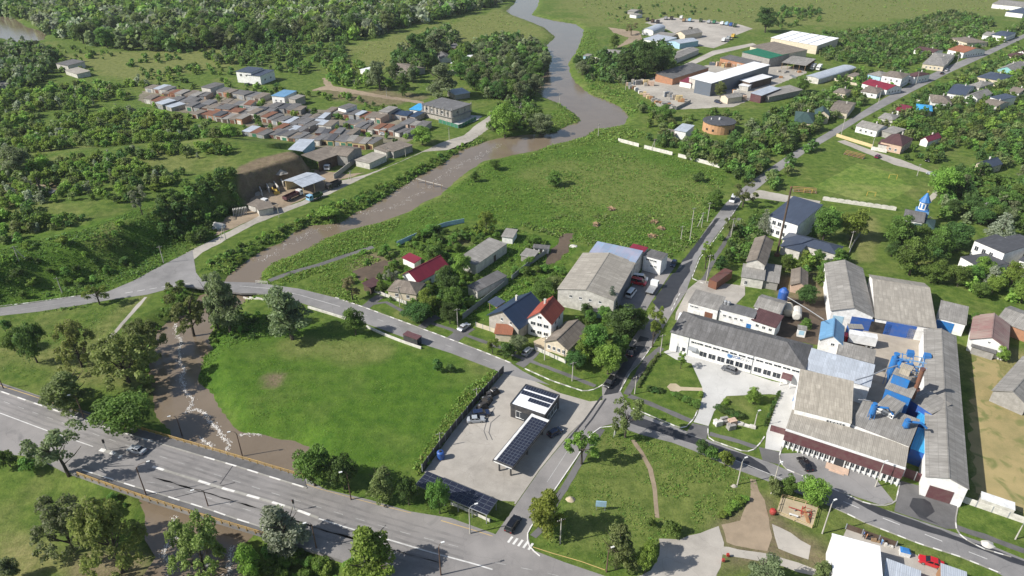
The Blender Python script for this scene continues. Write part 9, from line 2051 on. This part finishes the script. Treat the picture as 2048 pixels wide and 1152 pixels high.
goal(*tl(3, 1, 988, 300)[0], R(-15), 'yellow goal frame at the far right of the pitch'); goal(*tl(3, 1, 820, 435)[0], R(-15), 'yellow goal frame at the near middle of the pitch'); goal(*tl(3, 1, 335, 410)[0], R(-15), 'yellow goal frame behind the near bleachers')
# playground
PG = tl(3, 3, 95, 672, 135, 545, 415, 622, 368, 785)
sheet('playground', 'sand', PG, 0.06, label='sandy fenced playground')
PGW = [ground(x, y, 0.06) for x, y in PG]
for k in range(4):
 a, b = PGW[k], PGW[(k + 1) % 4]; d = b - a; t = thing('playground_fence', 'timber rail fence on the %s side of the playground' % ('left', 'upper', 'right', 'lower')[k], 'fence', a, math.atan2(d.y, d.x)); n = max(3, int(d.length / 1.8))
 for i in range(n): mb = MB(); x = 0.1 + i * (d.length - 0.2) / (n - 1); mb.box(x - 0.06, x + 0.06, -0.06, 0.06, 0, 0.9); part('post', mb, 'yellow_wall', t)
 for z in (0.4, 0.8): mb = MB(); mb.box(0, d.length, -0.03, 0.03, z, z + 0.1); part('rail', mb, 'yellow_wall', t)
p = ground(*tl(3, 3, 345, 750)[0], 0.06); t = thing('slide', 'orange slide in the playground corner', 'slide', p, R(100))
mb = MB(); mb.extrude([(0, 0.1), (0.6, 0.1), (2.4, 1.5), (2.8, 1.5), (2.8, 1.6), (2.3, 1.6)], -0.3, 0.3); part('chute', mb, 'orange_wood', t); mb = MB(); mb.box(2.6, 2.8, -0.35, -0.25, 0, 2.2); mb.box(2.6, 2.8, 0.25, 0.35, 0, 2.2); part('ladder', mb, 'red_paint', t)
p = ground(*tl(3, 3, 320, 690)[0], 0.06); t = thing('climbing_frame', 'red climbing frame beside the orange slide', 'climbing frame', p, R(-20))
for x in (-0.9, 0.9):
 for y in (-0.6, 0.6): mb = MB(); mb.tube([(x, y, 0), (x, y, 1.7)], 0.05, 5); part('post', mb, 'red_paint', t)
for z in (0.7, 1.6): mb = MB(); mb.box(-0.95, 0.95, -0.65, -0.57, z, z + 0.07); mb.box(-0.95, 0.95, 0.57, 0.65, z, z + 0.07); part('bars', mb, 'red_paint', t)
p = ground(*tl(3, 3, 235, 650)[0], 0.06); t = thing('seesaw', 'little red seesaw in the playground', 'seesaw', p, R(-25)); mb = MB(); mb.box(-1.3, 1.3, -0.1, 0.1, 0.5, 0.58); part('plank', mb, 'red_paint', t); mb = MB(); mb.box(-0.1, 0.1, -0.2, 0.2, 0, 0.5); part('pivot', mb, 'grey_metal', t)
p = ground(*tl(3, 3, 225, 695)[0], 0.06); t = thing('park_bench', 'white bench in the playground', 'bench', p, R(-25)); mb = MB(); mb.box(-0.9, 0.9, -0.2, 0.2, 0.42, 0.5); part('seat', mb, 'frame_white', t); 
for s in (-0.7, 0.7): mb = MB(); mb.box(s - 0.06, s + 0.06, -0.18, 0.18, 0, 0.42); part('leg', mb, 'grey_metal', t)
p = ground(*tl(3, 3, 65, 672)[0], 0.05); t = thing('red_bin', 'bright red round bin left of the playground', 'bin', p); mb = MB(); mb.tube([(0, 0, 0), (0, 0, 0.5), (0, 0, 1.0), (0, 0, 1.2)], [0.55, 0.7, 0.65, 0.3], 14); part('drum', mb, 'red_paint', t); mb = MB(); mb.cyl(0, 0, 1.15, 1.25, 0.32, 10); part('lid', mb, 'red_paint', t)
for (x, y, lab) in ((1655, 1005, 'small red bin at the lower playground gate'), (1620, 1045, 'second small red bin below the first')):
 p = ground(*tl(2, 3, x, y)[0], 0.05); t = thing('litter_bin', lab, 'bin', p); mb = MB(); mb.box(-0.25, 0.25, -0.22, 0.22, 0.3, 0.9); part('bin', mb, 'red_paint', t); mb = MB(); mb.box(-0.05, 0.05, -0.05, 0.05, 0, 0.3); part('post', mb, 'grey_metal', t)
# vents on the workshop roof
for k, (x, y) in enumerate(((1640, 175), (1665, 182))):
 p = ground(*tl(2, 2, x, y)[0], 5.4); t = thing('roof_vent', 'round steel vent on the workshop roof, %s one' % ('left', 'right')[k], 'vent', (p.x, p.y, 4.95)); mb = MB(); mb.tube([(0, 0, 0), (0, 0, 1.0)], 0.45, 12); part('pipe', mb, 'steel', t); mb = MB(); mb.cyl(0, 0, 1.0, 1.3, 0.6, 12, r1=0.2); part('cowl', mb, 'steel', t)
# people by the white-roofed hall
def person(px, py, rz, top, legs, label, stride=0.12, arm=0.1):
 p = ground(px, py, 0.05); t = thing('person', label, 'person', p, rz)
 V = [(0, 0, 0.95), (0, 0, 1.2), (0, 0, 1.42), (0, 0, 1.52), (0, 0, 1.66), (0.02, 0, 1.74),
         (0, 0.17, 1.4), (arm, 0.24, 1.12), (arm * 2.2, 0.24, 0.88), (0, -0.17, 1.4), (-arm, -0.24, 1.12), (-arm * 0.5, -0.24, 0.86),
         (0, 0.1, 0.9), (stride, 0.11, 0.5), (stride * 0.6, 0.11, 0.08), (stride * 0.6 + 0.16, 0.11, 0.04), (0, -0.1, 0.9), (-stride * 0.4, -0.11, 0.5), (-stride * 1.4, -0.11, 0.1), (-stride * 1.4 + 0.15, -0.11, 0.05)]
 E_ = [(0, 1), (1, 2), (2, 3), (3, 4), (4, 5), (2, 6), (6, 7), (7, 8), (2, 9), (9, 10), (10, 11), (0, 12), (12, 13), (13, 14), (14, 15), (0, 16), (16, 17), (17, 18), (18, 19)]
 rad = [0.15, 0.14, 0.15, 0.055, 0.1, 0.09, 0.07, 0.055, 0.04, 0.07, 0.055, 0.04, 0.1, 0.075, 0.05, 0.045, 0.1, 0.075, 0.05, 0.045]
 me = bpy.data.meshes.new('body'); me.from_pydata(V, E_, [])
 for m_ in ('skin', top, legs): me.materials.append(MATS[m_])
 o = link('body', me, t)
 md = o.modifiers.new('skin', 'SKIN'); md.use_smooth_shade = True
 for i, s in enumerate(me.skin_vertices[0].data): s.radius = (rad[i], rad[i] * 0.9); s.use_root = (i == 0)
 o.modifiers.new('sub', 'SUBSURF').levels = 1
 dg = bpy.context.evaluated_depsgraph_get(); dg.update()
 m2 = bpy.data.meshes.new_from_object(o.evaluated_get(dg)); o.modifiers.clear(); o.data = m2
 m2.materials.clear()
 for m_ in ('skin', top, legs): m2.materials.append(MATS[m_])
 for f in m2.polygons:
  z = f.center.z
  f.material_index = 0 if z > 1.5 or (abs(f.center.y) > 0.2 and z < 1.0 and z > 0.7) else (1 if z > 0.95 else 2)
  f.use_smooth = True
 mb = MB(); mb.tube([(-0.02, 0, 1.66), (-0.02, 0, 1.8), (-0.01, 0, 1.86)], [0.115, 0.11, 0.03], 10); part('hair', mb, 'cloth_dark', t, smooth=True)
 return t
person(1726, 1074, R(160), 'cloth_blue', 'cloth_dark', 'person in a blue top walking behind the white-roofed hall'); person(1732, 1078, R(150), 'cloth_orange', 'skin', 'person in an orange top beside the one in blue'); person(1762, 1089, R(20), 'steel_blue', 'cloth_blue', 'person in blue work clothes alone behind the white-roofed hall')
# goods stacked behind the white-roofed hall
for k, (x, y, m_, lab) in enumerate(((850, 885, 'wood', 'pile of planks behind the white-roofed hall'), (955, 925, 'stone_white', 'white sacks behind the white-roofed hall'), (805, 868, 'cloth_dark', 'dark crates behind the white-roofed hall'))):
 blockpile(*tl(3, 3, x, y)[0], lab, 'goods_pile', 'goods', m_, (3, 1, 2), (0.5, 0.5, 0.35), -0.3, seed=70 + k)
# ---- air
mb = MB(); mb.box(-4300, 4300, -1600, 6100, -8, 118)
m, nt, out = newmat('haze')
pv = N(nt, 'ShaderNodeVolumePrincipled', i_Density=0.00005); pv.inputs['Color'].default_value = (0.86, 0.92, 1.0, 1)
nt.links.new(pv.outputs[0], out.inputs['Volume'])
tag(part('haze', mb, 'haze', None), 'thin summer haze', None, None, 'stuff')
